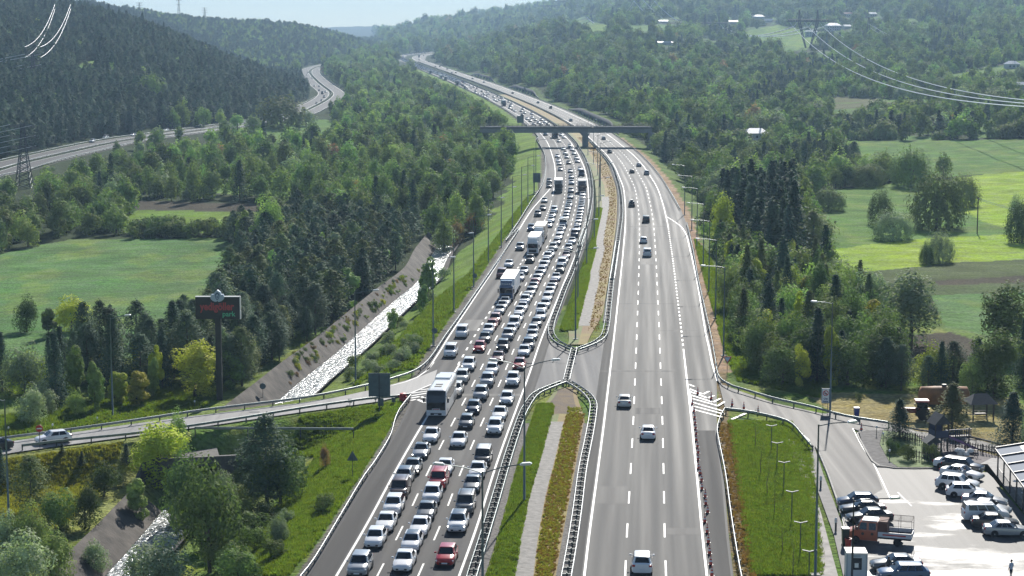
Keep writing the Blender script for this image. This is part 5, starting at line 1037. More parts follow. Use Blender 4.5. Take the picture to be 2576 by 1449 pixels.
pole_sign('yield_sign', GP(1829, 946), 2.9, 'red bordered yield sign behind the right barrier', 'road sign', yld)
def noent(t, h):
    MB().lathe([(.42,-.02),(.42,.02)], n=20, axis='y').build('panel', M_RED, t, loc=(0,-.07,h-.4)); MB().box(-.3,.3,-.105,-.095,h-.47,h-.33).build('bar', M_WHITE, t)
pole_sign('no_entry_sign', at(101, 1131), 2.9, 'red no entry sign beside the left slip road', 'road sign', noent)
rnd = lambda t, h: MB().lathe([(.45,-.02),(.45,.02)], n=20, axis='y').build('panel', M_SGN, t, loc=(0,-.07,h-.4))
pole_sign('round_sign', at(661.7, 1010.5), 2.7, 'back of a round road sign beyond the slip road, right of the billboard', 'road sign', rnd, 'round signs seen from behind')
for i, (x, y) in enumerate([(1089.6,871),(1191.5,721.6)]):
    p = at(x, y); p = p+np.array([.25, -.35, 0]); pole_sign('round_sign', p, 2.9 if i == 0 else 2.6, ['back of a round sign at the nearer lamp post on the left bank','back of a round sign at the farther lamp post on the left bank'][i], 'road sign', rnd, 'round signs seen from behind')
for i, (x, y, w_, h_, hh) in enumerate([(135,960,.55,.5,.95),(700,1030,.45,1.1,1.6),(745,1035,.42,.95,1.5),(965,960,.5,.6,1.1),(622,900,.3,.5,.9)]):
    p = at(*P('T7', x, y)); t = empty('marker_board', tuple(p)); MB().box(-w_/2,w_/2,-.02,.02,hh-h_,hh).build('panel', M_SGN, t); MB().box(-.04,.04,.022,.08,-.2,hh-.1).build('post', M_POST, t)
    tag(t, ['small square marker board left of the big direction board','tall narrow marker board left of the direction board post','tall narrow marker board right of the direction board post','square marker board near the red block','narrow marker board behind the direction board'][i], 'marker board', 'marker boards at the exit')
p = GR('T7', 1155, 875); tag(MB().lathe([(.45,0),(.5,.1),(.5,.6),(.42,.66),(.42,1.0),(.1,1.05)], n=14).build('impact_block', M_RED, loc=(p[0]-.1, p[1]+.5, 0)), 'red plastic block under the barrier end at the exit nose', 'safety block')
# no littering board: Çöp Atma
p = GP(2076, 1039); t = empty('littering_sign', tuple(p)); w_ = 20.5*p[1]/F; hgt = 38*p[1]/F; z0 = 26*p[1]/F
MB().box(-w_/2,w_/2,-.03,.03,z0,z0+hgt).build('panel', M_WHITE, t); mb = M_BLUE
m = MB(); 
for a in ((-w_/2+.03,-w_/2+.07,z0+.03,z0+hgt-.03),(w_/2-.07,w_/2-.03,z0+.03,z0+hgt-.03),(-w_/2+.071,w_/2-.071,z0+.03,z0+.07),(-w_/2+.071,w_/2-.071,z0+hgt-.07,z0+hgt-.03)): m.box(a[0],a[1],-.04,-.032,a[2],a[3])
m.build('border', mat('sign_navy', (.02,.05,.14), .5), t)
def ring(r0, r1, y, z, n=28):
    m = MB()
    for k in range(n): a, b_ = 2*math.pi*k/n, 2*math.pi*(k+1)/n; m.quad((r0*math.cos(a),y,z+r0*math.sin(a)),(r0*math.cos(b_),y,z+r0*math.sin(b_)),(r1*math.cos(b_),y,z+r1*math.sin(b_)),(r1*math.cos(a),y,z+r1*math.sin(a)))
    return m
zc_ = z0+hgt*.68; rg_ = ring(.27,.36,-.042,zc_); rg_.box(-.31,.31,-.044,-.038,-.035,.035,0,Matrix.Translation((0,0,zc_)) @ Matrix.Rotation(R(45),4,'Y')); rg_.build('prohibition_ring', M_RED, t)
m = MB(); m.box(-.02,.14,-.036,-.033,zc_-.2,zc_+.02); m.box(-.15,-.05,-.036,-.033,zc_-.12,zc_+.12); m.lathe([(.045,-.002),(.045,.002)], c=(-.1,-.035,zc_+.17), n=10, axis='y'); m.build('pictogram', M_BLACK, t)
put(text_mesh('lettering', 'Çöp', .30, mat('sign_navy', (.02,.05,.14)), .004, bold=.01), 'lettering', t, (0, -.045, z0+hgt*.30)); put(text_mesh('lettering', 'Atma', .30, mat('sign_navy', (.02,.05,.14)), .004, bold=.01), 'lettering', t, (0, -.045, z0+hgt*.12))
for x in (-w_*.3, w_*.3): MB().box(x-.03,x+.03,.032,.09,-.2,z0+hgt*.9).build('post', M_POST, t)
tag(t, 'white no littering sign with red prohibition ring beside the exit road', 'sign')
# ---- cones
CO = mat('cone_orange', (.62,.055,.02), .5); _c = {}
def cone(p, label, group, k=1.):
    if not _c:
        _c['b'] = MB().box(-.2,.2,-.2,.2,0,.05).mesh('base', M_BLACK); _c['c'] = MB().lathe([(.16,.05),(.12,.3)], n=12).lathe([(.092,.44),(.065,.58)], n=12).lathe([(.05,.66),(.025,.86),(.01,.87)], n=12).mesh('cone', CO); _c['s'] = MB().lathe([(.12,.3),(.092,.44)], n=12).lathe([(.065,.58),(.05,.66)], n=12).mesh('stripe', M_WHITE)
    t = empty('traffic_cone', tuple(p)); t.scale = (k, k, k)
    for nm, a in (('base','b'),('cone','c'),('stripe','s')): o = bpy.data.objects.new(nm, _c[a]); link(o); o.parent = t
    return tag(t, label, 'traffic cone', group)
CN = [(1086,435),(1096,478),(1100,515),(1104,548),(1106,578),(1110,610),(1110,648),(1117,686),(1121,722),(1121,762),(1122,815),(1132,845),(1141,885),(1143,935),(1163,980),(1166,1024),(1177,1073),(1160,1128),(1174,1190),(1181,1250),(1188,1315),(1195,1380),(1202,1445)]
for i, (x, y) in enumerate(CN[::-1]): cone(GR('R2', x, y+5)+np.array([0,0,.004]), 'orange cone along the closed shoulder, %s from the viewer' % ordinal(i+1), 'cones closing the shoulder', 1.08)
for (r_, x, y, l) in [('R2',1119,378,'cone on the hatching, left of the pair'),('R2',1198,408,'cone on the hatching, right of the pair'),('R2',1321,446,'leftmost of three cones on the exit road'),('R2',1390,466,'middle one of three cones on the exit road'),('R2',1474,489,'rightmost of three cones on the exit road'),('R3',820,494,'single orange cone at the pavement corner')]: cone(GR(r_, x, y)+np.array([0,0,.008]), l, 'cones on the exit road', 1.15)
# ---------------------------------------------------------------- vehicles (built facing +Y, origin on the ground under the middle)
M_GL = mat('car_glass', (.010,.013,.018), .06, spec=.6); M_TYRE = mat('tyre_rubber', (.012,.012,.012), .8); M_RIM = mat('wheel_rim', (.32,.33,.34), .3, .8); M_HL = mat('headlight_glass', (.75,.78,.8), .08, spec=.8); M_HLON = mat('headlight_lit', (.9,.9,.85), .2, emis=((1,.97,.88), 5.)); M_TL = mat('tail_light', (.42,.01,.012), .15); M_TRIM = mat('black_trim', (.015,.015,.017), .55); M_PLATE = mat('number_plate', (.72,.73,.74), .4)
PAINT = {'white':(.80,.80,.79),'pearl':(.60,.585,.53),'silver':(.33,.345,.36),'grey':(.105,.115,.12),'black':(.014,.015,.018),'darkblue':(.018,.035,.075),'red':(.42,.018,.018),'maroon':(.12,.022,.022),'orange':(.45,.085,.035),'brown':(.085,.055,.045),'blue':(.05,.11,.22),'copper':(.33,.14,.11)}
def paint(c): return mat('paint_'+c, PAINT[c], .28, .25 if c in ('silver','grey','copper') else 0., coat=.6)
# body stations: (y, half width, z low, z top); cabin: belt z, roof z, y of windscreen foot, roof front, roof rear, rear window foot
CARS = {
 'saloon': dict(L=4.5, W=.89, st=[(2.25,.60,.36,.58),(2.17,.76,.24,.68),(1.9,.85,.19,.77),(1.25,.885,.18,.86),(.85,.89,.18,.93),(-1.2,.89,.18,.96),(-1.75,.88,.18,1.0),(-2.1,.84,.2,.98),(-2.24,.76,.26,.86),(-2.28,.62,.36,.6)], cab=(.93,1.43,.92,.18,-1.0,-1.72), wb=(1.36,-1.33), wr=.31),
 'hatchback': dict(L=4.1, W=.87, st=[(2.05,.60,.36,.60),(1.97,.75,.24,.70),(1.72,.84,.19,.80),(1.2,.865,.18,.90),(.95,.87,.18,.95),(-1.4,.87,.18,.99),(-1.85,.85,.2,1.0),(-2.03,.80,.26,.92),(-2.06,.66,.36,.62)], cab=(.95,1.46,1.0,.30,-1.35,-1.86), wb=(1.27,-1.27), wr=.31),
 'suv': dict(L=4.4, W=.92, st=[(2.2,.64,.42,.75),(2.12,.80,.3,.88),(1.9,.89,.25,.98),(1.3,.915,.24,1.06),(1.0,.92,.24,1.10),(-1.6,.92,.24,1.14),(-2.0,.90,.26,1.14),(-2.18,.86,.32,1.05),(-2.2,.72,.42,.75)], cab=(1.10,1.66,1.05,.42,-1.55,-1.98), wb=(1.35,-1.33), wr=.355),
 'van': dict(L=4.45, W=.92, st=[(2.22,.66,.40,.78),(2.14,.80,.28,.95),(1.95,.89,.22,1.05),(1.55,.915,.2,1.12),(1.3,.92,.2,1.16),(-1.8,.92,.2,1.18),(-2.15,.91,.22,1.18),(-2.22,.87,.28,1.1),(-2.24,.8,.36,.7)], cab=(1.15,1.82,1.42,.72,-2.05,-2.17), wb=(1.42,-1.35), wr=.33),
 'minibus': dict(L=5.6, W=1.0, st=[(2.8,.72,.42,.85),(2.7,.88,.3,1.05),(2.45,.98,.25,1.15),(2.05,1.,.25,1.25),(1.9,1.,.25,1.3),(-2.3,1.,.25,1.32),(-2.72,.99,.25,1.32),(-2.78,.95,.3,1.2),(-2.8,.9,.4,.8)], cab=(1.28,2.35,2.1,1.35,-2.6,-2.74), wb=(1.75,-1.75), wr=.35)}
def loft_body(S):
    m = MB(); st = S['st']; rings = []
    for y, w_, z0, z1 in st:
        zm = z0+(z1-z0)*.55
        half = [(w_*.80,z0),(w_*.97,z0+.10),(w_,zm-.08),(w_*.995,zm+.06),(w_*.955,z1-.07),(w_*.86,z1-.005),(w_*.45,z1+.025)]
        rings.append([(x, y, z) for x, z in half]+[(-x, y, z) for x, z in half[::-1]])
    n = len(rings[0]); 
    for r_ in rings: m.v += r_
    for i in range(len(rings)-1):
        for k in range(n): m.f.append((i*n+k, i*n+(k+1) % n, (i+1)*n+(k+1) % n, (i+1)*n+k)); m.m.append(0)
    m.f.append(tuple(range(n))); m.m.append(0); m.f.append(tuple((len(rings)-1)*n+k for k in range(n))[::-1]); m.m.append(0)
    return m
def cabin_pts(S):
    zb_, zr, yf, rf, rr, yr = S['cab']; W = S['W']; wb_ = W*.955; wr_ = W*.74 if zr < 1.7 else W*.84
    B = [(-wb_*.93,yf),(wb_*.93,yf),(wb_,yf-.35),(wb_,yr+.3),(wb_*.9,yr),(-wb_*.9,yr),(-wb_,yr+.3),(-wb_,yf-.35)]
    T = [(-wr_*.93,rf),(wr_*.93,rf),(wr_,rf-.2),(wr_,rr+.15),(wr_*.92,rr),(-wr_*.92,rr),(-wr_,rr+.15),(-wr_,rf-.2)]
    return [(x, y, zb_-.03) for x, y in B], [(x, y, zr-.035) for x, y in T], zr
def panel(m, a, b_, c, d, u0, u1, v0, v1, off_, mi=0):
    a, b_, c, d = map(Vector, (a, b_, c, d)); nn = (b_-a).cross(d-a).normalized()
    f = lambda u, v: (a*(1-u)+b_*u)*(1-v)+(d*(1-u)+c*u)*v+nn*off_
    m.quad(f(u0, v0), f(u1, v0), f(u1, v1), f(u0, v1), mi)
_cm = {}
def car_parts(kind):
    if kind in _cm: return _cm[kind]
    S = CARS[kind]; Wd = S['W']; B, T, zr = cabin_pts(S); P_ = {}
    b_ = loft_body(S); n = len(b_.v); b_.v += B+T+[(x*.82, y*.9+.0, zr) for x, y, z in T]
    for lo_, hi_ in ((0, 8), (8, 16)):
        for k in range(8): b_.f.append((n+lo_+k, n+lo_+(k+1) % 8, n+hi_+(k+1) % 8, n+hi_+k)); b_.m.append(0)
    b_.f.append(tuple(n+16+k for k in range(8))); b_.m.append(0); P_['bodymb'] = b_
    def G_(nm, fs, mt):
        m = MB(); fs(m); P_[nm] = (m.mesh(nm, mt), nm)
    # orientation: panels must face outwards
    G_('windscreen', lambda m: panel(m, B[1], B[0], T[0], T[1], .06, .94, .10, .93, .015), M_GL)
    G_('rear_window', lambda m: panel(m, B[5], B[4], T[4], T[5], .08, .92, .14, .88, .015), M_GL)
    three = kind in ('van', 'minibus')
    for s, ia, ib in ((1, 2, 3), (-1, 7, 6)):
        def sd(m, s=s, ia=ia, ib=ib):
            q = (B[ib], B[ia], T[ia], T[ib]) if s == 1 else (B[ia], B[ib], T[ib], T[ia])
            cuts = [(.03,.34),(.37,.66),(.69,.97)] if kind != 'hatchback' else [(.05,.5),(.54,.97)]
            for u0, u1 in cuts: panel(m, *q, u0, u1, .14, .90, .015)
            q2 = (B[ia], B[1 if s == 1 else 0], T[1 if s == 1 else 0], T[ia]) if s == 1 else (B[0], B[7], T[7], T[0])
        G_('side_window'+('' if s == 1 else ' '), sd, M_GL)
    st = S['st']; yF = st[1][0]; yR = st[-2][0]; zl = st[1][3]; wF = st[1][1]; zf0 = st[1][2]
    P_['hl'] = MB().prism([(-.17,-.05),(.15,-.07),(.19,.06),(-.12,.05)], -.05, .035).mesh('headlight', M_HL); P_['hlon'] = MB().prism([(-.15,-.05),(.15,-.07),(.19,.06),(-.12,.05)], -.05, .035).mesh('headlight', M_HLON)
    P_['hlpos'] = (wF*.84, yF-.02, zl-.10); P_['tl'] = MB().box(-.13,.13,-.03,.05,-.09,.1).mesh('tail_light', M_TL); zt = st[-3][3]; P_['tlpos'] = (st[-2][1]*.86, st[-2][0]-.0, zt-.19)
    m = MB(); m.prism([(-wF*.62,zf0+.06),(wF*.62,zf0+.06),(wF*.66,zf0+.20),(-wF*.66,zf0+.20)], yF+.02, yF+.10); m.prism([(-wF*.42,zl-.17),(wF*.42,zl-.17),(wF*.44,zl-.07),(-wF*.44,zl-.07)], yF-.0, yF+.075); P_['grille'] = m.mesh('grille', M_TRIM)
    P_['plate'] = MB().box(-.26,.26,-.01,.012,-.06,.06).mesh('number_plate', M_PLATE); P_['ppos'] = ((0, yF+.115, zf0+.17), (0, st[-1][0]-.02, .62 if kind != 'van' else .75))
    P_['mir'] = MB().prism([(-.1,-.06),(.12,-.05),(.11,.08),(-.06,.08)], -.07, .06); P_['mpos'] = (Wd+.09, S['cab'][2]-.38, S['cab'][0]+.06)
    r_ = S['wr']; m = MB(); m.lathe([(r_*.62,-.11),(r_*.95,-.11),(r_,-.07),(r_,.07),(r_*.95,.11),(r_*.62,.11)], n=16, axis='x'); P_['tyre'] = m.mesh('tyre', M_TYRE)
    m = MB(); m.lathe([(r_*.2,-.10),(r_*.64,-.075),(r_*.64,.075),(r_*.2,.10)], n=10, axis='x'); P_['rim'] = m.mesh('rim', M_RIM)
    P_['wpos'] = [(s*(Wd-.10), y, r_) for y in S['wb'] for s in (1, -1)]
    m = MB()   # dark wheel arches
    for s in (1, -1):
        for y in S['wb']: m.lathe([(r_*1.18, -.02), (r_*1.18, .012)], c=(s*(Wd-.006), y, r_+.02), n=14, axis='x')
    m.box(-Wd*.86, Wd*.86, st[-2][0]+.1, yF-.1, .16, st[3][2]+.04); P_['under'] = m.mesh('underside', M_TRIM)
    if kind == 'van' or kind == 'suv':
        m = MB()
        for s in (-1, 1): m.tube([(s*Wd*.62,S['cab'][3]-.15,zr+.0),(s*Wd*.62,S['cab'][3]-.3,zr+.06),(s*Wd*.62,S['cab'][4]+.3,zr+.06),(s*Wd*.62,S['cab'][4]+.15,zr+.0)], .018, 4)
        P_['rails'] = m.mesh('roof_rails', M_TRIM)
    _cm[kind] = P_; return P_
_bm = {}
def body_mesh(kind, col, roof=None):
    k = (kind, col, roof)
    if k not in _bm:
        P_ = car_parts(kind); me = P_['bodymb'].mesh('body', [paint(col)]+([paint(roof)] if roof else []), True); fix_normals(me)
        try: me.set_sharp_from_angle(angle=R(34))
        except Exception: pass
        if roof: me.polygons[len(me.polygons)-1].material_index = 1
        _bm[k] = me
    return _bm[k]
_sm = {}
def simple_car_mesh(kind, col):
    k = (kind, col)
    if k not in _sm:
        S = CARS[kind]; P_ = car_parts(kind); bm = bmesh.new(); mats_ = [paint(col), M_GL, M_TRIM, M_TL, M_HL]
        bm.from_mesh(body_mesh(kind, col)); 
        def app(me, mi, loc=(0,0,0)):
            n0_ = len(bm.faces); nv = len(bm.verts); bm.from_mesh(me); bm.faces.ensure_lookup_table(); bm.verts.ensure_lookup_table()
            for f in bm.faces[n0_:]: f.material_index = mi
            for v in bm.verts[nv:]: v.co += Vector(loc)
        for nm in ('windscreen', 'rear_window', 'side_window', 'side_window '): app(P_[nm][0], 1)
        app(P_['under'], 2); app(P_['grille'], 2)
        for p in P_['wpos']: app(P_['tyre'], 2, p)
        for s in (-1, 1): app(P_['tl'], 3, (s*P_['tlpos'][0],)+P_['tlpos'][1:]); app(P_['hl'], 4, (s*P_['hlpos'][0],)+P_['hlpos'][1:])
        me = bpy.data.meshes.new('car'); bm.to_mesh(me); bm.free(); [me.materials.append(x) for x in mats_]; _sm[k] = me
    return _sm[k]
def ob(name, me, parent, loc=(0,0,0), rot=(0,0,0), sc=None):
    o = bpy.data.objects.new(name, me); link(o); o.parent = parent; o.location = loc; o.rotation_euler = rot
    if sc: o.scale = sc
    return o
KN = {'saloon':('saloon_car','car'),'hatchback':('hatchback_car','car'),'suv':('suv_car','car'),'van':('passenger_van','van'),'minibus':('minibus','minibus')}
def car(kind, col, x, y, z, rz, label, group=None, detail=2, lights=False, roof=None, rails=False):
    nm, cat = KN[kind]; P_ = car_parts(kind)
    if detail == 0: o = link(bpy.data.objects.new(nm, simple_car_mesh(kind, col))); o.location = (x, y, z); o.rotation_euler = (0, 0, rz); return tag(o, label, cat, group)
    t = empty(nm, (x, y, z), rz); bo = ob('body', body_mesh(kind, col, roof), t); ob('underside', P_['under'], bo)
    for k in ('windscreen', 'rear_window', 'side_window', 'side_window '): ob(k.strip(), P_[k][0], t)
    for p in P_['wpos']:
        w_ = ob('wheel', P_['tyre'], t, p)
        if detail == 2: ob('rim', P_['rim'], w_, (.012 if p[0] > 0 else -.012, 0, 0))
    if detail == 2:
        ob('grille', P_['grille'], t); ob('number_plate', P_['plate'], t, P_['ppos'][0]); ob('number_plate', P_['plate'], t, P_['ppos'][1])
        for s in (1, -1): ob('mirror', mir_mesh(kind, col), t, (s*P_['mpos'][0],)+P_['mpos'][1:], sc=(s, 1, 1))
        if (rails or kind == 'van') and 'rails' in P_: ob('roof_rails', P_['rails'], bo)
    if detail == 2 or lights:
        for s in (1, -1): ob('headlight', P_['hlon' if lights else 'hl'], t, (s*P_['hlpos'][0],)+P_['hlpos'][1:], sc=(s, 1, 1))
    for s in (1, -1): ob('tail_light', P_['tl'], t, (s*P_['tlpos'][0],)+P_['tlpos'][1:])
    return tag(t, label, cat, group)
_mm = {}
def mir_mesh(kind, col):
    if (kind, col) not in _mm: _mm[(kind, col)] = car_parts(kind)['mir'].mesh('mirror', paint(col))
    return _mm[(kind, col)]
# ---- heavy vehicles
def box_shell(m, x, y0, y1, z0, z1, r=.12, mi=0, taper=0.):
    o = [(-x,z0),(x,z0),(x,z1-r),(x-r*.4,z1-r*.3),(x-r,z1),(-x+r,z1),(-x+r*.4,z1-r*.3),(-x,z1-r)]; n = len(m.v)
    for y, k, dz in ((y0, 1, 0), (y1-r, 1, 0), (y1, .95, -r*.6)): m.v += [(px_*k, y, z0+(pz-z0)*(1 if dz == 0 else .985)) for px_, pz in o]
    for i in range(2):
        for k in range(8): m.f.append((n+i*8+k, n+i*8+(k+1) % 8, n+(i+1)*8+(k+1) % 8, n+(i+1)*8+k)); m.m.append(mi)
    m.f.append(tuple(n+k for k in range(8))); m.m.append(mi); m.f.append(tuple(n+16+k for k in range(8))[::-1]); m.m.append(mi)
    return m
def big_wheels(t, ys, x, r_=.5):
    for y in ys:
        for s in (1, -1):
            w_ = MB().lathe([(r_*.55,-.15),(r_*.95,-.15),(r_,-.1),(r_,.1),(r_*.95,.15),(r_*.55,.15)], n=16, axis='x').build('wheel', M_TYRE, t, loc=(s*x, y, r_)); MB().lathe([(r_*.2,-.12),(r_*.56,-.1),(r_*.56,.1),(r_*.2,.12)], n=10, axis='x').build('rim', M_RIM, w_)
def solid(m, name, mats, parent): o = m.build(name, mats, parent); fix_normals(o.data); return o
def coach(x, y, z, rz, label):
    t = empty('coach', (x, y, z), rz); W2 = 1.25
    m = MB(); o_ = [(-6.3,.3),(6.15,.3),(6.35,.55),(6.38,1.1),(6.2,2.4),(5.75,3.35),(5.3,3.52),(-6.1,3.52),(-6.3,3.3)]
    n = len(o_); prof = [(W2-.14, .0), (W2, .0)]
    for xs_, sh in ((-W2+.16, 1), (-W2, .0), (W2, .0), (W2-.16, 1)):
        m.v += [(xs_, yy*(1 if not sh else 1.0), zz if not sh else (zz+.10 if zz > 3 else zz)) for yy, zz in o_]
    for i in range(3):
        for k in range(n): m.f.append((i*n+k, i*n+(k+1) % n, (i+1)*n+(k+1) % n, (i+1)*n+k)); m.m.append(0)
    # rounded roof edge: close sides
    m = MB()
    R_ = [(x_, z_) for x_, z_ in [(-W2,.3),(W2,.3),(W2,3.15),(W2-.12,3.4),(W2-.4,3.55),(-W2+.4,3.55),(-W2+.12,3.4),(-W2,3.15)]]
    secs = [(-6.3,1,1),(5.2,1,1),(5.75,1,.965),(6.12,.99,.78),(6.3,.975,.5),(6.36,.95,.2)]
    for yy, kx, kz in secs: m.v += [(px_*kx, yy, pz if pz < 1 else .3+(pz-.3)*kz) for px_, pz in R_]
    for i in range(len(secs)-1):
        for k in range(8): m.f.append((i*8+k, i*8+(k+1) % 8, (i+1)*8+(k+1) % 8, (i+1)*8+k)); m.m.append(0)
    m.f.append(tuple(range(8))); m.m.append(0); m.f.append(tuple(40+k for k in range(8))[::-1]); m.m.append(0)
    bo = solid(m, 'body', paint('white'), t)
    m = MB(); fr = [(5.78,3.36),(6.14,2.82),(6.33,1.95),(6.395,1.0)]
    for (ya, za), (yb, zb2) in zip(fr[:-1], fr[1:]): m.quad((-W2*.93,yb+.02,zb2),(W2*.93,yb+.02,zb2),(W2*.93,ya+.02,za),(-W2*.93,ya+.02,za))
    m.build('windscreen', M_GL, t)
    for s in (1, -1):
        m = MB()
        for k in range(6): y0 = -5.9+k*1.88; m.box(min(s*W2,s*(W2+.012)),max(s*W2,s*(W2+.012)),y0,y0+1.8,1.65,2.95)
        m.build('side_window', M_GL, t)
        MB().box(-.12,.12,-.05,.08,-.3,.25).build('mirror', M_TRIM, t, loc=(s*1.52, 6.45, 2.3)); MB().tube([(s*1.2,6.1,2.75),(s*1.5,6.45,2.6)], .03, 4).build('mirror_arm', M_TRIM, t)
        MB().prism([(-.2,-.12),(.2,-.12),(.16,.12),(-.2,.08)], 0, .05).build('headlight', M_HL, t, loc=(s*.95, 6.36, .72)); MB().box(-.12,.12,-.04,.02,-.3,.3).build('tail_light', M_TL, t, loc=(s*1.05,-6.3,1.2))
    m = MB()
    for y0, y1 in ((3.6,4.2),(2.2,2.7)): m.box(-.45,.45,y0,y1,3.56,3.62)
    m.build('roof_hatch', M_TRIM, t); MB().box(-.95,.95,-3.6,-1.2,3.53,3.78).build('roof_unit', paint('white'), t)
    pl = MB().box(-.5,.5,0,.02,0,.18).build('sign_plate', M_PLATE, t, loc=(0, 6.40, 1.02)); MB().box(-.42,.42,.0,.01,.04,.13).build('lettering', mat('plate_red', (.4,.08,.08)), pl, loc=(0,.022,0))
    MB().box(-.26,.26,0,.02,0,.11).build('number_plate', M_PLATE, t, loc=(0,6.37,.42)); MB().box(-.7,.7,0,.02,0,.28).build('grille', M_TRIM, t, loc=(0,6.345,.35))
    big_wheels(t, (4.3,-3.2,-4.4), 1.1, .5); return tag(t, label, 'coach')
def truck(x, y, z, rz, label, cabcol='white', boxcol=(.70,.70,.68), L=13.6, name='box_lorry', bars=False, group='lorries in the queue', bh=3.95, tarp=None):
    t = empty(name, (x, y, z), rz); yF = (L+2.9)/2; cb = solid(box_shell(MB(), 1.22, yF-2.3, yF, .45, 3.1, .2), 'cab', paint(cabcol), t)
    MB().box(-1.08,1.08,yF+.004,yF+.03,1.62,2.65).build('windscreen', M_GL, t); m = MB(); m.box(-.85,.85,yF+.004,yF+.04,.75,1.4); m.box(-1.15,1.15,yF-.1,yF+.06,.38,.6); m.build('grille', M_TRIM, t)
    for s in (1, -1):
        MB().box(min(s*1.221,s*1.235),max(s*1.221,s*1.235),yF-1.1,yF-.25,1.6,2.4).build('side_window', M_GL, t); MB().box(-.1,.1,-.06,.06,-.35,.35).build('mirror', M_TRIM, t, loc=(s*1.42, yF-.1, 2.1)); MB().box(-.16,.16,0,.05,-.09,.09).build('headlight', M_HL, t, loc=(s*.98, yF+.005, .72))
    dfl = MB(); dfl.prism([(-1.05,0),(1.05,0),(.95,.75),(-.95,.75)], yF-1.9, yF-.75); solid(dfl, 'roof_fairing', paint(cabcol), t).location = (0, 0, 3.08)
    if bars:
        m = MB(); m.tube([(-1.1,yF-.2,3.3),(1.1,yF-.2,3.3)], .05, 5); m.build('light_bar', M_RIM, t)
        for k in range(6): MB().lathe([(.1,0),(.12,.08)], n=10, axis='y').build('spotlight', M_HL, t, loc=(-.95+k*.38, yF-.15, 3.32))
    mb_ = mat('box_'+label[:12].replace(' ', '_'), boxcol, .55, var=.05, scale=.4); y1 = yF-2.75; tr = MB().box(-1.275,1.275,y1-L,y1,1.15,bh).build('cargo_box', mb_, t)
    m = MB(); 
    for s in (-1, 1): m.box(s*1.285-.012,s*1.285+.012,y1-L,y1,bh-.09,bh+.012); m.box(s*1.285-.012,s*1.285+.012,y1-L,y1,1.12,1.22)
    m.box(-1.27,1.27,y1+.003,y1+.02,bh-.09,bh+.01); m.build('edge_trim', M_RIM, tr)
    MB().box(-.5,.5,y1-L+.2,yF-2.2,.75,1.14).build('chassis', M_TRIM, t); big_wheels(t, (yF-1.4, yF-4.6, y1-L+3.6, y1-L+2.4, y1-L+1.2) if L > 9 else (yF-1.4, y1-L+1.8), 1.08, .5)
    return tag(t, label, 'lorry', group)
# ---- the queue: front foot point in the photograph, kind, colour
LANES = [-1.8, -5.4, -9.0, -12.9]; LNAME = ['lane beside the median', 'middle lane', 'left running lane', 'exit lane']
Q = []
def q(r_, items):
    for it in items: Q.append((r_,)+it)
q('R1', [(570,1470,'suv','silver'),(930,1432,'saloon','white'),(1255,1388,'hatchback','red'),(692,1253,'hatchback','white'),(958,1283,'hatchback','white','black'),(812,1133,'saloon','white'),(1035,1168,'saloon','white'),(1305,1143,'suv','white','black','L'),
 (862,1013,'suv','white'),(1080,1048,'saloon','grey'),(1388,1003,'van','grey'),(1105,928,'suv','white'),(870,888,'van','brown'),(1430,843,'saloon','grey'),(860,805,'suv','silver','black'),(1166,818,'van','red'),(1475,735,'saloon','white'),
 (985,718,'saloon','grey',None,'L'),(1215,712,'saloon','white'),(1050,588,'saloon','silver','black','L'),(1541,643,'van','black','white'),(1345,503,'saloon','white'),(1160,468,'saloon','white'),(1625,408,'suv','white',None,'L'),(1385,363,'hatchback','grey'),(1635,303,'saloon','white'),(1437,253,'hatchback','darkblue',None,'L'),(1710,183,'hatchback','white',None,'L'),(1505,153,'suv','silver'),(1325,133,'suv','pearl')])
q('R5', [(652,1270,'suv','pearl'),(708,1168,'suv','white',None,'L'),(876,1298,'suv','silver'),(1060,1293,'suv','white',None,'L'),(897,1200,'hatchback','white'),(1125,1158,'hatchback','red','maroon','L'),(960,1103,'saloon','maroon',None,'L'),(1153,1048,'saloon','white'),(587,1058,'van','white'),(660,898,'van','white'),(828,1013,'hatchback','red',None,'L'),(1000,1010,'suv','black',None,'L'),(1238,1003,'suv','darkblue'),(870,938,'saloon','black'),(1257,918,'saloon','silver'),(1030,918,'suv','silver'),(875,868,'hatchback','white'),(1062,866,'hatchback','white'),(1238,876,'hatchback','white',None,'L'),(914,833,'saloon','orange'),(1270,813,'hatchback','grey'),(1097,823,'van','white'),(950,786,'suv','copper'),(1132,772,'saloon','white'),(1333,755,'saloon','white','black'),(955,706,'saloon','silver'),(1108,716,'hatchback','white'),(1290,703,'suv','white'),(982,690,'saloon','white'),(1012,648,'saloon','white'),(1148,682,'saloon','white'),(1150,628,'suv','white'),(1345,655,'saloon','silver'),(1343,600,'saloon','white'),(1182,598,'saloon','white'),(1212,553,'saloon','silver'),(1355,553,'hatchback','white'),(1232,513,'saloon','silver'),(1363,520,'saloon','white'),(1232,482,'saloon','red'),(1400,493,'hatchback','maroon'),(1250,446,'saloon','white'),(1262,410,'saloon','silver'),(1118,503,'saloon','black'),(1130,433,'saloon','white'),(1415,433,'saloon','white'),(1170,378,'saloon','silver'),(972,410,'van','maroon'),(1030,320,'saloon','white'),(1195,286,'suv','black',None,'L'),(1303,378,'saloon','white'),(1306,340,'suv','white'),(1450,368,'suv','grey',None,'L'),(1450,320,'van','white'),(1482,292,'saloon','white'),(1325,303,'hatchback','white'),(1325,262,'suv','white'),(1500,250,'saloon','maroon'),(1375,236,'saloon','white'),(1508,193,'suv','silver'),(1120,183,'suv','silver',None,'L'),(1386,185,'suv','pearl'),(1440,138,'hatchback','silver'),(1540,130,'saloon','white'),(1435,96,'saloon','white'),(1435,60,'saloon','white'),(1560,75,'van','darkblue','silver')])
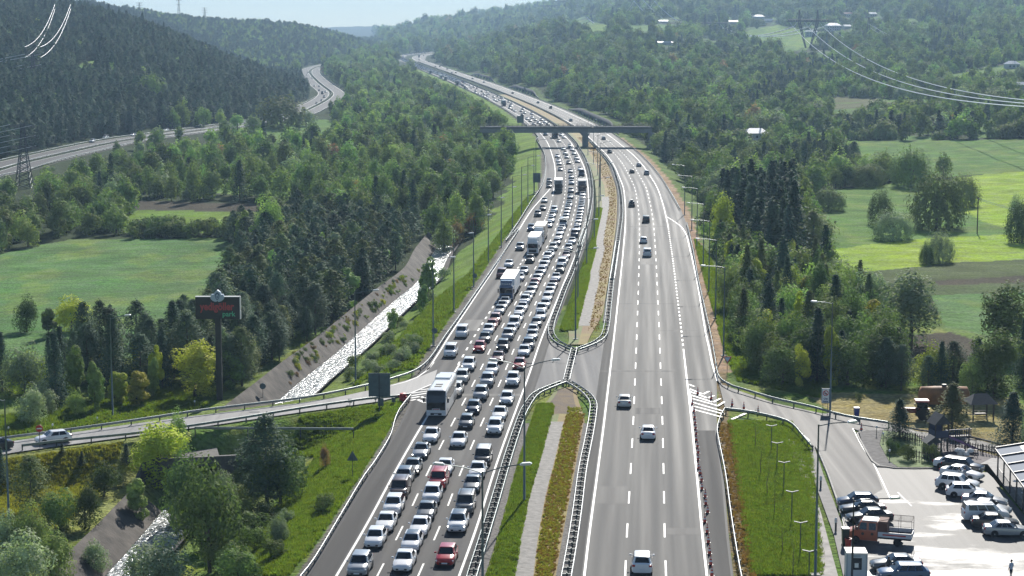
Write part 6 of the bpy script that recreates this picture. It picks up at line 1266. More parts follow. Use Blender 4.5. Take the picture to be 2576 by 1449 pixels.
q('T4', [(735,463,'suv','blue',None,'L'),(845,228,'suv','grey',None,'L'),(1040,128,'saloon','black',None,'L'),(1142,168,'van','white','black'),(1105,240,'saloon','silver'),(1110,322,'saloon','white'),(1055,405,'saloon','white'),(1285,402,'minibus','silver'),(1275,470,'saloon','white'),(1215,530,'saloon','white'),(1335,285,'saloon','silver'),(1340,235,'hatchback','white'),(1345,178,'saloon','pearl'),(1358,110,'saloon','silver'),(1395,60,'saloon','white'),(1520,475,'saloon','white'),(1530,395,'saloon','silver'),(1535,335,'saloon','white'),(1545,290,'saloon','white'),(1555,240,'hatchback','silver'),(1562,190,'saloon','white'),(1572,135,'hatchback','white'),(1590,95,'saloon','silver'),(1610,45,'saloon','white')])
q('T3', [(395,1243,'saloon','pearl'),(505,925,'suv','grey'),(520,1000,'hatchback','black'),(805,1180,'saloon','silver'),(805,1085,'suv','silver'),(840,948,'suv','white'),(830,848,'saloon','silver'),(802,752,'saloon','silver'),(645,723,'saloon','grey'),(612,628,'saloon','pearl'),(610,578,'saloon','white'),(598,503,'saloon','white'),(775,613,'saloon','black',None,'L'),(762,518,'saloon','silver'),(742,453,'saloon','pearl'),(705,383,'saloon','silver'),(930,588,'saloon','silver'),(920,533,'saloon','pearl'),(870,458,'saloon','pearl'),(848,393,'saloon','white'),(812,330,'saloon','white'),(1005,808,'minibus','darkblue'),(965,715,'saloon','white'),(1005,1140,'saloon','pearl'),(1000,1195,'saloon','white'),(990,1250,'saloon','silver'),(975,1310,'saloon','white'),(945,1360,'saloon','silver'),(780,1310,'saloon','pearl'),(740,1370,'saloon','white'),(612,253,'saloon','pearl'),(385,143,'minibus','silver'),(715,190,'saloon','white'),(655,152,'saloon','silver')])
q('T2', [(480,932,'saloon','silver'),(655,934,'saloon','silver'),(800,934,'saloon','black',None,'L'),(590,903,'saloon','silver'),(420,873,'saloon','grey'),(725,893,'saloon','white'),(530,853,'saloon','pearl'),(640,848,'saloon','silver'),(460,808,'saloon','white'),(345,828,'saloon','white'),(455,733,'saloon','white'),(310,718,'saloon','silver'),(235,765,'van','black'),(250,683,'saloon','pearl'),(100,683,'saloon','white'),(90,650,'saloon','silver'),(300,643,'saloon','silver'),(20,623,'saloon','silver'),(45,578,'saloon','pearl'),(95,533,'saloon','white'),(25,503,'saloon','silver')])
q('T1', [(2110,1117,'saloon','silver'),(2010,997,'saloon','white'),(1950,997,'saloon','silver'),(1870,1042,'saloon','white'),(1825,1022,'saloon','white',None,'L'),(1910,1020,'saloon','silver'),(1765,1007,'saloon','silver'),(1690,992,'saloon','grey'),(1885,967,'saloon','black'),(1815,972,'saloon','silver'),(1745,950,'saloon','silver'),(1695,967,'saloon','silver'),(1645,947,'saloon','silver'),(1790,927,'saloon','white'),(1690,925,'saloon','silver'),(1600,927,'saloon','white'),(1540,902,'saloon','silver'),(1715,892,'saloon','white'),(1675,882,'saloon','grey'),(1570,872,'saloon','pearl'),(1550,832,'saloon','black'),(1500,810,'saloon','silver'),(1455,822,'saloon','white'),(1450,780,'saloon','white'),(1400,852,'van','pearl'),(1410,807,'saloon','silver'),(1320,832,'minibus','silver'),(1400,762,'saloon','white'),(1375,792,'saloon','darkblue'),(1355,748,'saloon','silver'),(1315,732,'saloon','silver')])
TR = [('R5',1020,602,'white box lorry with a chrome barred blue cab in the left running lane','blue',(.72,.74,.75),13.6,True),('R5',1225,222,'white box lorry with a white cab behind the black off-roader','white',(.66,.62,.56),11.,False),('T4',880,670,'lorry with a beige roofed box directly behind the white lorry','white',(.55,.47,.38),12.,False),('T3',600,1082,'white roofed lorry with a dark cab among the spread traffic','grey',(.72,.72,.70),9.,False),('T3',995,1090,'small truck with a dark front and white roof beside the median','darkblue',(.68,.68,.66),6.,False),('T3',560,188,'lorry with a dark blue front just emerging from under the overpass','blue',(.5,.5,.5),10.,False),('T1',1990,1112,'teal blue lorry beyond the overpass','blue',(.10,.22,.28),9.,False),('T1',1040,690,'dark fronted lorry in the far jam, nearest of its cluster','grey',(.6,.6,.6),10.,False),('T1',955,660,'pale lorry in the far jam, left of the dark fronted one','white',(.6,.6,.6),10.,False),('T1',1262,770,'dark blue truck in the far jam','darkblue',(.08,.1,.14),8.,False),('T1',785,590,'bluish lorry far up the jam','blue',(.2,.28,.38),10.,False)]
PLACED = []
def place_front(r_, x, y, L, lanes=LANES, f=XLi):
    p = GR(r_, x, y); d = (p[0]-float(f(p[1])))/math.hypot(1, float(slope(f, p[1]))); li = int(np.argmin([abs(d-l) for l in lanes])); Y = p[1]+L/2
    dd = lanes[li]*.5+d*.5; X = float(f(Y))+dd*math.hypot(1, float(slope(f, Y))); return X, Y, li
for (r_, x, y, lab, cc, bc, L, bars) in TR:
    X, Y, li = place_front(r_, x, y, L+2.9); PLACED.append((li, Y, L+2.9)); truck(X, Y, float(zb(Y)), math.pi-math.atan(float(slope(XLi, Y))), lab, cc, bc, L, bars=bars)
X, Y, li = place_front('R1', 1152, 275, 12.7); X -= .2
coach(X, Y, 0, math.pi-math.atan(float(slope(XLi, Y))), 'white coach with dark windscreen in the left running lane'); PLACED.append((2, Y, 12.7))
CARL = []
for it in Q:
    r_, x, y, kind, col = it[:5]; roof = it[5] if len(it) > 5 else None; li_ = len(it) > 6
    L = CARS[kind]['L']; X, Y, li = place_front(r_, x, y, L)
    CARL.append([li, Y, X, kind, col, roof, li_, L])
# keep neighbours in a lane from running into each other
for li in range(4):
    c = sorted([c for c in CARL if c[0] == li], key=lambda c: c[1]); big = [(Y, L) for l, Y, L in PLACED if l == li]
    for i in range(1, len(c)):
        gap = (c[i][7]+c[i-1][7])/2+.9
        if c[i][1]-c[i-1][1] < gap: c[i][1] = c[i-1][1]+gap
    for k in c:
        for Yb, Lb in big:
            if abs(k[1]-Yb) < (k[7]+Lb)/2+.6:
                k[1] = Yb+((k[7]+Lb)/2+.8)*(1 if k[1] > Yb else -1)
# fill the far jam
cols = ['white']*7+['silver']*5+['grey']*3+['pearl']*2+['black']*2+['darkblue','red','blue']
ymax = {li: max([c[1] for c in CARL if c[0] == li]+[1450]) for li in range(3)}
FAR = []
for li in range(3):
    Y = ymax[li]+8 if li < 2 else max(ymax[li], 1420)+8
    while Y < 3200: FAR.append((li, Y)); Y += rng.uniform(8.5, 13.5)
FAR.sort(key=lambda a: a[1]); nfar = 300-len(CARL)-75
for li, Y in FAR[:nfar]: CARL.append([li, Y, None, ['saloon','hatchback','suv'][rng.integers(3)], cols[rng.integers(len(cols))], None, False, 4.4])
CARL.sort(key=lambda c: c[1]); rank = {}
KL = {'saloon':'saloon','hatchback':'hatchback','suv':'off-roader','van':'van','minibus':'minibus'}; CL = {'pearl':'cream','grey':'dark grey','darkblue':'dark blue','maroon':'dark red'}
for li, Y, X, kind, col, roof, lit, L in CARL:
    rank[li] = rank.get(li, 0)+1; kx = math.hypot(1, float(slope(XLi, Y)))
    if X is None: X = 0
    d_ = LANES[li]*.5+((X-float(XLi(Y-L/2)))/kx)*.5 if X else LANES[li]; d_ = d_ if abs(d_-LANES[li]) < .7 else LANES[li]; X = float(XLi(Y))+d_*kx
    lab = '%s %s%s in the %s, %s from the front' % (CL.get(col, col), KL[kind], (' with headlights on' if lit else (' with %s roof' % CL.get(roof, roof)) if roof else ''), LNAME[li], ordinal(rank[li]))
    car(kind, col, X, Y, float(zb(Y))+.002, math.pi-math.atan(float(slope(XLi, Y))), lab, 'cars queueing towards the viewer', 2 if Y < 285 else 1 if Y < 480 else 0, lit, roof)
# the rest of the far jam is one object
V = []; bmx = bmesh.new()
for k, (li, Y) in enumerate(FAR[nfar:]):
    kx = math.hypot(1, float(slope(XLi, Y))); X = float(XLi(Y))+LANES[li]*kx; me = simple_car_mesh(['saloon','suv'][k % 2], 'white' if k % 3 else 'silver'); n0_ = len(bmx.verts); nf_ = len(bmx.faces); bmx.from_mesh(me); bmx.verts.ensure_lookup_table(); bmx.faces.ensure_lookup_table()
    M_ = Matrix.Translation((X, Y, float(zb(Y)))) @ Matrix.Rotation(math.pi-math.atan(float(slope(XLi, Y))), 4, 'Z')
    for v in bmx.verts[n0_:]: v.co = M_ @ v.co
    if k % 4 == 0:
        for f in bmx.faces[nf_:]:
            if f.material_index == 0: f.material_index = 5
me = bpy.data.meshes.new('distant_queue'); bmx.to_mesh(me); bmx.free(); [me.materials.append(x) for x in (paint('white'), M_GL, M_TRIM, M_TL, M_HL, paint('grey'))]
tag(link(bpy.data.objects.new('distant_queue', me)), 'crawling queue of tiny cars at the far bend of the motorway', 'queue of cars', kind='stuff')
# ---- free flowing side, seen from behind
RL = [1.8, 5.4, 9.0, 12.6]; RN = ['left lane', 'middle lane', 'right lane', 'merging lane']
RQ = [('R2',768,1452,'suv','white'),('R2',828,652,'saloon','white'),('R2',712,462,'saloon','pearl'),('R6',1340,1268,'van','white'),('R6',1282,1158,'hatchback','white'),('R6',1330,990,'van','black'),('R6',1215,862,'suv','black'),('R6',1358,600,'suv','silver'),('R6',1275,532,'saloon','silver'),('R6',1210,586,'saloon','black'),('R6',1037,423,'suv','black'),('R6',992,313,'suv','silver'),('T2',1197,863,'suv','silver'),('T2',835,618,'van','grey'),('T2',588,516,'saloon','grey'),('T2',95,333,'saloon','grey'),('T1',1692,728,'saloon','silver'),('T1',1492,672,'saloon','silver'),('T1',1230,574,'saloon','grey'),('T1',1163,570,'saloon','white'),('T1',1085,511,'saloon','grey'),('T1',960,470,'saloon','grey'),('T1',900,473,'saloon','grey'),('T1',777,395,'saloon','grey'),('T1',628,362,'saloon','grey'),('T1',690,292,'saloon','grey')]
for i, (r_, x, y, kind, col) in enumerate(RQ):
    L = CARS[kind]['L']; X, Y, li = place_front(r_, x, y, L, RL, XRi); t = car(kind, col, X, Y, float(zb(Y))+.002, -math.atan(float(slope(XRi, Y))), '%s %s driving away on the right carriageway, %s from the viewer' % (CL.get(col, col), KL[kind], ordinal(i+1)), 'cars driving away on the right carriageway', 2 if Y < 330 else 1 if Y < 700 else 0)
    if i == 6: rb = MB(); rb.prism([(-.4,0),(.4,0),(.42,.2),(.3,.36),(-.3,.36),(-.42,.2)], -.9, .8); solid(rb, 'roof_box', mat('grey_roof_box', (.2,.2,.2), .4), t).location = (0, -.3, 1.72)
X, Y, li = place_front('T1', 630, 320, 9, RL, XRi); truck(X, Y, float(zb(Y)), 0, 'dark backed lorry at the far bend of the right carriageway', 'grey', (.12,.12,.13), 7., group='lorries driving away')
# ---- old road and slip road
for i, (x, y, kind, col) in enumerate([(720,1112,'suv','white'),(825,1084,'van','white'),(1037,1062,'saloon','white'),(1295,1022,'saloon','white'),(1550,990,'saloon','silver'),(1905,960,'saloon','white'),(2470,812,'saloon','pearl'),(2510,790,'saloon','silver'),(2530,762,'van','white'),(2515,735,'minibus','grey'),(2540,722,'saloon','silver'),(2490,710,'saloon','grey'),(2490,677,'saloon','silver'),(2453,677,'saloon','white'),(2435,612,'saloon','silver'),(2395,588,'saloon','silver'),(2405,568,'saloon','silver')]):
    p = GR('S1', x, y); d, s = poly_dist(p[0], p[1], OLD); j = int(np.argmin(np.hypot(OLD[:, 0]-p[0], OLD[:, 1]-p[1]))); j = min(max(j, 1), len(OLD)-2); tg = OLD[j+1]-OLD[j-1]; a = math.atan2(-tg[0], tg[1])
    car(kind, col, p[0], p[1], float(zb(p[1]))+.02, a+(math.pi), '%s %s on the old road below the pine hill, %s from the left' % (CL.get(col, col), KL[kind], ordinal(i+1)), 'cars on the old road', 0)
def seg_dir(r_, a, b_): p = GR(r_, *a); q_ = GR(r_, *b_); return math.atan2(-(q_[0]-p[0]), q_[1]-p[1])
def aim(r_, rear, front): p = GR(r_, *rear); f_ = GR(r_, *front); return (p+f_)/2, math.atan2(-(f_[0]-p[0]), f_[1]-p[1])
c_, a = aim('R4', (505,447), (285,470)); car('hatchback', 'white', c_[0], c_[1], .01, a, 'white hatchback driving left on the slip road', None, 2)
c_, a = aim('R4', (55,500), (-160,530)); car('saloon', 'black', c_[0], c_[1], .01, a, 'dark car cut off by the left edge on the slip road', None, 2)
# ---- parked cars: rear and front contact points on the near side
for kind, col, rear, front, lab in [('saloon','white',(1330,742),(1560,775),'white saloon farthest up the right parking row, half hidden'),('suv','black',(1385,765),(1615,795),'black off-roader behind the playground slide'),('saloon','white',(1370,800),(1610,838),'white saloon with two people beside it'),('suv','white',(1350,880),(1575,905),'white off-roader, fourth in the right parking row'),('hatchback','white',(1400,935),(1640,945),'white hatchback with red tail lamp in the right parking row'),('saloon','silver',(1515,990),(1770,1010),'silver saloon just below the white hatchback'),('saloon','silver',(1545,1035),(1785,1065),'silver saloon mostly hidden behind the white van'),('van','white',(1520,1098),(1775,1100),'white van with roof rails in the right parking row'),('saloon','black',(1575,1140),(1850,1150),'black saloon below the white van'),('saloon','silver',(1670,1195),(1915,1200),'old silver saloon nearest in the right parking row'),
  ('hatchback','darkblue',(915,1005),(690,1005),'dark blue hatchback farthest in the left parking row'),('saloon','black',(960,1055),(712,1055),'black saloon second in the left parking row'),('saloon','black',(1005,1105),(755,1112),'dark saloon beside the orange crew truck'),('saloon','grey',(1190,1425),(925,1425),'grey saloon with a person standing beside it'),('suv','blue',(1200,1500),(1010,1500),'bluish white car cut by the bottom edge')]:
    c_, a = aim('R3', rear, front); car(kind, col, c_[0], c_[1]+.75, .03, a, lab, 'cars in the car park', 2)
# ---- orange crew truck with caged bed
c_, a = aim('R3', (1140,1262), (770,1232)); t = empty('crew_truck', (c_[0], c_[1]+.9, .03), a); OR = mat('crew_orange', (.40,.105,.045), .4, coat=.3)
m = MB(); secs = [(.15,1.0,.35,2.15),(1.55,1.0,.35,2.2),(1.75,.99,.35,2.05),(2.35,.97,.35,1.3),(2.9,.93,.38,1.1),(3.05,.85,.42,.85)]
for yy, w_, z0, z1 in secs: m.v += [(-w_*.95,yy,z0),(w_*.95,yy,z0),(w_,yy,z0+.3),(w_,yy,min(z1-.1,1.25)),(w_*.84,yy,z1-.05),(w_*.7,yy,z1),(-w_*.7,yy,z1),(-w_*.84,yy,z1-.05),(-w_,yy,min(z1-.1,1.25)),(-w_,yy,z0+.3)]
for i in range(5):
    for k in range(10): m.f.append((i*10+k, i*10+(k+1) % 10, (i+1)*10+(k+1) % 10, (i+1)*10+k)); m.m.append(0)
m.f.append(tuple(range(10))); m.m.append(0); m.f.append(tuple(50+k for k in range(10))[::-1]); m.m.append(0); solid(m, 'cab', OR, t)
solid(MB().box(-.78,.78,.2,1.6,2.16,2.235), 'roof_panel', paint('white'), t)
m = MB(); m.quad((-.84,1.80,2.0),(-.9,2.33,1.34),(.9,2.33,1.34),(.84,1.80,2.0)); ws = m.build('windscreen', M_GL, t); ws.location = (0,.03,.03)
for s in (1, -1):
    for y0, y1, z0 in ((1.15,1.85,1.38),(.3,.95,1.38)): 
        m = MB(); m.quad((s*1.012,y0,z0),(s*1.012,y1,z0),(s*.875,y1-(.15 if y1 > 1.5 else 0),2.02),(s*.875,y0,2.02)); m.build('side_window', M_GL, t)
    MB().box(-.1,.1,-.05,.05,-.16,.16).build('mirror', M_TRIM, t, loc=(s*1.14,2.0,1.5)); MB().box(-.15,.15,-.02,.05,-.1,.12).build('headlight', M_HL, t, loc=(s*.7,2.98,.8))
    MB().lathe([(.14,-.005),(.14,.005)], n=14, axis='x').build('door_emblem', M_WHITE if s > 0 else mat('emblem_dark', (.05,.04,.04)), t, loc=(s*1.006,.62,1.0)); MB().lathe([(.15,-.005),(.15,.005)], n=8, axis='x').build('door_emblem', mat('emblem_dark', (.05,.04,.04)), t, loc=(s*1.006,1.5,.98))
BD = mat('bed_white', (.55,.56,.58), .45, var=.15); bed = MB(); bed.box(-1.05,1.05,-3.0,.08,.82,.9); bed.build('bed_floor', M_TRIM, t)
for s in (1, -1): sb = MB().box(min(s*1.05,s*1.09),max(s*1.05,s*1.09),-3.0,.08,.80,1.28).build('bed_side', BD, t); MB().box(min(s*1.092,s*1.1),max(s*1.092,s*1.1),-2.5,-.35,.98,1.1).build('red_stripe', M_RED, sb)
MB().box(-1.05,1.05,-3.045,-3.003,.80,1.28).build('tailgate', BD, t); solid(MB().box(-.95,.95,-.75,.10,.9,2.25), 'crew_box', mat('rusty_brown', (.12,.05,.035), .8, var=.3), t)
m = MB(); m.tube([(-1,-3,1.28),(-1,-3,2.5),(1,-3,2.5),(1,-3,1.28)], .025, 4); m.tube([(-1,-1.8,1.28),(-1,-1.8,2.5),(1,-1.8,2.5),(1,-1.8,1.28)], .02, 4)
for s in (-1, 1): m.tube([(s,0,2.3),(s,-.8,2.5),(s,-3,2.5)], .025, 4); m.tube([(s,-3,1.9),(s,-.8,1.9)], .015, 4)
for k in range(6): m.tube([(-1+k*.4,-3,2.5),(-1+k*.4,-.8,2.5)], .012, 4)
m.build('cage', mat('rusty_steel', (.10,.07,.055), .7), t); MB().box(-.4,.4,-2.9,2.0,.45,.8).build('chassis', M_TRIM, t); big_wheels(t, (2.15,-1.7), .9, .37)
tag(t, 'orange double cab crew truck with a caged flat bed', 'truck')
for o in list(COL.objects):
    l = o.get('label')
    if l and len(l.split()) > 16: print('LONG', l)
# ---------------------------------------------------------------- overpass, walls, culvert
M_BRG = mat('overpass_concrete', (.20,.215,.215), .8, var=.18, scale=.35); M_BRD = mat('overpass_parapet', (.11,.115,.115), .7)
pr_ = GP(1471.5, 369); by = pr_[1]; bx = pr_[0]; x0 = GP(1208, 369)[0]; x1 = GP(1638, 369)[0]; t = empty('overpass', (bx, by, 0)); zd0, zd1 = 6.3, 8.7
dk = MB().box(x0-bx, x1-bx, -5, 5, zd1-.45, zd1).build('deck', M_BRG, t)
for y in (-4.2, -1.4, 1.4, 4.2): MB().prism([(x0-bx,zd0),(x1-bx,zd0),(x1-bx,zd1-.452),(x0-bx,zd1-.452)], y-.35, y+.35).build('girder', M_BRG, t)
for s in (-1, 1):
    MB().box(x0-bx, x1-bx, s*5.002-.0 if s > 0 else -5.25, 5.25 if s > 0 else -5.002, zd1-.6, zd1+.35).build('parapet', M_BRD, t)
    m = MB(); m.box(x0-bx, x1-bx, s*5.1-.04, s*5.1+.04, zd1+1.15, zd1+1.22); m.box(x0-bx, x1-bx, s*5.1-.03, s*5.1+.03, zd1+.75, zd1+.8)
    for k in range(38): xx = x0-bx+(x1-x0)*k/37; m.box(xx-.05, xx+.05, s*5.1-.05, s*5.1+.05, zd1+.351, zd1+1.149)
    m.build('railing', M_POST, t)
m = MB(); m.prism([(-1.1,-.5),(1.1,-.5),(1.1,4.9),(-1.1,4.9)], -3.4, 3.4); m.build('pier', M_BRG, t); m = MB(); m.prism([(-1.6,5.1),(1.6,5.1),(1.9,6.29),(-1.9,6.29)], -5, 5); m.prism([(-1.1,4.9),(1.1,4.9),(1.6,5.1),(-1.6,5.1)], -3.4, 3.4); m.build('pier_head', M_BRG, t)
for xx in (x0-bx, x1-bx): MB().box(xx-1.5, xx+1.2, -5.5, 5.5, -5, 6.29).build('abutment', M_BRG, t)
tag(t, 'grey concrete overpass crossing both carriageways on one central pier', 'bridge')
def rwall(y0, y1, h, label):
    Y = np.arange(y0, y1, 8.); t0 = (Y-y0)/(y1-y0); hh = h*smooth(0, .25, t0)*smooth(0, .25, 1-t0)+.4; X = XRe(Y)+2.2*np.sqrt(1+slope(XRi, Y)**2); Z = zb(Y); V = np.stack([np.stack([X, Y, Z-.6], -1), np.stack([X+hh*.22, Y, Z+hh], -1), np.stack([X+hh*.22+.35, Y, Z+hh], -1), np.stack([X+hh*.22+.45, Y, Z-.6], -1)], 1)
    i = np.arange(len(Y)*4).reshape(-1, 4); j = np.roll(i, -1, 1); Fq = np.stack([i[:-1], j[:-1], j[1:], i[1:]], -1).reshape(-1, 4)
    tag(link(bpy.data.objects.new('retaining_wall', npmesh('retaining_wall', V.reshape(-1, 3), Fq, mat('slate_wall', (.035,.042,.05), .85, var=.25, scale=.3), smooth=False))), label, 'retaining wall', 'retaining walls right of the motorway')
rwall(930, 1230, 3.3, 'dark retaining wall on the right just beyond the overpass'); rwall(1420, 1680, 3.9, 'dark retaining wall on the right, middle one of three'); rwall(1800, 2060, 3.9, 'farthest dark retaining wall on the right before the bend')
# wall of stone under the old road at the left edge
c = off_old(12.2, 0, 12); V = []
for p in c: V += [(p[0], p[1], p[2]+.05), (p[0]+1.6, p[1]-1.4, p[2]-4.2), (p[0]+2.2, p[1]-1.8, p[2]-4.2)]
i = np.arange(len(c)*3).reshape(-1, 3); Fq = np.stack([i[:-1, :-1], i[:-1, 1:], i[1:, 1:], i[1:, :-1]], -1).reshape(-1, 4)
tag(link(bpy.data.objects.new('retaining_wall', npmesh('retaining_wall', V, Fq, mat('rubble_wall', (.10,.09,.085), .95, var=.45, scale=.9, bump=1, bscale=4), smooth=False))), 'rubble retaining wall carrying the old road at the left edge', 'retaining wall')
# culvert under the slip road: portal with a dark barrel
cp = STREAM[np.argmin(np.abs(STREAM[:, 1]-211.5))]; t = empty('culvert', (cp[0]-.6, 212.6, ZW)); ang = .22; t.rotation_euler = (0, 0, ang)
m = MB(); m.box(-5.2,-3.3,-.5,.0,-.6,3.4); m.box(3.3,5.2,-.5,0,-.6,3.4); m.box(-5.2,5.2,-.5,0,3.4,4.5); solid(m, 'headwall', M_CONCD, t)
m = MB(); m.box(-3.5,-3.3,.003,9,-.6,3.4); m.box(3.3,3.5,.003,9,-.6,3.4); m.box(-3.5,3.5,.003,9,3.401,3.6); m.box(-3.5,3.5,9.001,9.3,-.6,3.4); m.build('barrel', M_CONCD, t)
for s in (-1, 1): m = MB(); m.prism([(0,-.6),(0,4.6),(-.35,4.6),(-.35,-.6)], -.503, -.5); m.v = []; m.f = []; m.m = []; m.v += [(s*5.2,-.5,4.2),(s*5.2,-.5,-.6),(s*7.2,-5,-.6),(s*7.2,-5,1.0),(s*5.6,-.5,4.2),(s*5.6,-.5,-.6),(s*7.6,-5,-.6),(s*7.6,-5,1.0)]; m.f += [(0,1,2,3),(4,7,6,5),(0,3,7,4),(3,2,6,7)]; m.m += [0]*4; solid(m, 'wing_wall', M_CONCD, t)
tag(t, 'dark concrete culvert mouth under the slip road', 'culvert')
# ---------------------------------------------------------------- pylons and wires
M_PY = mat('pylon_steel', (.05,.06,.07), .6, .4); M_WIRE = mat('aluminium_wire', (.80,.81,.82), .42, .3); M_INS = mat('insulator', (.6,.68,.68), .3)
def lattice(m, a, b_, w0, w1, n, r):
    a = Vector(a); b_ = Vector(b_); d = (b_-a).normalized(); u = d.cross(Vector((0, 1, 0))); u = u.normalized() if u.length > .1 else Vector((1, 0, 0)); v = d.cross(u).normalized(); rings = []
    for i in range(n+1):
        t_ = i/n; w_ = (w0*(1-t_)+w1*t_)/2; c = a.lerp(b_, t_); rings.append([c+u*w_*su+v*w_*sv for su, sv in ((-1,-1),(1,-1),(1,1),(-1,1))])
    for k in range(4): m.tube([rings[i][k] for i in (0, n)], r, 3, cap=False)
    for i in range(n):
        for k in range(4): m.tube([rings[i][k], rings[i+1][(k+1) % 4]], r*.6, 3, cap=False); m.tube([rings[i][(k+1) % 4], rings[i+1][k]], r*.6, 3, cap=False)
def portal_pylon(X, Y, Z, label, hgt=40., k=1.):
    t = empty('electricity_pylon', (X, Y, Z-1)); t.scale = (k, k, k); m = MB()
    for s in (-1, 1): lattice(m, (s*2.2,0,0), (s*9.6,0,hgt*.68), .9, 2.2, 8, .45); lattice(m, (s*9.6,0,hgt*.68), (s*9.6,0,hgt), 2.2, .5, 4, .4)
    m.build('mast', M_PY, t); m = MB(); lattice(m, (-22,0,hgt*.72), (22,0,hgt*.72), 1.9, 1.9, 16, .4); m.build('crossarm', M_PY, t)
    for x in (-15.8, 0, 15.8):
        m = MB()
        for s in (-1, 1): m.tube([(x+s*4.6,0,hgt*.7),(x,0,hgt*.70-5.8)], .26, 5)
        m.build('insulator', M_INS, t)
    return tag(t, label, 'electricity pylon', 'portal pylons on the right hillside')
def tower(X, Y, Z, label, h=24., k=1., grp='lattice towers'):
    t = empty('electricity_tower', (X, Y, Z-.5)); t.scale = (k, k, k); m = MB(); lattice(m, (0,0,0), (0,0,h*.62), 5.2, 1.9, 7, .17); lattice(m, (0,0,h*.62), (0,0,h), 1.9, 1.0, 6, .14); m.build('mast', M_PY, t)
    for z in (.64, .80, .96): m = MB(); lattice(m, (-4.4,0,h*z), (4.4,0,h*z), .7, .7, 8, .07); m.build('crossarm', M_PY, t)
    return tag(t, label, 'electricity tower', grp)
def PZ(px, py, Y): return ((px-CX)/F*Y, Y, H+(98-py)/F*Y)
PYA = PZ(2026, 118, 2000); PYB = PZ(1786, 112, 2600); PYC = PZ(1617, 78, 2900); PYD = PZ(1498, 80, 3300)
portal_pylon(PYA[0], 2000, PYA[2], 'nearest portal pylon on the right hillside, with V shaped insulators', 40); portal_pylon(PYB[0], 2600, PYB[2], 'second portal pylon, left of the nearest one', 42); portal_pylon(PYC[0], 2900, PYC[2], 'portal pylon whose top leaves the picture', 74); portal_pylon(PYD[0], 3300, PYD[2], 'small portal pylon at the hill shoulder left of the cut off one', 44)
for px_, yb_, hh, l in ((1377, 36, 26, 'faint wide portal pylon on the far skyline'), (1415, 40, 44, 'tall faint pylon on the far skyline cut by the top edge'), (1454, 32, 22, 'smallest faint pylon on the far skyline')):
    p = PZ(px_, yb_, 4200); portal_pylon(p[0], 4200, p[2], l, hh, 1.)
def wires(ends, label, r=.16, n=26, grp='power lines'):
    t = empty('power_line', ends[0][0])
    for a, b_, sag in ends:
        a = np.array(a); b_ = np.array(b_); pts = []
        for k in range(n+1): u = k/n; p = a*(1-u)+b_*u; p[2] -= 4*sag*u*(1-u); pts.append(tuple(p-np.array(ends[0][0])))
        MB().tube(pts, r, 4).build('wire', M_WIRE, t)
    return tag(t, label, 'power line', grp)
def ends_at(P_, h, xs=(-15.8, 0, 15.8)): return [(P_[0]+x, P_[1], P_[2]-1+h*.70-5.8) for x in xs]
a_ = ends_at(PYA, 40); wires([(a, (a[0]-160-.0*i, -20+20*i, 62.), 43.) for i, a in enumerate(a_)], 'three bright cables sweeping from the nearest pylon down to the right edge', .24, 60)
b_ = ends_at(PYB, 42); wires([(b_[i], a_[i], 11.) for i in range(3)], 'three cables sagging between the second and the nearest portal pylon', .55)
c_ = ends_at(PYC, 74); wires([(c_[i], b_[i], 17.) for i in range(3)], 'three cables hanging from the cut off pylon to the second one', .65)
d_ = ends_at(PYD, 44); wires([(d_[i], c_[i], 24.) for i in range(3)], 'three cables from the small pylon at the hill shoulder', .65)
w1 = PZ(2575, 82, 2300); wires([(PZ(2180, 70, 2100), PZ(2620, 215, 1500), 12.), (PZ(2190, 66, 2100), PZ(2620, 222, 1500), 16.), (PZ(2175, 60, 2100), PZ(2620, 205, 1500), 9.), (PZ(2060,55,2050), PZ(2620,232,1480), 20.)], 'thin older power line right of the bright cables', .13)
tw = PZ(2176, 92, 2100); tower(tw[0], tw[1], tw[2], 'slender lattice tower right of the nearest portal pylon', 22, 1., 'lattice towers')
p = at(62, 472); tower(p[0], p[1], p[2], 'lattice tower at the left edge in front of the old road', 22, 1.0)
k_ = p[1]/F
wires([((p[0]+sx, p[1], p[2]+22*z), (p[0]-90+sx, p[1]-20, p[2]+22*z-14), 1.5) for z in (.64,.80,.96) for sx in (-4.3, 4.3)], 'six cables leaving the lattice tower at the left edge', .07)
p2 = at(85, 215); tower(p2[0], p2[1], p2[2], 'lattice tower half hidden in the pine hill', 18, 1.)
p3 = at(160, 88); wires([((p2[0]+sx, p2[1], p2[2]+18*z+4), (p3[0]+sx*1.3, p3[1], p3[2]+10*z+12), 6.) for z in (.64,.96) for sx in (-4.3, 4.3)], 'four shining cables rising over the clearing of the pine hill', .10)
wires([((p2[0]+sx, p2[1], p2[2]+18*z), (p2[0]-200, p2[1]+60, p2[2]+18*z-14), 6.) for z in (.64,.96) for sx in (-4.3, 4.3)], 'four shining cables leaving the pine hill tower to the left edge', .14)
for px_, y0_, h_, Yk, l in ((459, 33, 38, 3000, 'tallest lattice tower on the left skyline'), (361, 24, 20, 2700, 'lattice tower at the left end of the skyline'), (523, 40, 22, 3000, 'small lattice tower right of the tallest one')):
    q_ = PZ(px_, y0_+4, Yk); tower(q_[0], Yk, float(land(q_[0], Yk))+6, l, h_, 1., 'lattice towers')
for (x, y, h_, l) in ((2458, 588, 9.5, 'wooden power pole on the bright meadow'), (2112, 160, 14, 'thin pole on the upper right slope')):
    p = at(x, y); t = empty('power_pole', tuple(p)); MB().tube([(0,0,-.3),(0,0,h_)], .15, 6).build('pole', MBARK, t); MB().box(-.9,.9,-.06,.06,h_-.5,h_-.35).build('crossarm', MBARK, t); tag(t, l, 'power pole')
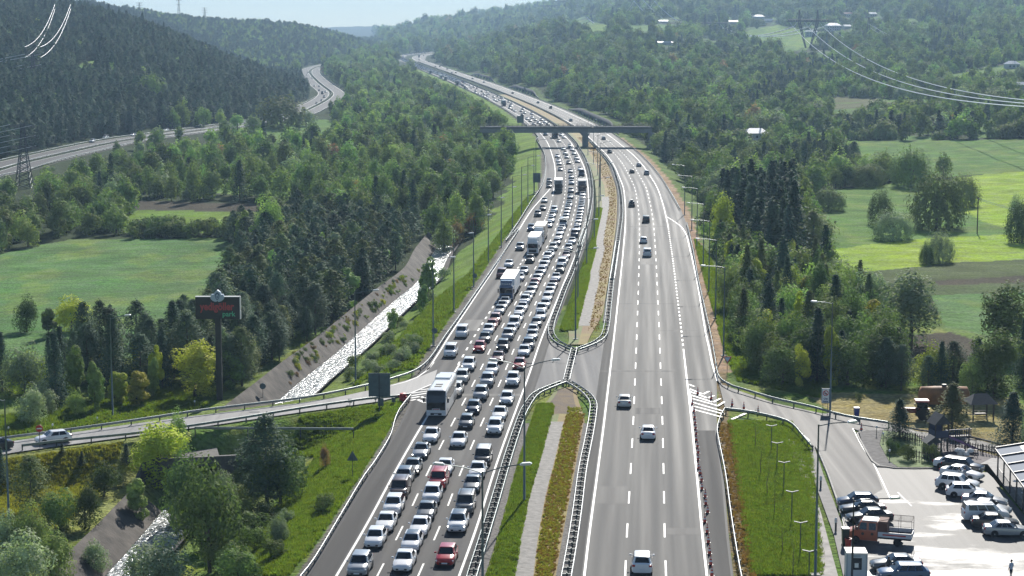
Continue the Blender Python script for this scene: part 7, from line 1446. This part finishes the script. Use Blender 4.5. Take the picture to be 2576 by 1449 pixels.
p = at(2458, 588); wires([((p[0], p[1], p[2]+9.2), (p[0]+22, p[1]-60, p[2]+7), 1.2), ((p[0]+.7, p[1], p[2]+8.6), (p[0]+24, p[1]-60, p[2]+6.4), 1.3)], 'two wires from the wooden pole to the right edge', .05)
# ---------------------------------------------------------------- houses on the hillside
M_ROOFW = mat('pale_roof', (.72,.71,.70), .35, var=.12, scale=.3); M_ROOFR = mat('red_roof', (.30,.11,.08), .7, var=.3, scale=.5); M_WALL = mat('house_wall', (.36,.40,.44), .8); M_WIN = mat('window_glass', (.02,.03,.04), .1)
def house(px, py, w_, d_, h_, rh, rz, label, roof, hip=False, wall=None, wins=2):
    p = at(px, py); t = empty('house', (p[0], p[1], p[2]-.8), rz); MB().box(-w_/2,w_/2,-d_/2,d_/2,0,h_+.8).build('wall', wall or M_WALL, t)
    e = .5; z0 = h_+.803; m = MB(); r = w_*.28 if hip else w_/2+e
    m.v = [(-w_/2-e,-d_/2-e,z0),(w_/2+e,-d_/2-e,z0),(w_/2+e,d_/2+e,z0),(-w_/2-e,d_/2+e,z0),(-r,0,z0+rh),(r,0,z0+rh)]; m.f = [(0,1,5,4),(1,2,5),(2,3,4,5),(3,0,4),(0,3,2,1)]; m.m = [0]*5; ro = m.build('roof', roof, t)
    if wins:
        MB().box(w_*.2,w_*.2+.6,-.3,.3,z0+rh*.5,z0+rh+.8).build('chimney', M_CONCD, ro); n = max(2, int(w_/3))
        for k in range(n):
            for zz in ([1.4] if h_ < 4.5 else [1.4, 4.2]): x = -w_/2+w_*(k+.5)/n; MB().box(x-.5,x+.5,-d_/2-.04,-d_/2-.004,zz+.5,zz+1.8).build('window', M_WIN, t)
    return tag(t, label, 'house' if wins else 'shed', 'buildings on the right hillside')
house(1900, 352, 11, 8, 3.4, 2.4, .1, 'small pale house with a worn hipped roof below the right slope', M_ROOFW, True)
for a in [(1908,48,17,10,4,3,.2,'broad white roofed house high on the hillside, left of the domed shed',M_ROOFW,True),(1933,56,13,9,2.5,3.2,-.1,'pale rounded shed below the broad white roofed house',M_ROOFW,False),(1843,60,15,9,3,2.5,.1,'low white roofed shed left of the broad house',M_ROOFW,False),(1665,58,17,8,2.5,2,.0,'long white roof at the hill shoulder',M_ROOFW,False),(1676,112,18,6,2.2,1.2,.05,'long narrow white greenhouse in the trees',M_ROOFW,False),
  (2133,42,12,8,4,2.5,0,'small white house near the top edge, left of its neighbour',M_ROOFR,False),(2194,42,11,8,4,2.5,.3,'small white house near the top edge, right of its neighbour',M_ROOFW,False),(2095,78,19,12,7,3.5,.15,'large two storey bluish house beside the nearest pylon',M_ROOFW,True),(2040,92,14,9,6,2,.1,'bluish house behind the nearest pylon legs',M_WALL,False),(2130,72,10,7,3,2.2,.4,'white shed right of the large two storey house',M_ROOFW,False),
  (2545,172,10,8,3.5,2.5,.2,'pale house at the right edge, upper one',M_ROOFW,True),(2572,225,8,6,3.,2,.1,'pale shed cut by the right edge',M_ROOFW,False)]: house(*a, wins=0 if 'shed' in a[7] or 'greenhouse' in a[7] or 'roof at' in a[7] else 2)
# ---------------------------------------------------------------- around the car park
M_WOOD = mat('dark_wood', (.05,.038,.032), .7, var=.2, scale=2); M_RF = mat('shingle_roof', (.035,.04,.045), .7, var=.2, scale=3); M_BL2 = mat('play_blue', (.02,.035,.09), .5); M_PINK = mat('slide_violet', (.22,.13,.26), .35)
def wheelie(p, col, label, h=1.15):
    t = empty('wheelie_bin', tuple(p)); m = MB(); m.v = [(-.26,-.28,.08),(.26,-.28,.08),(.26,.28,.08),(-.26,.28,.08),(-.33,-.36,h-.1),(.33,-.36,h-.1),(.33,.36,h-.1),(-.33,.36,h-.1)]; m.f = [(0,3,2,1),(4,5,6,7),(0,1,5,4),(1,2,6,5),(2,3,7,6),(3,0,4,7)]; m.m = [0]*6; m.build('body', col, t)
    MB().prism([(-.36,h-.098),(.36,h-.098),(.34,h+.03),(-.34,h+.03)], -.4, .4).build('lid', col, t)
    for s in (-1, 1): MB().lathe([(.1,-.03),(.1,.03)], n=10, axis='x').build('wheel', M_BLACK, t, loc=(s*.27,.3,.1))
    return tag(t, label, 'bin')
wheelie(GR('R3', 788, 412), mat('bin_blue', (.03,.05,.22), .4), 'blue wheelie bin behind the exit road kerb', 1.35)
wheelie(GR('R3', 714, 1256)+np.array([0,0,.03]), mat('bin_green', (.015,.03,.028), .4), 'tall dark green bin beside the orange truck', 1.75)
p = GR('R3', 733, 1266); t = tag(MB().lathe([(.22,.0),(.25,.1),(.3,.75),(.34,.8),(.34,.9),(.28,.9),(.24,.7)], n=14).build('litter_bin', mat('bin_red', (.40,.04,.03), .45), loc=(p[0], p[1], .03)), 'small red litter bin between the green bin and the orange truck', 'bin')
# guard cabin
p = GR('R3', 792, 1475); t = empty('guard_cabin', (p[0], p[1]+.9, .02), R(-3)); CB = mat('cabin_panel', (.50,.54,.58), .45)
MB().box(-.85,.85,-.9,.9,0,2.3).build('wall', CB, t); MB().box(-.92,.92,-.97,.97,2.303,2.42).build('roof', mat('cabin_roof', (.62,.60,.57), .6, var=.15), t)
m = MB(); m.box(-.42,.42,-.935,-.903,.9,1.95); w_ = m.build('window', M_WIN, t); MB().box(-.2,.15,-.945,-.937,1.1,1.5).build('notice', M_WHITE, w_)
m = MB()
for s in (-1, 1): m.box(s*.86-.06,s*.86+.06,-.96,-.902,0,2.3)
m.box(-.3,.3,-.93,-.902,2.05,2.2); m.build('frame', mat('cabin_frame', (.30,.36,.42), .5), t); tag(t, 'white guard cabin with a dark window at the bottom of the car park', 'cabin')
# picket fence round the playground
def fence(label, pts):
    q, ang, L = resample(np.array(trace(pts)), 1.9); t = empty('picket_fence', tuple(q[0])); m = MB(); qf, af, _ = resample(np.array(trace(pts)), .34)
    for c, a in zip(qf, af): M_ = Matrix.Translation(Vector(c-q[0])+Vector((0,0,.14))) @ Matrix.Rotation(a, 4, 'Z'); m.prism([(-.05,.05),(.05,.05),(.05,1.0),(0,1.08),(-.05,1.0)], -.015, .015, 0, M_)
    m.build('pickets', M_WOOD, t); m = MB(); z = [Vector(c-q[0]) for c in q]
    for hh in (.35, .85): m.tube([v+Vector((0,.03,hh+.14)) for v in z], .035, 4)
    m.build('rail', M_WOOD, t)
    for c in q: MB().box(-.05,.05,.04,.13,0,1.25).build('post', M_WOOD, t, loc=tuple(c-q[0]))
    return tag(t, label, 'fence', 'dark picket fences of the playground')
fence('dark picket fence along the back of the playground', [('R3',1075,560),('R3',1230,590),('R3',1330,615),('R3',1480,625),('R3',1600,650),('R3',1735,668)])
fence('short picket fence at the front of the playground', [('R3',1130,680),('R3',1200,695),('R3',1290,712)])
# play tower with roof, slide and bridge
p = GR('R3', 1325, 628); t = empty('play_tower', (p[0], p[1], .15), R(14))
def gable(m, w_, d_, z, h, e=.15): m.v += [(-w_/2-e,-d_/2-e,z),(w_/2+e,-d_/2-e,z),(w_/2+e,d_/2+e,z),(-w_/2-e,d_/2+e,z),(0,-d_/2-e,z+h),(0,d_/2+e,z+h)]; n = len(m.v)-6; m.f += [(n,n+4,n+5,n+3),(n+1,n+2,n+5,n+4),(n,n+1,n+4),(n+2,n+3,n+5),(n,n+3,n+2,n+1)]; m.m += [0]*5
for x in (-.8, .8):
    for y in (-.8, .8): MB().box(x-.06,x+.06,y-.06,y+.06,0,3.2).build('post', M_WOOD, t)
MB().box(-.85,.85,-.85,.85,1.5,1.6).build('platform', M_WOOD, t); m = MB(); gable(m, 1.8, 1.9, 3.15, 1.15); m.build('roof', M_RF, t)
m = MB(); m.box(-.84,.84,-.86,-.8,1.6,2.4); m.box(-.86,-.8,-.8,.8,1.6,2.4); m.box(-.84,.84,.8,.86,1.6,3.1); m.build('side_panel', M_BL2, t)
m = MB(); m.v = [(.9,-.3,1.55),(.9,.35,1.55),(3.6,-2.6,.2),(3.9,-2.1,.2),(.9,-.35,1.8),(3.55,-2.68,.4),(.95,.42,1.8),(3.98,-2.0,.4)]; m.f = [(0,1,3,2),(0,2,5,4),(1,6,7,3)]; m.m = [0]*3; m.build('slide', M_PINK, t)
for x, y in ((2.3,.3),(3.9,.1)): MB().box(x-.06,x+.06,y-.06,y+.06,0,2.4).build('post', M_WOOD, t)
br = MB().box(.86,4.2,.0,.7,1.35,1.45).build('bridge', M_WOOD, t); m = MB()
for k in range(12): m.box(.95+k*.28,1.03+k*.28,-.03,.03,1.45,2.2)
m.box(.86,4.2,-.035,.035,2.2,2.28); m.build('bridge_rail', M_BL2, br)
tag(t, 'dark wooden play tower with gabled roof, violet slide and rope bridge', 'play tower')
p = GR('R3', 1275, 640); t = empty('play_house', (p[0]-.2, p[1]-1.6, .15), R(8)); 
for x in (-.8,.8):
    for y in (-.6,.6): MB().box(x-.05,x+.05,y-.05,y+.05,0,1.5).build('post', M_WOOD, t)
m = MB(); gable(m, 1.7, 1.5, 1.5, .75); o = m.build('roof', M_RF, t); MB().box(-.8,.8,.55,.6,.2,1.5).build('side_panel', M_BL2, t); tag(t, 'low play house with a dark gabled roof left of the play tower', 'play house')
p = GR('R3', 1560, 655); t = empty('climbing_frame', (p[0], p[1], .15), R(-20)); m = MB(); m.tube([(-1.8,0,2.2),(-1,.0,1.2),(0,.1,.1)], .05, 5); m.tube([(0,-.4,0),(.2,-.2,1.9),(.5,0,0)], .05, 5); m.tube([(-.5,0,1.6),(.7,0,1.7)], .05, 5); m.build('frame', M_WOOD, t); MB().box(-.4,.4,-.25,.25,.45,.5).build('seat', M_WOOD, t); tag(t, 'dark climbing and swing frame beside the play tower', 'play equipment')
p = GR('R3', 1495, 668); t = empty('covered_heap', (p[0], p[1], .15)); m = MB(); rs = random.Random(3)
for k in range(6): m.lathe([(.12,.0),(.42,.15),(.36,.42),(.1,.55)], c=(rs.uniform(-.7,.7), rs.uniform(-.25,.25), .35 if k > 2 else 0), n=8)
m.build('sack', mat('white_sack', (.66,.66,.64), .8), t); tag(t, 'heap of white sacks at the foot of the slide', 'sacks')
# gazebo
p = GR('R3', 1615, 425); t = empty('gazebo', (p[0], p[1]+1.2, -.1), R(6))
for x in (-1.3, 1.3):
    for y in (-1.2, 1.2): MB().box(x-.08,x+.08,y-.08,y+.08,0,2.2).build('post', M_WOOD, t)
m = MB(); n = 0; m.v = [(-1.8,-1.7,2.15),(1.8,-1.7,2.15),(1.8,1.7,2.15),(-1.8,1.7,2.15),(-.8,0,3.25),(.8,0,3.25)]; m.f = [(0,1,5,4),(1,2,5),(2,3,4,5),(3,0,4),(0,3,2,1)]; m.m = [0]*5; m.build('roof', M_RF, t)
MB().box(-.7,.7,-.35,.35,.7,.76).build('table', M_WOOD, t)
for s in (-1, 1): MB().box(-.8,.8,s*.8-.15,s*.8+.15,.4,.46).build('bench', M_WOOD, t)
m = MB(); m.box(-1.3,1.3,1.17,1.23,.75,.85); m.box(-1.3,1.3,1.17,1.23,.3,.4); m.build('railing', M_WOOD, t); tag(t, 'dark wooden gazebo with a hipped roof behind the spruces', 'gazebo')
# tractor and tanker
p = GR('R3', 1205, 432); t = empty('tractor', (p[0], p[1]+1.2, 0), R(86)); TB = mat('tractor_red', (.20,.03,.03), .5)
MB().box(-.4,.4,.3,2.3,.85,1.45).build('bonnet', TB, t); MB().prism([(-.75,1.1),(.75,1.1),(.7,2.3),(-.7,2.3)], -1.1, .25).build('cab', M_GL, t); m = MB(); m.prism([(-.85,2.303),(.85,2.303),(.75,2.5),(-.75,2.5)], -1.25, .4); m.build('roof', mat('tractor_roof', (.45,.10,.09), .5), t)
for s in (-1, 1): MB().box(min(s*.5,s*1.05),max(s*.5,s*1.05),-1.3,.1,1.45,1.55).build('fender', TB, t)
for s in (-1, 1):
    for y, r_ in ((-.6, .82), (1.8, .5)): w_ = MB().lathe([(r_*.5,-.2),(r_,-.18),(r_,.18),(r_*.5,.2)], n=18, axis='x').build('wheel', M_TYRE, t, loc=(s*.95, y, r_)); MB().lathe([(r_*.15,-.16),(r_*.55,-.15),(r_*.55,.15),(r_*.15,.16)], n=12, axis='x').build('rim', M_RIM, w_)
tag(t, 'red roofed tractor parked on the grass behind the spruce', 'tractor')
p = GR('R3', 1390, 395); t = empty('tank_trailer', (p[0], p[1]+2.5, 0), R(90)); m = MB(); m.lathe([(.5,-3.2),(1.15,-2.9),(1.22,-1),(1.22,1),(1.15,2.9),(.5,3.2)], n=20, axis='y'); tk = m.build('tank', mat('rusty_orange', (.26,.115,.035), .7, var=.35, scale=1), t, smooth=True); tk.location = (0,0,2.1)
MB().box(-.5,.5,-3,3.6,.7,1.0).build('chassis', M_TRIM, t); m = MB(); m.lathe([(.3,0),(.3,.25)], n=12); m.build('hatch', M_TRIM, tk).location = (0,0,1.2); big_wheels(t, (-1.6, .9), 1.0, .5); tag(t, 'rusty orange tank trailer behind the tractor', 'trailer')
# pergola with glazed roof
a = GR('R3', 1715, 800); b_ = GR('R3', 1975, 1170); dv = b_-a; L = math.hypot(dv[0], dv[1]); an = math.atan2(dv[1], dv[0]); t = empty('pergola', (a[0], a[1], .1), an); MT = mat('pergola_steel', (.035,.035,.04), .5); n = 6; dp = 3.4
for k in range(n+1):
    x = L*k/n; MB().box(x-.07,x+.07,-.07,.07,0,2.95).build('post', MT, t); MB().box(x-.07,x+.07,dp-.07,dp+.07,0,3.6).build('post', MT, t)
    m = MB(); m.v = [(x-.08,-.3,2.95),(x+.08,-.3,2.95),(x+.08,dp+.2,3.68),(x-.08,dp+.2,3.68),(x-.12,-.3,3.24),(x+.12,-.3,3.24),(x+.12,dp+.2,3.97),(x-.12,dp+.2,3.97)]; m.f = [(0,3,2,1),(4,5,6,7),(0,1,5,4),(1,2,6,5),(2,3,7,6),(3,0,4,7)]; m.m = [0]*6; m.build('rafter', MT, t)
    if k < n: m = MB(); x2 = L*(k+1)/n; m.quad((x+.1,-.28,3.08),(x2-.1,-.28,3.08),(x2-.1,dp*.62,3.5),(x+.1,dp*.62,3.5)); m.build('roof_panel', mat('milky_glass', (.17,.20,.25), .7, spec=.08), t); m = MB(); m.quad((x+.1,dp*.63,3.5),(x2-.1,dp*.63,3.5),(x2-.1,dp+.2,3.8),(x+.1,dp+.2,3.8)); m.build('dark_panel', MT, t)
MB().box(-.1,L+.1,-.38,-.302,2.9,3.1).build('beam', MT, t); MB().box(-.1,L+.1,dp+.203,dp+.3,3.6,3.84).build('beam', MT, t)
m = MB()
for k in range(n*6): x = L*k/(n*6); m.box(x,x+.03,.0,.03,.1,1.0)
m.box(0,L,-.01,.04,1.0,1.05); m.build('railing', MT, t); tag(t, 'dark steel pergola with milky glass roof panels at the right edge', 'pergola')
for i in range(3):
    tb = empty('cafe_table', tuple(a+dv*(.25+.22*i)+np.array([1.3,.9,.0]))); MB().lathe([(.42,.72),(.42,.75)], n=14).build('table_top', M_WHITE, tb); MB().lathe([(.04,0),(.04,.72)], n=6).build('leg', MT, tb); tag(tb, ['cafe table under the pergola, farthest','cafe table under the pergola, middle one','cafe table under the pergola, nearest'][i], 'table', 'tables under the pergola')
# grate cover and small things
for r_, x, y, l in (('R4',1890,230,'round manhole cover on the left slip road'),):
    p = GR(r_, x, y); tag(MB().lathe([(.7,.0),(.7,.02)], n=18).build('manhole_cover', M_BLACK, loc=(p[0], p[1], .01)), l, 'manhole cover')
# people
SKIN = mat('skin', (.36,.21,.15), .6); HAIR = mat('hair_dark', (.02,.015,.012), .7)
def person(p, rz, label, top, legs, arm=0.):
    vs_ = [(0,0,.95),(0,0,1.12),(0,0,1.34),(0,.0,1.46),(0,.01,1.54),(0,.0,1.66),(.18,0,1.41),(.24,-.02,1.14),(.22,.10+arm*.1,.90),(.215,.15+arm*.12,.80),(-.18,0,1.41),(-.25,-.03,1.14),(-.24,.06,.90),(-.235,.09,.80),(.10,0,.90),(.11,.03,.50),(.11,0,.09),(.115,.14,.04),(-.10,0,.90),(-.12,-.03,.50),(-.13,-.05,.09),(-.135,.09,.04)]
    es = [(0,1),(1,2),(2,3),(3,4),(4,5),(2,6),(6,7),(7,8),(8,9),(2,10),(10,11),(11,12),(12,13),(0,14),(14,15),(15,16),(16,17),(0,18),(18,19),(19,20),(20,21)]
    rr = [.145,.135,.15,.06,.085,.09,.065,.048,.036,.03,.065,.048,.036,.03,.095,.062,.045,.04,.095,.062,.045,.04]
    me = bpy.data.meshes.new('person'); me.from_pydata(vs_, es, []); o = link(bpy.data.objects.new('person', me)); o.location = tuple(p); o.rotation_euler = (0, 0, rz)
    md = o.modifiers.new('skin', 'SKIN'); 
    for v, r_ in zip(me.skin_vertices[0].data, rr): v.radius = (r_, r_*.85)
    me.skin_vertices[0].data[0].use_root = True; sb = o.modifiers.new('sub', 'SUBSURF'); sb.levels = 1; sb.render_levels = 2
    dg = bpy.context.evaluated_depsgraph_get(); dg.update(); m2 = bpy.data.meshes.new_from_object(o.evaluated_get(dg)); o.modifiers.clear(); o.data = m2; m2.materials.clear()
    for mm in (SKIN, top, legs, M_BLACK): m2.materials.append(mm)
    for f in m2.polygons:
        c = f.center; f.material_index = 3 if c.z < .09 else 2 if c.z < .93 and abs(c.x) < .20 else 0 if c.z > 1.47 or (abs(c.x) > .19 and c.z < 1.12) else 1; f.use_smooth = True
    h = MB().lathe([(.05,1.60),(.098,1.63),(.10,1.70),(.075,1.755),(.02,1.775)], n=10).build('hair', HAIR, o, True); h.location = (0,-.015,0)
    return tag(o, label, 'person')
person(GR('R3', 998, 1452)+np.array([0,0,.02]), R(160), 'person in dark clothes standing beside the grey saloon', mat('shirt_dark', (.04,.035,.03), .8), mat('trousers_khaki', (.12,.10,.07), .8), 1)
person(GR('R3', 1803, 1470)+np.array([0,0,.02]), R(30), 'person in a light blue shirt walking at the bottom right of the car park', mat('shirt_blue', (.42,.50,.62), .8), mat('trousers_dark', (.05,.05,.07), .8), 1)
person(GR('R3', 1462, 838)+np.array([0,0,.02]), R(90), 'person in a pale shirt beside the white saloon, left one of two', mat('shirt_pale', (.4,.42,.45), .8), mat('trousers_dark', (.05,.05,.07), .8))
person(GR('R3', 1498, 842)+np.array([0,0,.02]), R(-80), 'person with dark hair beside the white saloon, right one of two', mat('shirt_grey', (.25,.28,.33), .8), mat('trousers_dark', (.05,.05,.07), .8))
# ---------------------------------------------------------------- grass tufts, one object
def tuft(seed, n=34, h=.34, r=.3):
    rs = np.random.default_rng(seed); V = []
    for i in range(n): a = rs.uniform(0, 6.28); q_ = rs.uniform(0, r); c = np.array([math.cos(a)*q_, math.sin(a)*q_, -.03]); b_ = rs.uniform(0, 6.28); l = rs.uniform(.5, 1.1)*h; w_ = .035; d = np.array([math.cos(b_), math.sin(b_), 0]); t_ = np.array([-d[1], d[0], 0])*w_; tip = c+d*l*.45+np.array([0,0,l]); V += [c-t_, c+t_, tip+t_*.3, tip-t_*.3]
    return np.array(V)
def grass(name, label, m, polyfn, n, size=(.7,1.3), z0=0., cat='grass'):
    X, Y = polyfn(n); Z = land(X, Y)+z0 if z0 < .01 else zb(Y)+z0; me = bpy.data.meshes.new(name); V = np.stack([X, Y, Z], -1).astype(np.float32); me.vertices.add(len(V)); me.vertices.foreach_set('co', V.ravel())
    s = rng.uniform(*size, len(X)); A = me.attributes.new('siz', 'FLOAT_VECTOR', 'POINT'); A.data.foreach_set('vector', np.stack([s, s, s*rng.uniform(.7, 1.3, len(X))], -1).astype(np.float32).ravel()); A = me.attributes.new('rot', 'FLOAT_VECTOR', 'POINT'); A.data.foreach_set('vector', np.stack([X*0, X*0, rng.uniform(0, 6.28, len(X))], -1).astype(np.float32).ravel())
    src = bpy.data.objects.new('source_tuft', quadmesh('tuft', tuft(n % 97), m)); o = link(bpy.data.objects.new(name, me)); g = bpy.data.node_groups.new(name, 'GeometryNodeTree'); g.interface.new_socket('Geometry', in_out='INPUT', socket_type='NodeSocketGeometry'); g.interface.new_socket('Geometry', in_out='OUTPUT', socket_type='NodeSocketGeometry')
    N = g.nodes; L = g.links; gi = N.new('NodeGroupInput'); go = N.new('NodeGroupOutput'); oi = N.new('GeometryNodeObjectInfo'); oi.inputs[0].default_value = src; oi.inputs['As Instance'].default_value = True; ip = N.new('GeometryNodeInstanceOnPoints'); mp = N.new('GeometryNodeMeshToPoints')
    def na(nm_): q_ = N.new('GeometryNodeInputNamedAttribute'); q_.data_type = 'FLOAT_VECTOR'; q_.inputs['Name'].default_value = nm_; return q_.outputs[0]
    L.new(gi.outputs[0], mp.inputs[0]); L.new(mp.outputs[0], ip.inputs['Points']); L.new(oi.outputs['Geometry'], ip.inputs['Instance']); L.new(na('rot'), ip.inputs['Rotation']); L.new(na('siz'), ip.inputs['Scale']); L.new(ip.outputs[0], go.inputs[0]); md = o.modifiers.new('grow', 'NODES'); md.node_group = g
    return tag(o, label, cat, kind='stuff')
def in_px(poly, y0, y1, z=0.):
    def f(n):
        pts = np.array([at(*p)[:2] if z == 0 else GP(*p)[:2] for p in poly]); a, b_ = pts.min(0), pts.max(0); X = rng.uniform(a[0], b_[0], n*3); Y = rng.uniform(max(a[1], y0), min(b_[1], y1), n*3); px, py, _ = proj(X, Y, land(X, Y)); k = inpoly(px, py, poly) & (XLe(Y)-X > 1.2)|(inpoly(px, py, poly) & (X-XRe(Y) > 1.0))
        k &= (poly_dist(X, Y, RAMPC[::3])[0] > 4.6) & (poly_dist(X, Y, STREAM[::3])[0] > 9.3); return X[k][:n], Y[k][:n]
    return f
def grassmat(nm, c): return mat(nm, c, .8, spec=.1, var=.3, scale=.6, objvar=.25, tr=.5, trcol=(1.5,1.5,.6))
G1 = grassmat('grass_blades', (.125,.19,.034)); G2 = grassmat('dry_grass_blades', (.19,.125,.055)); G3 = grassmat('yellow_grass_blades', (.23,.24,.055))
grass('grass', 'lush grass on the bank left of the queue', G1, in_px([(560,1449),(720,1449),(960,1180),(1030,1010),(960,1020),(760,1050),(490,1095),(480,1140),(800,1150)], 140, 260), 16000)
grass('grass', 'grass on the slope between stream and motorway', G1, in_px([(880,960),(1060,930),(1200,760),(1360,500),(1340,480),(1180,690),(1000,830)], 240, 560), 12000, (1.,1.8))
grass('grass', 'short yellowish grass on the left lawn', G3, in_px([(0,1160),(430,1095),(330,1290),(0,1420)], 160, 240), 7000, (.5,1.))
grass('grass', 'grass on the verge behind the left slip road', G1, in_px([(0,1050),(470,975),(930,945),(900,970),(400,1050),(0,1100)], 200, 290), 7000, (.8,1.5))
grass('grass', 'grass in the garden strip beside the exit road', G1, in_px([(1835,1060),(1990,1065),(2040,1130),(2070,1449),(1890,1449)], 140, 240), 12000, (.6,1.2))
grass('grass', 'rough grass on the verge right of the motorway', G1, in_px([(1830,900),(1860,960),(2060,1000),(2050,960),(1850,800),(1780,640),(1745,600)], 225, 480), 8000, (.9,1.6))
def between(fa, fb, y0, y1):
    def f(n): Y = rng.uniform(y0, y1, n); u = rng.random(n); return fa(Y)*(1-u)+fb(Y)*u, Y
    return f
DL = lambda Y: DIT(Y)-.95; DR = lambda Y: DIT(Y)+.95
grass('grass', 'green grass in the near median island', G1, between(lambda Y: nf(Y)+1.1, DL, 140, 238), 7000, (.5,1.), .05); grass('dry_weeds', 'brown dry weeds in the near median island', G2, between(DR, lambda Y: mf(Y)-1.2, 140, 232), 2600, (.25,.6), .05, 'weeds'); grass('dry_weeds', 'yellow flowering weeds in the near median island', G3, between(DR, lambda Y: mf(Y)-1.4, 140, 236), 2400, (.3,.7), .05, 'weeds')
grass('grass', 'green grass in the far median island', G1, between(lambda Y: nf(Y)+1.1, DL, 300, 520), 9000, (.7,1.2), .05); grass('dry_weeds', 'brown dry weeds in the far median island', G2, between(DR, lambda Y: mf(Y)-1.2, 300, 900), 3200, (.25,.55), .05, 'weeds')
grass('dry_weeds', 'straw coloured weeds along the closed shoulder', G2, between(lambda Y: XRe(Y)+.3, lambda Y: XRe(Y)+1.9, 140, 226), 900, (.35,.8), .02, 'weeds')
# ---------------------------------------------------------------- the hazy air of the valley
m = bpy.data.materials.new('haze'); m.use_nodes = True; n = m.node_tree; n.nodes.clear(); out = n.nodes.new('ShaderNodeOutputMaterial'); v = n.nodes.new('ShaderNodeVolumePrincipled')
v.inputs['Color'].default_value = (.51, .745, 1.0, 1); v.inputs['Density'].default_value = 1.25e-4; v.inputs['Anisotropy'].default_value = .12; n.links.new(v.outputs[0], out.inputs['Volume'])
b = MB(); b.box(-5600, 5600, -700, 9600, -16, 380); o = b.build('haze', m); tag(o, kind='stuff')
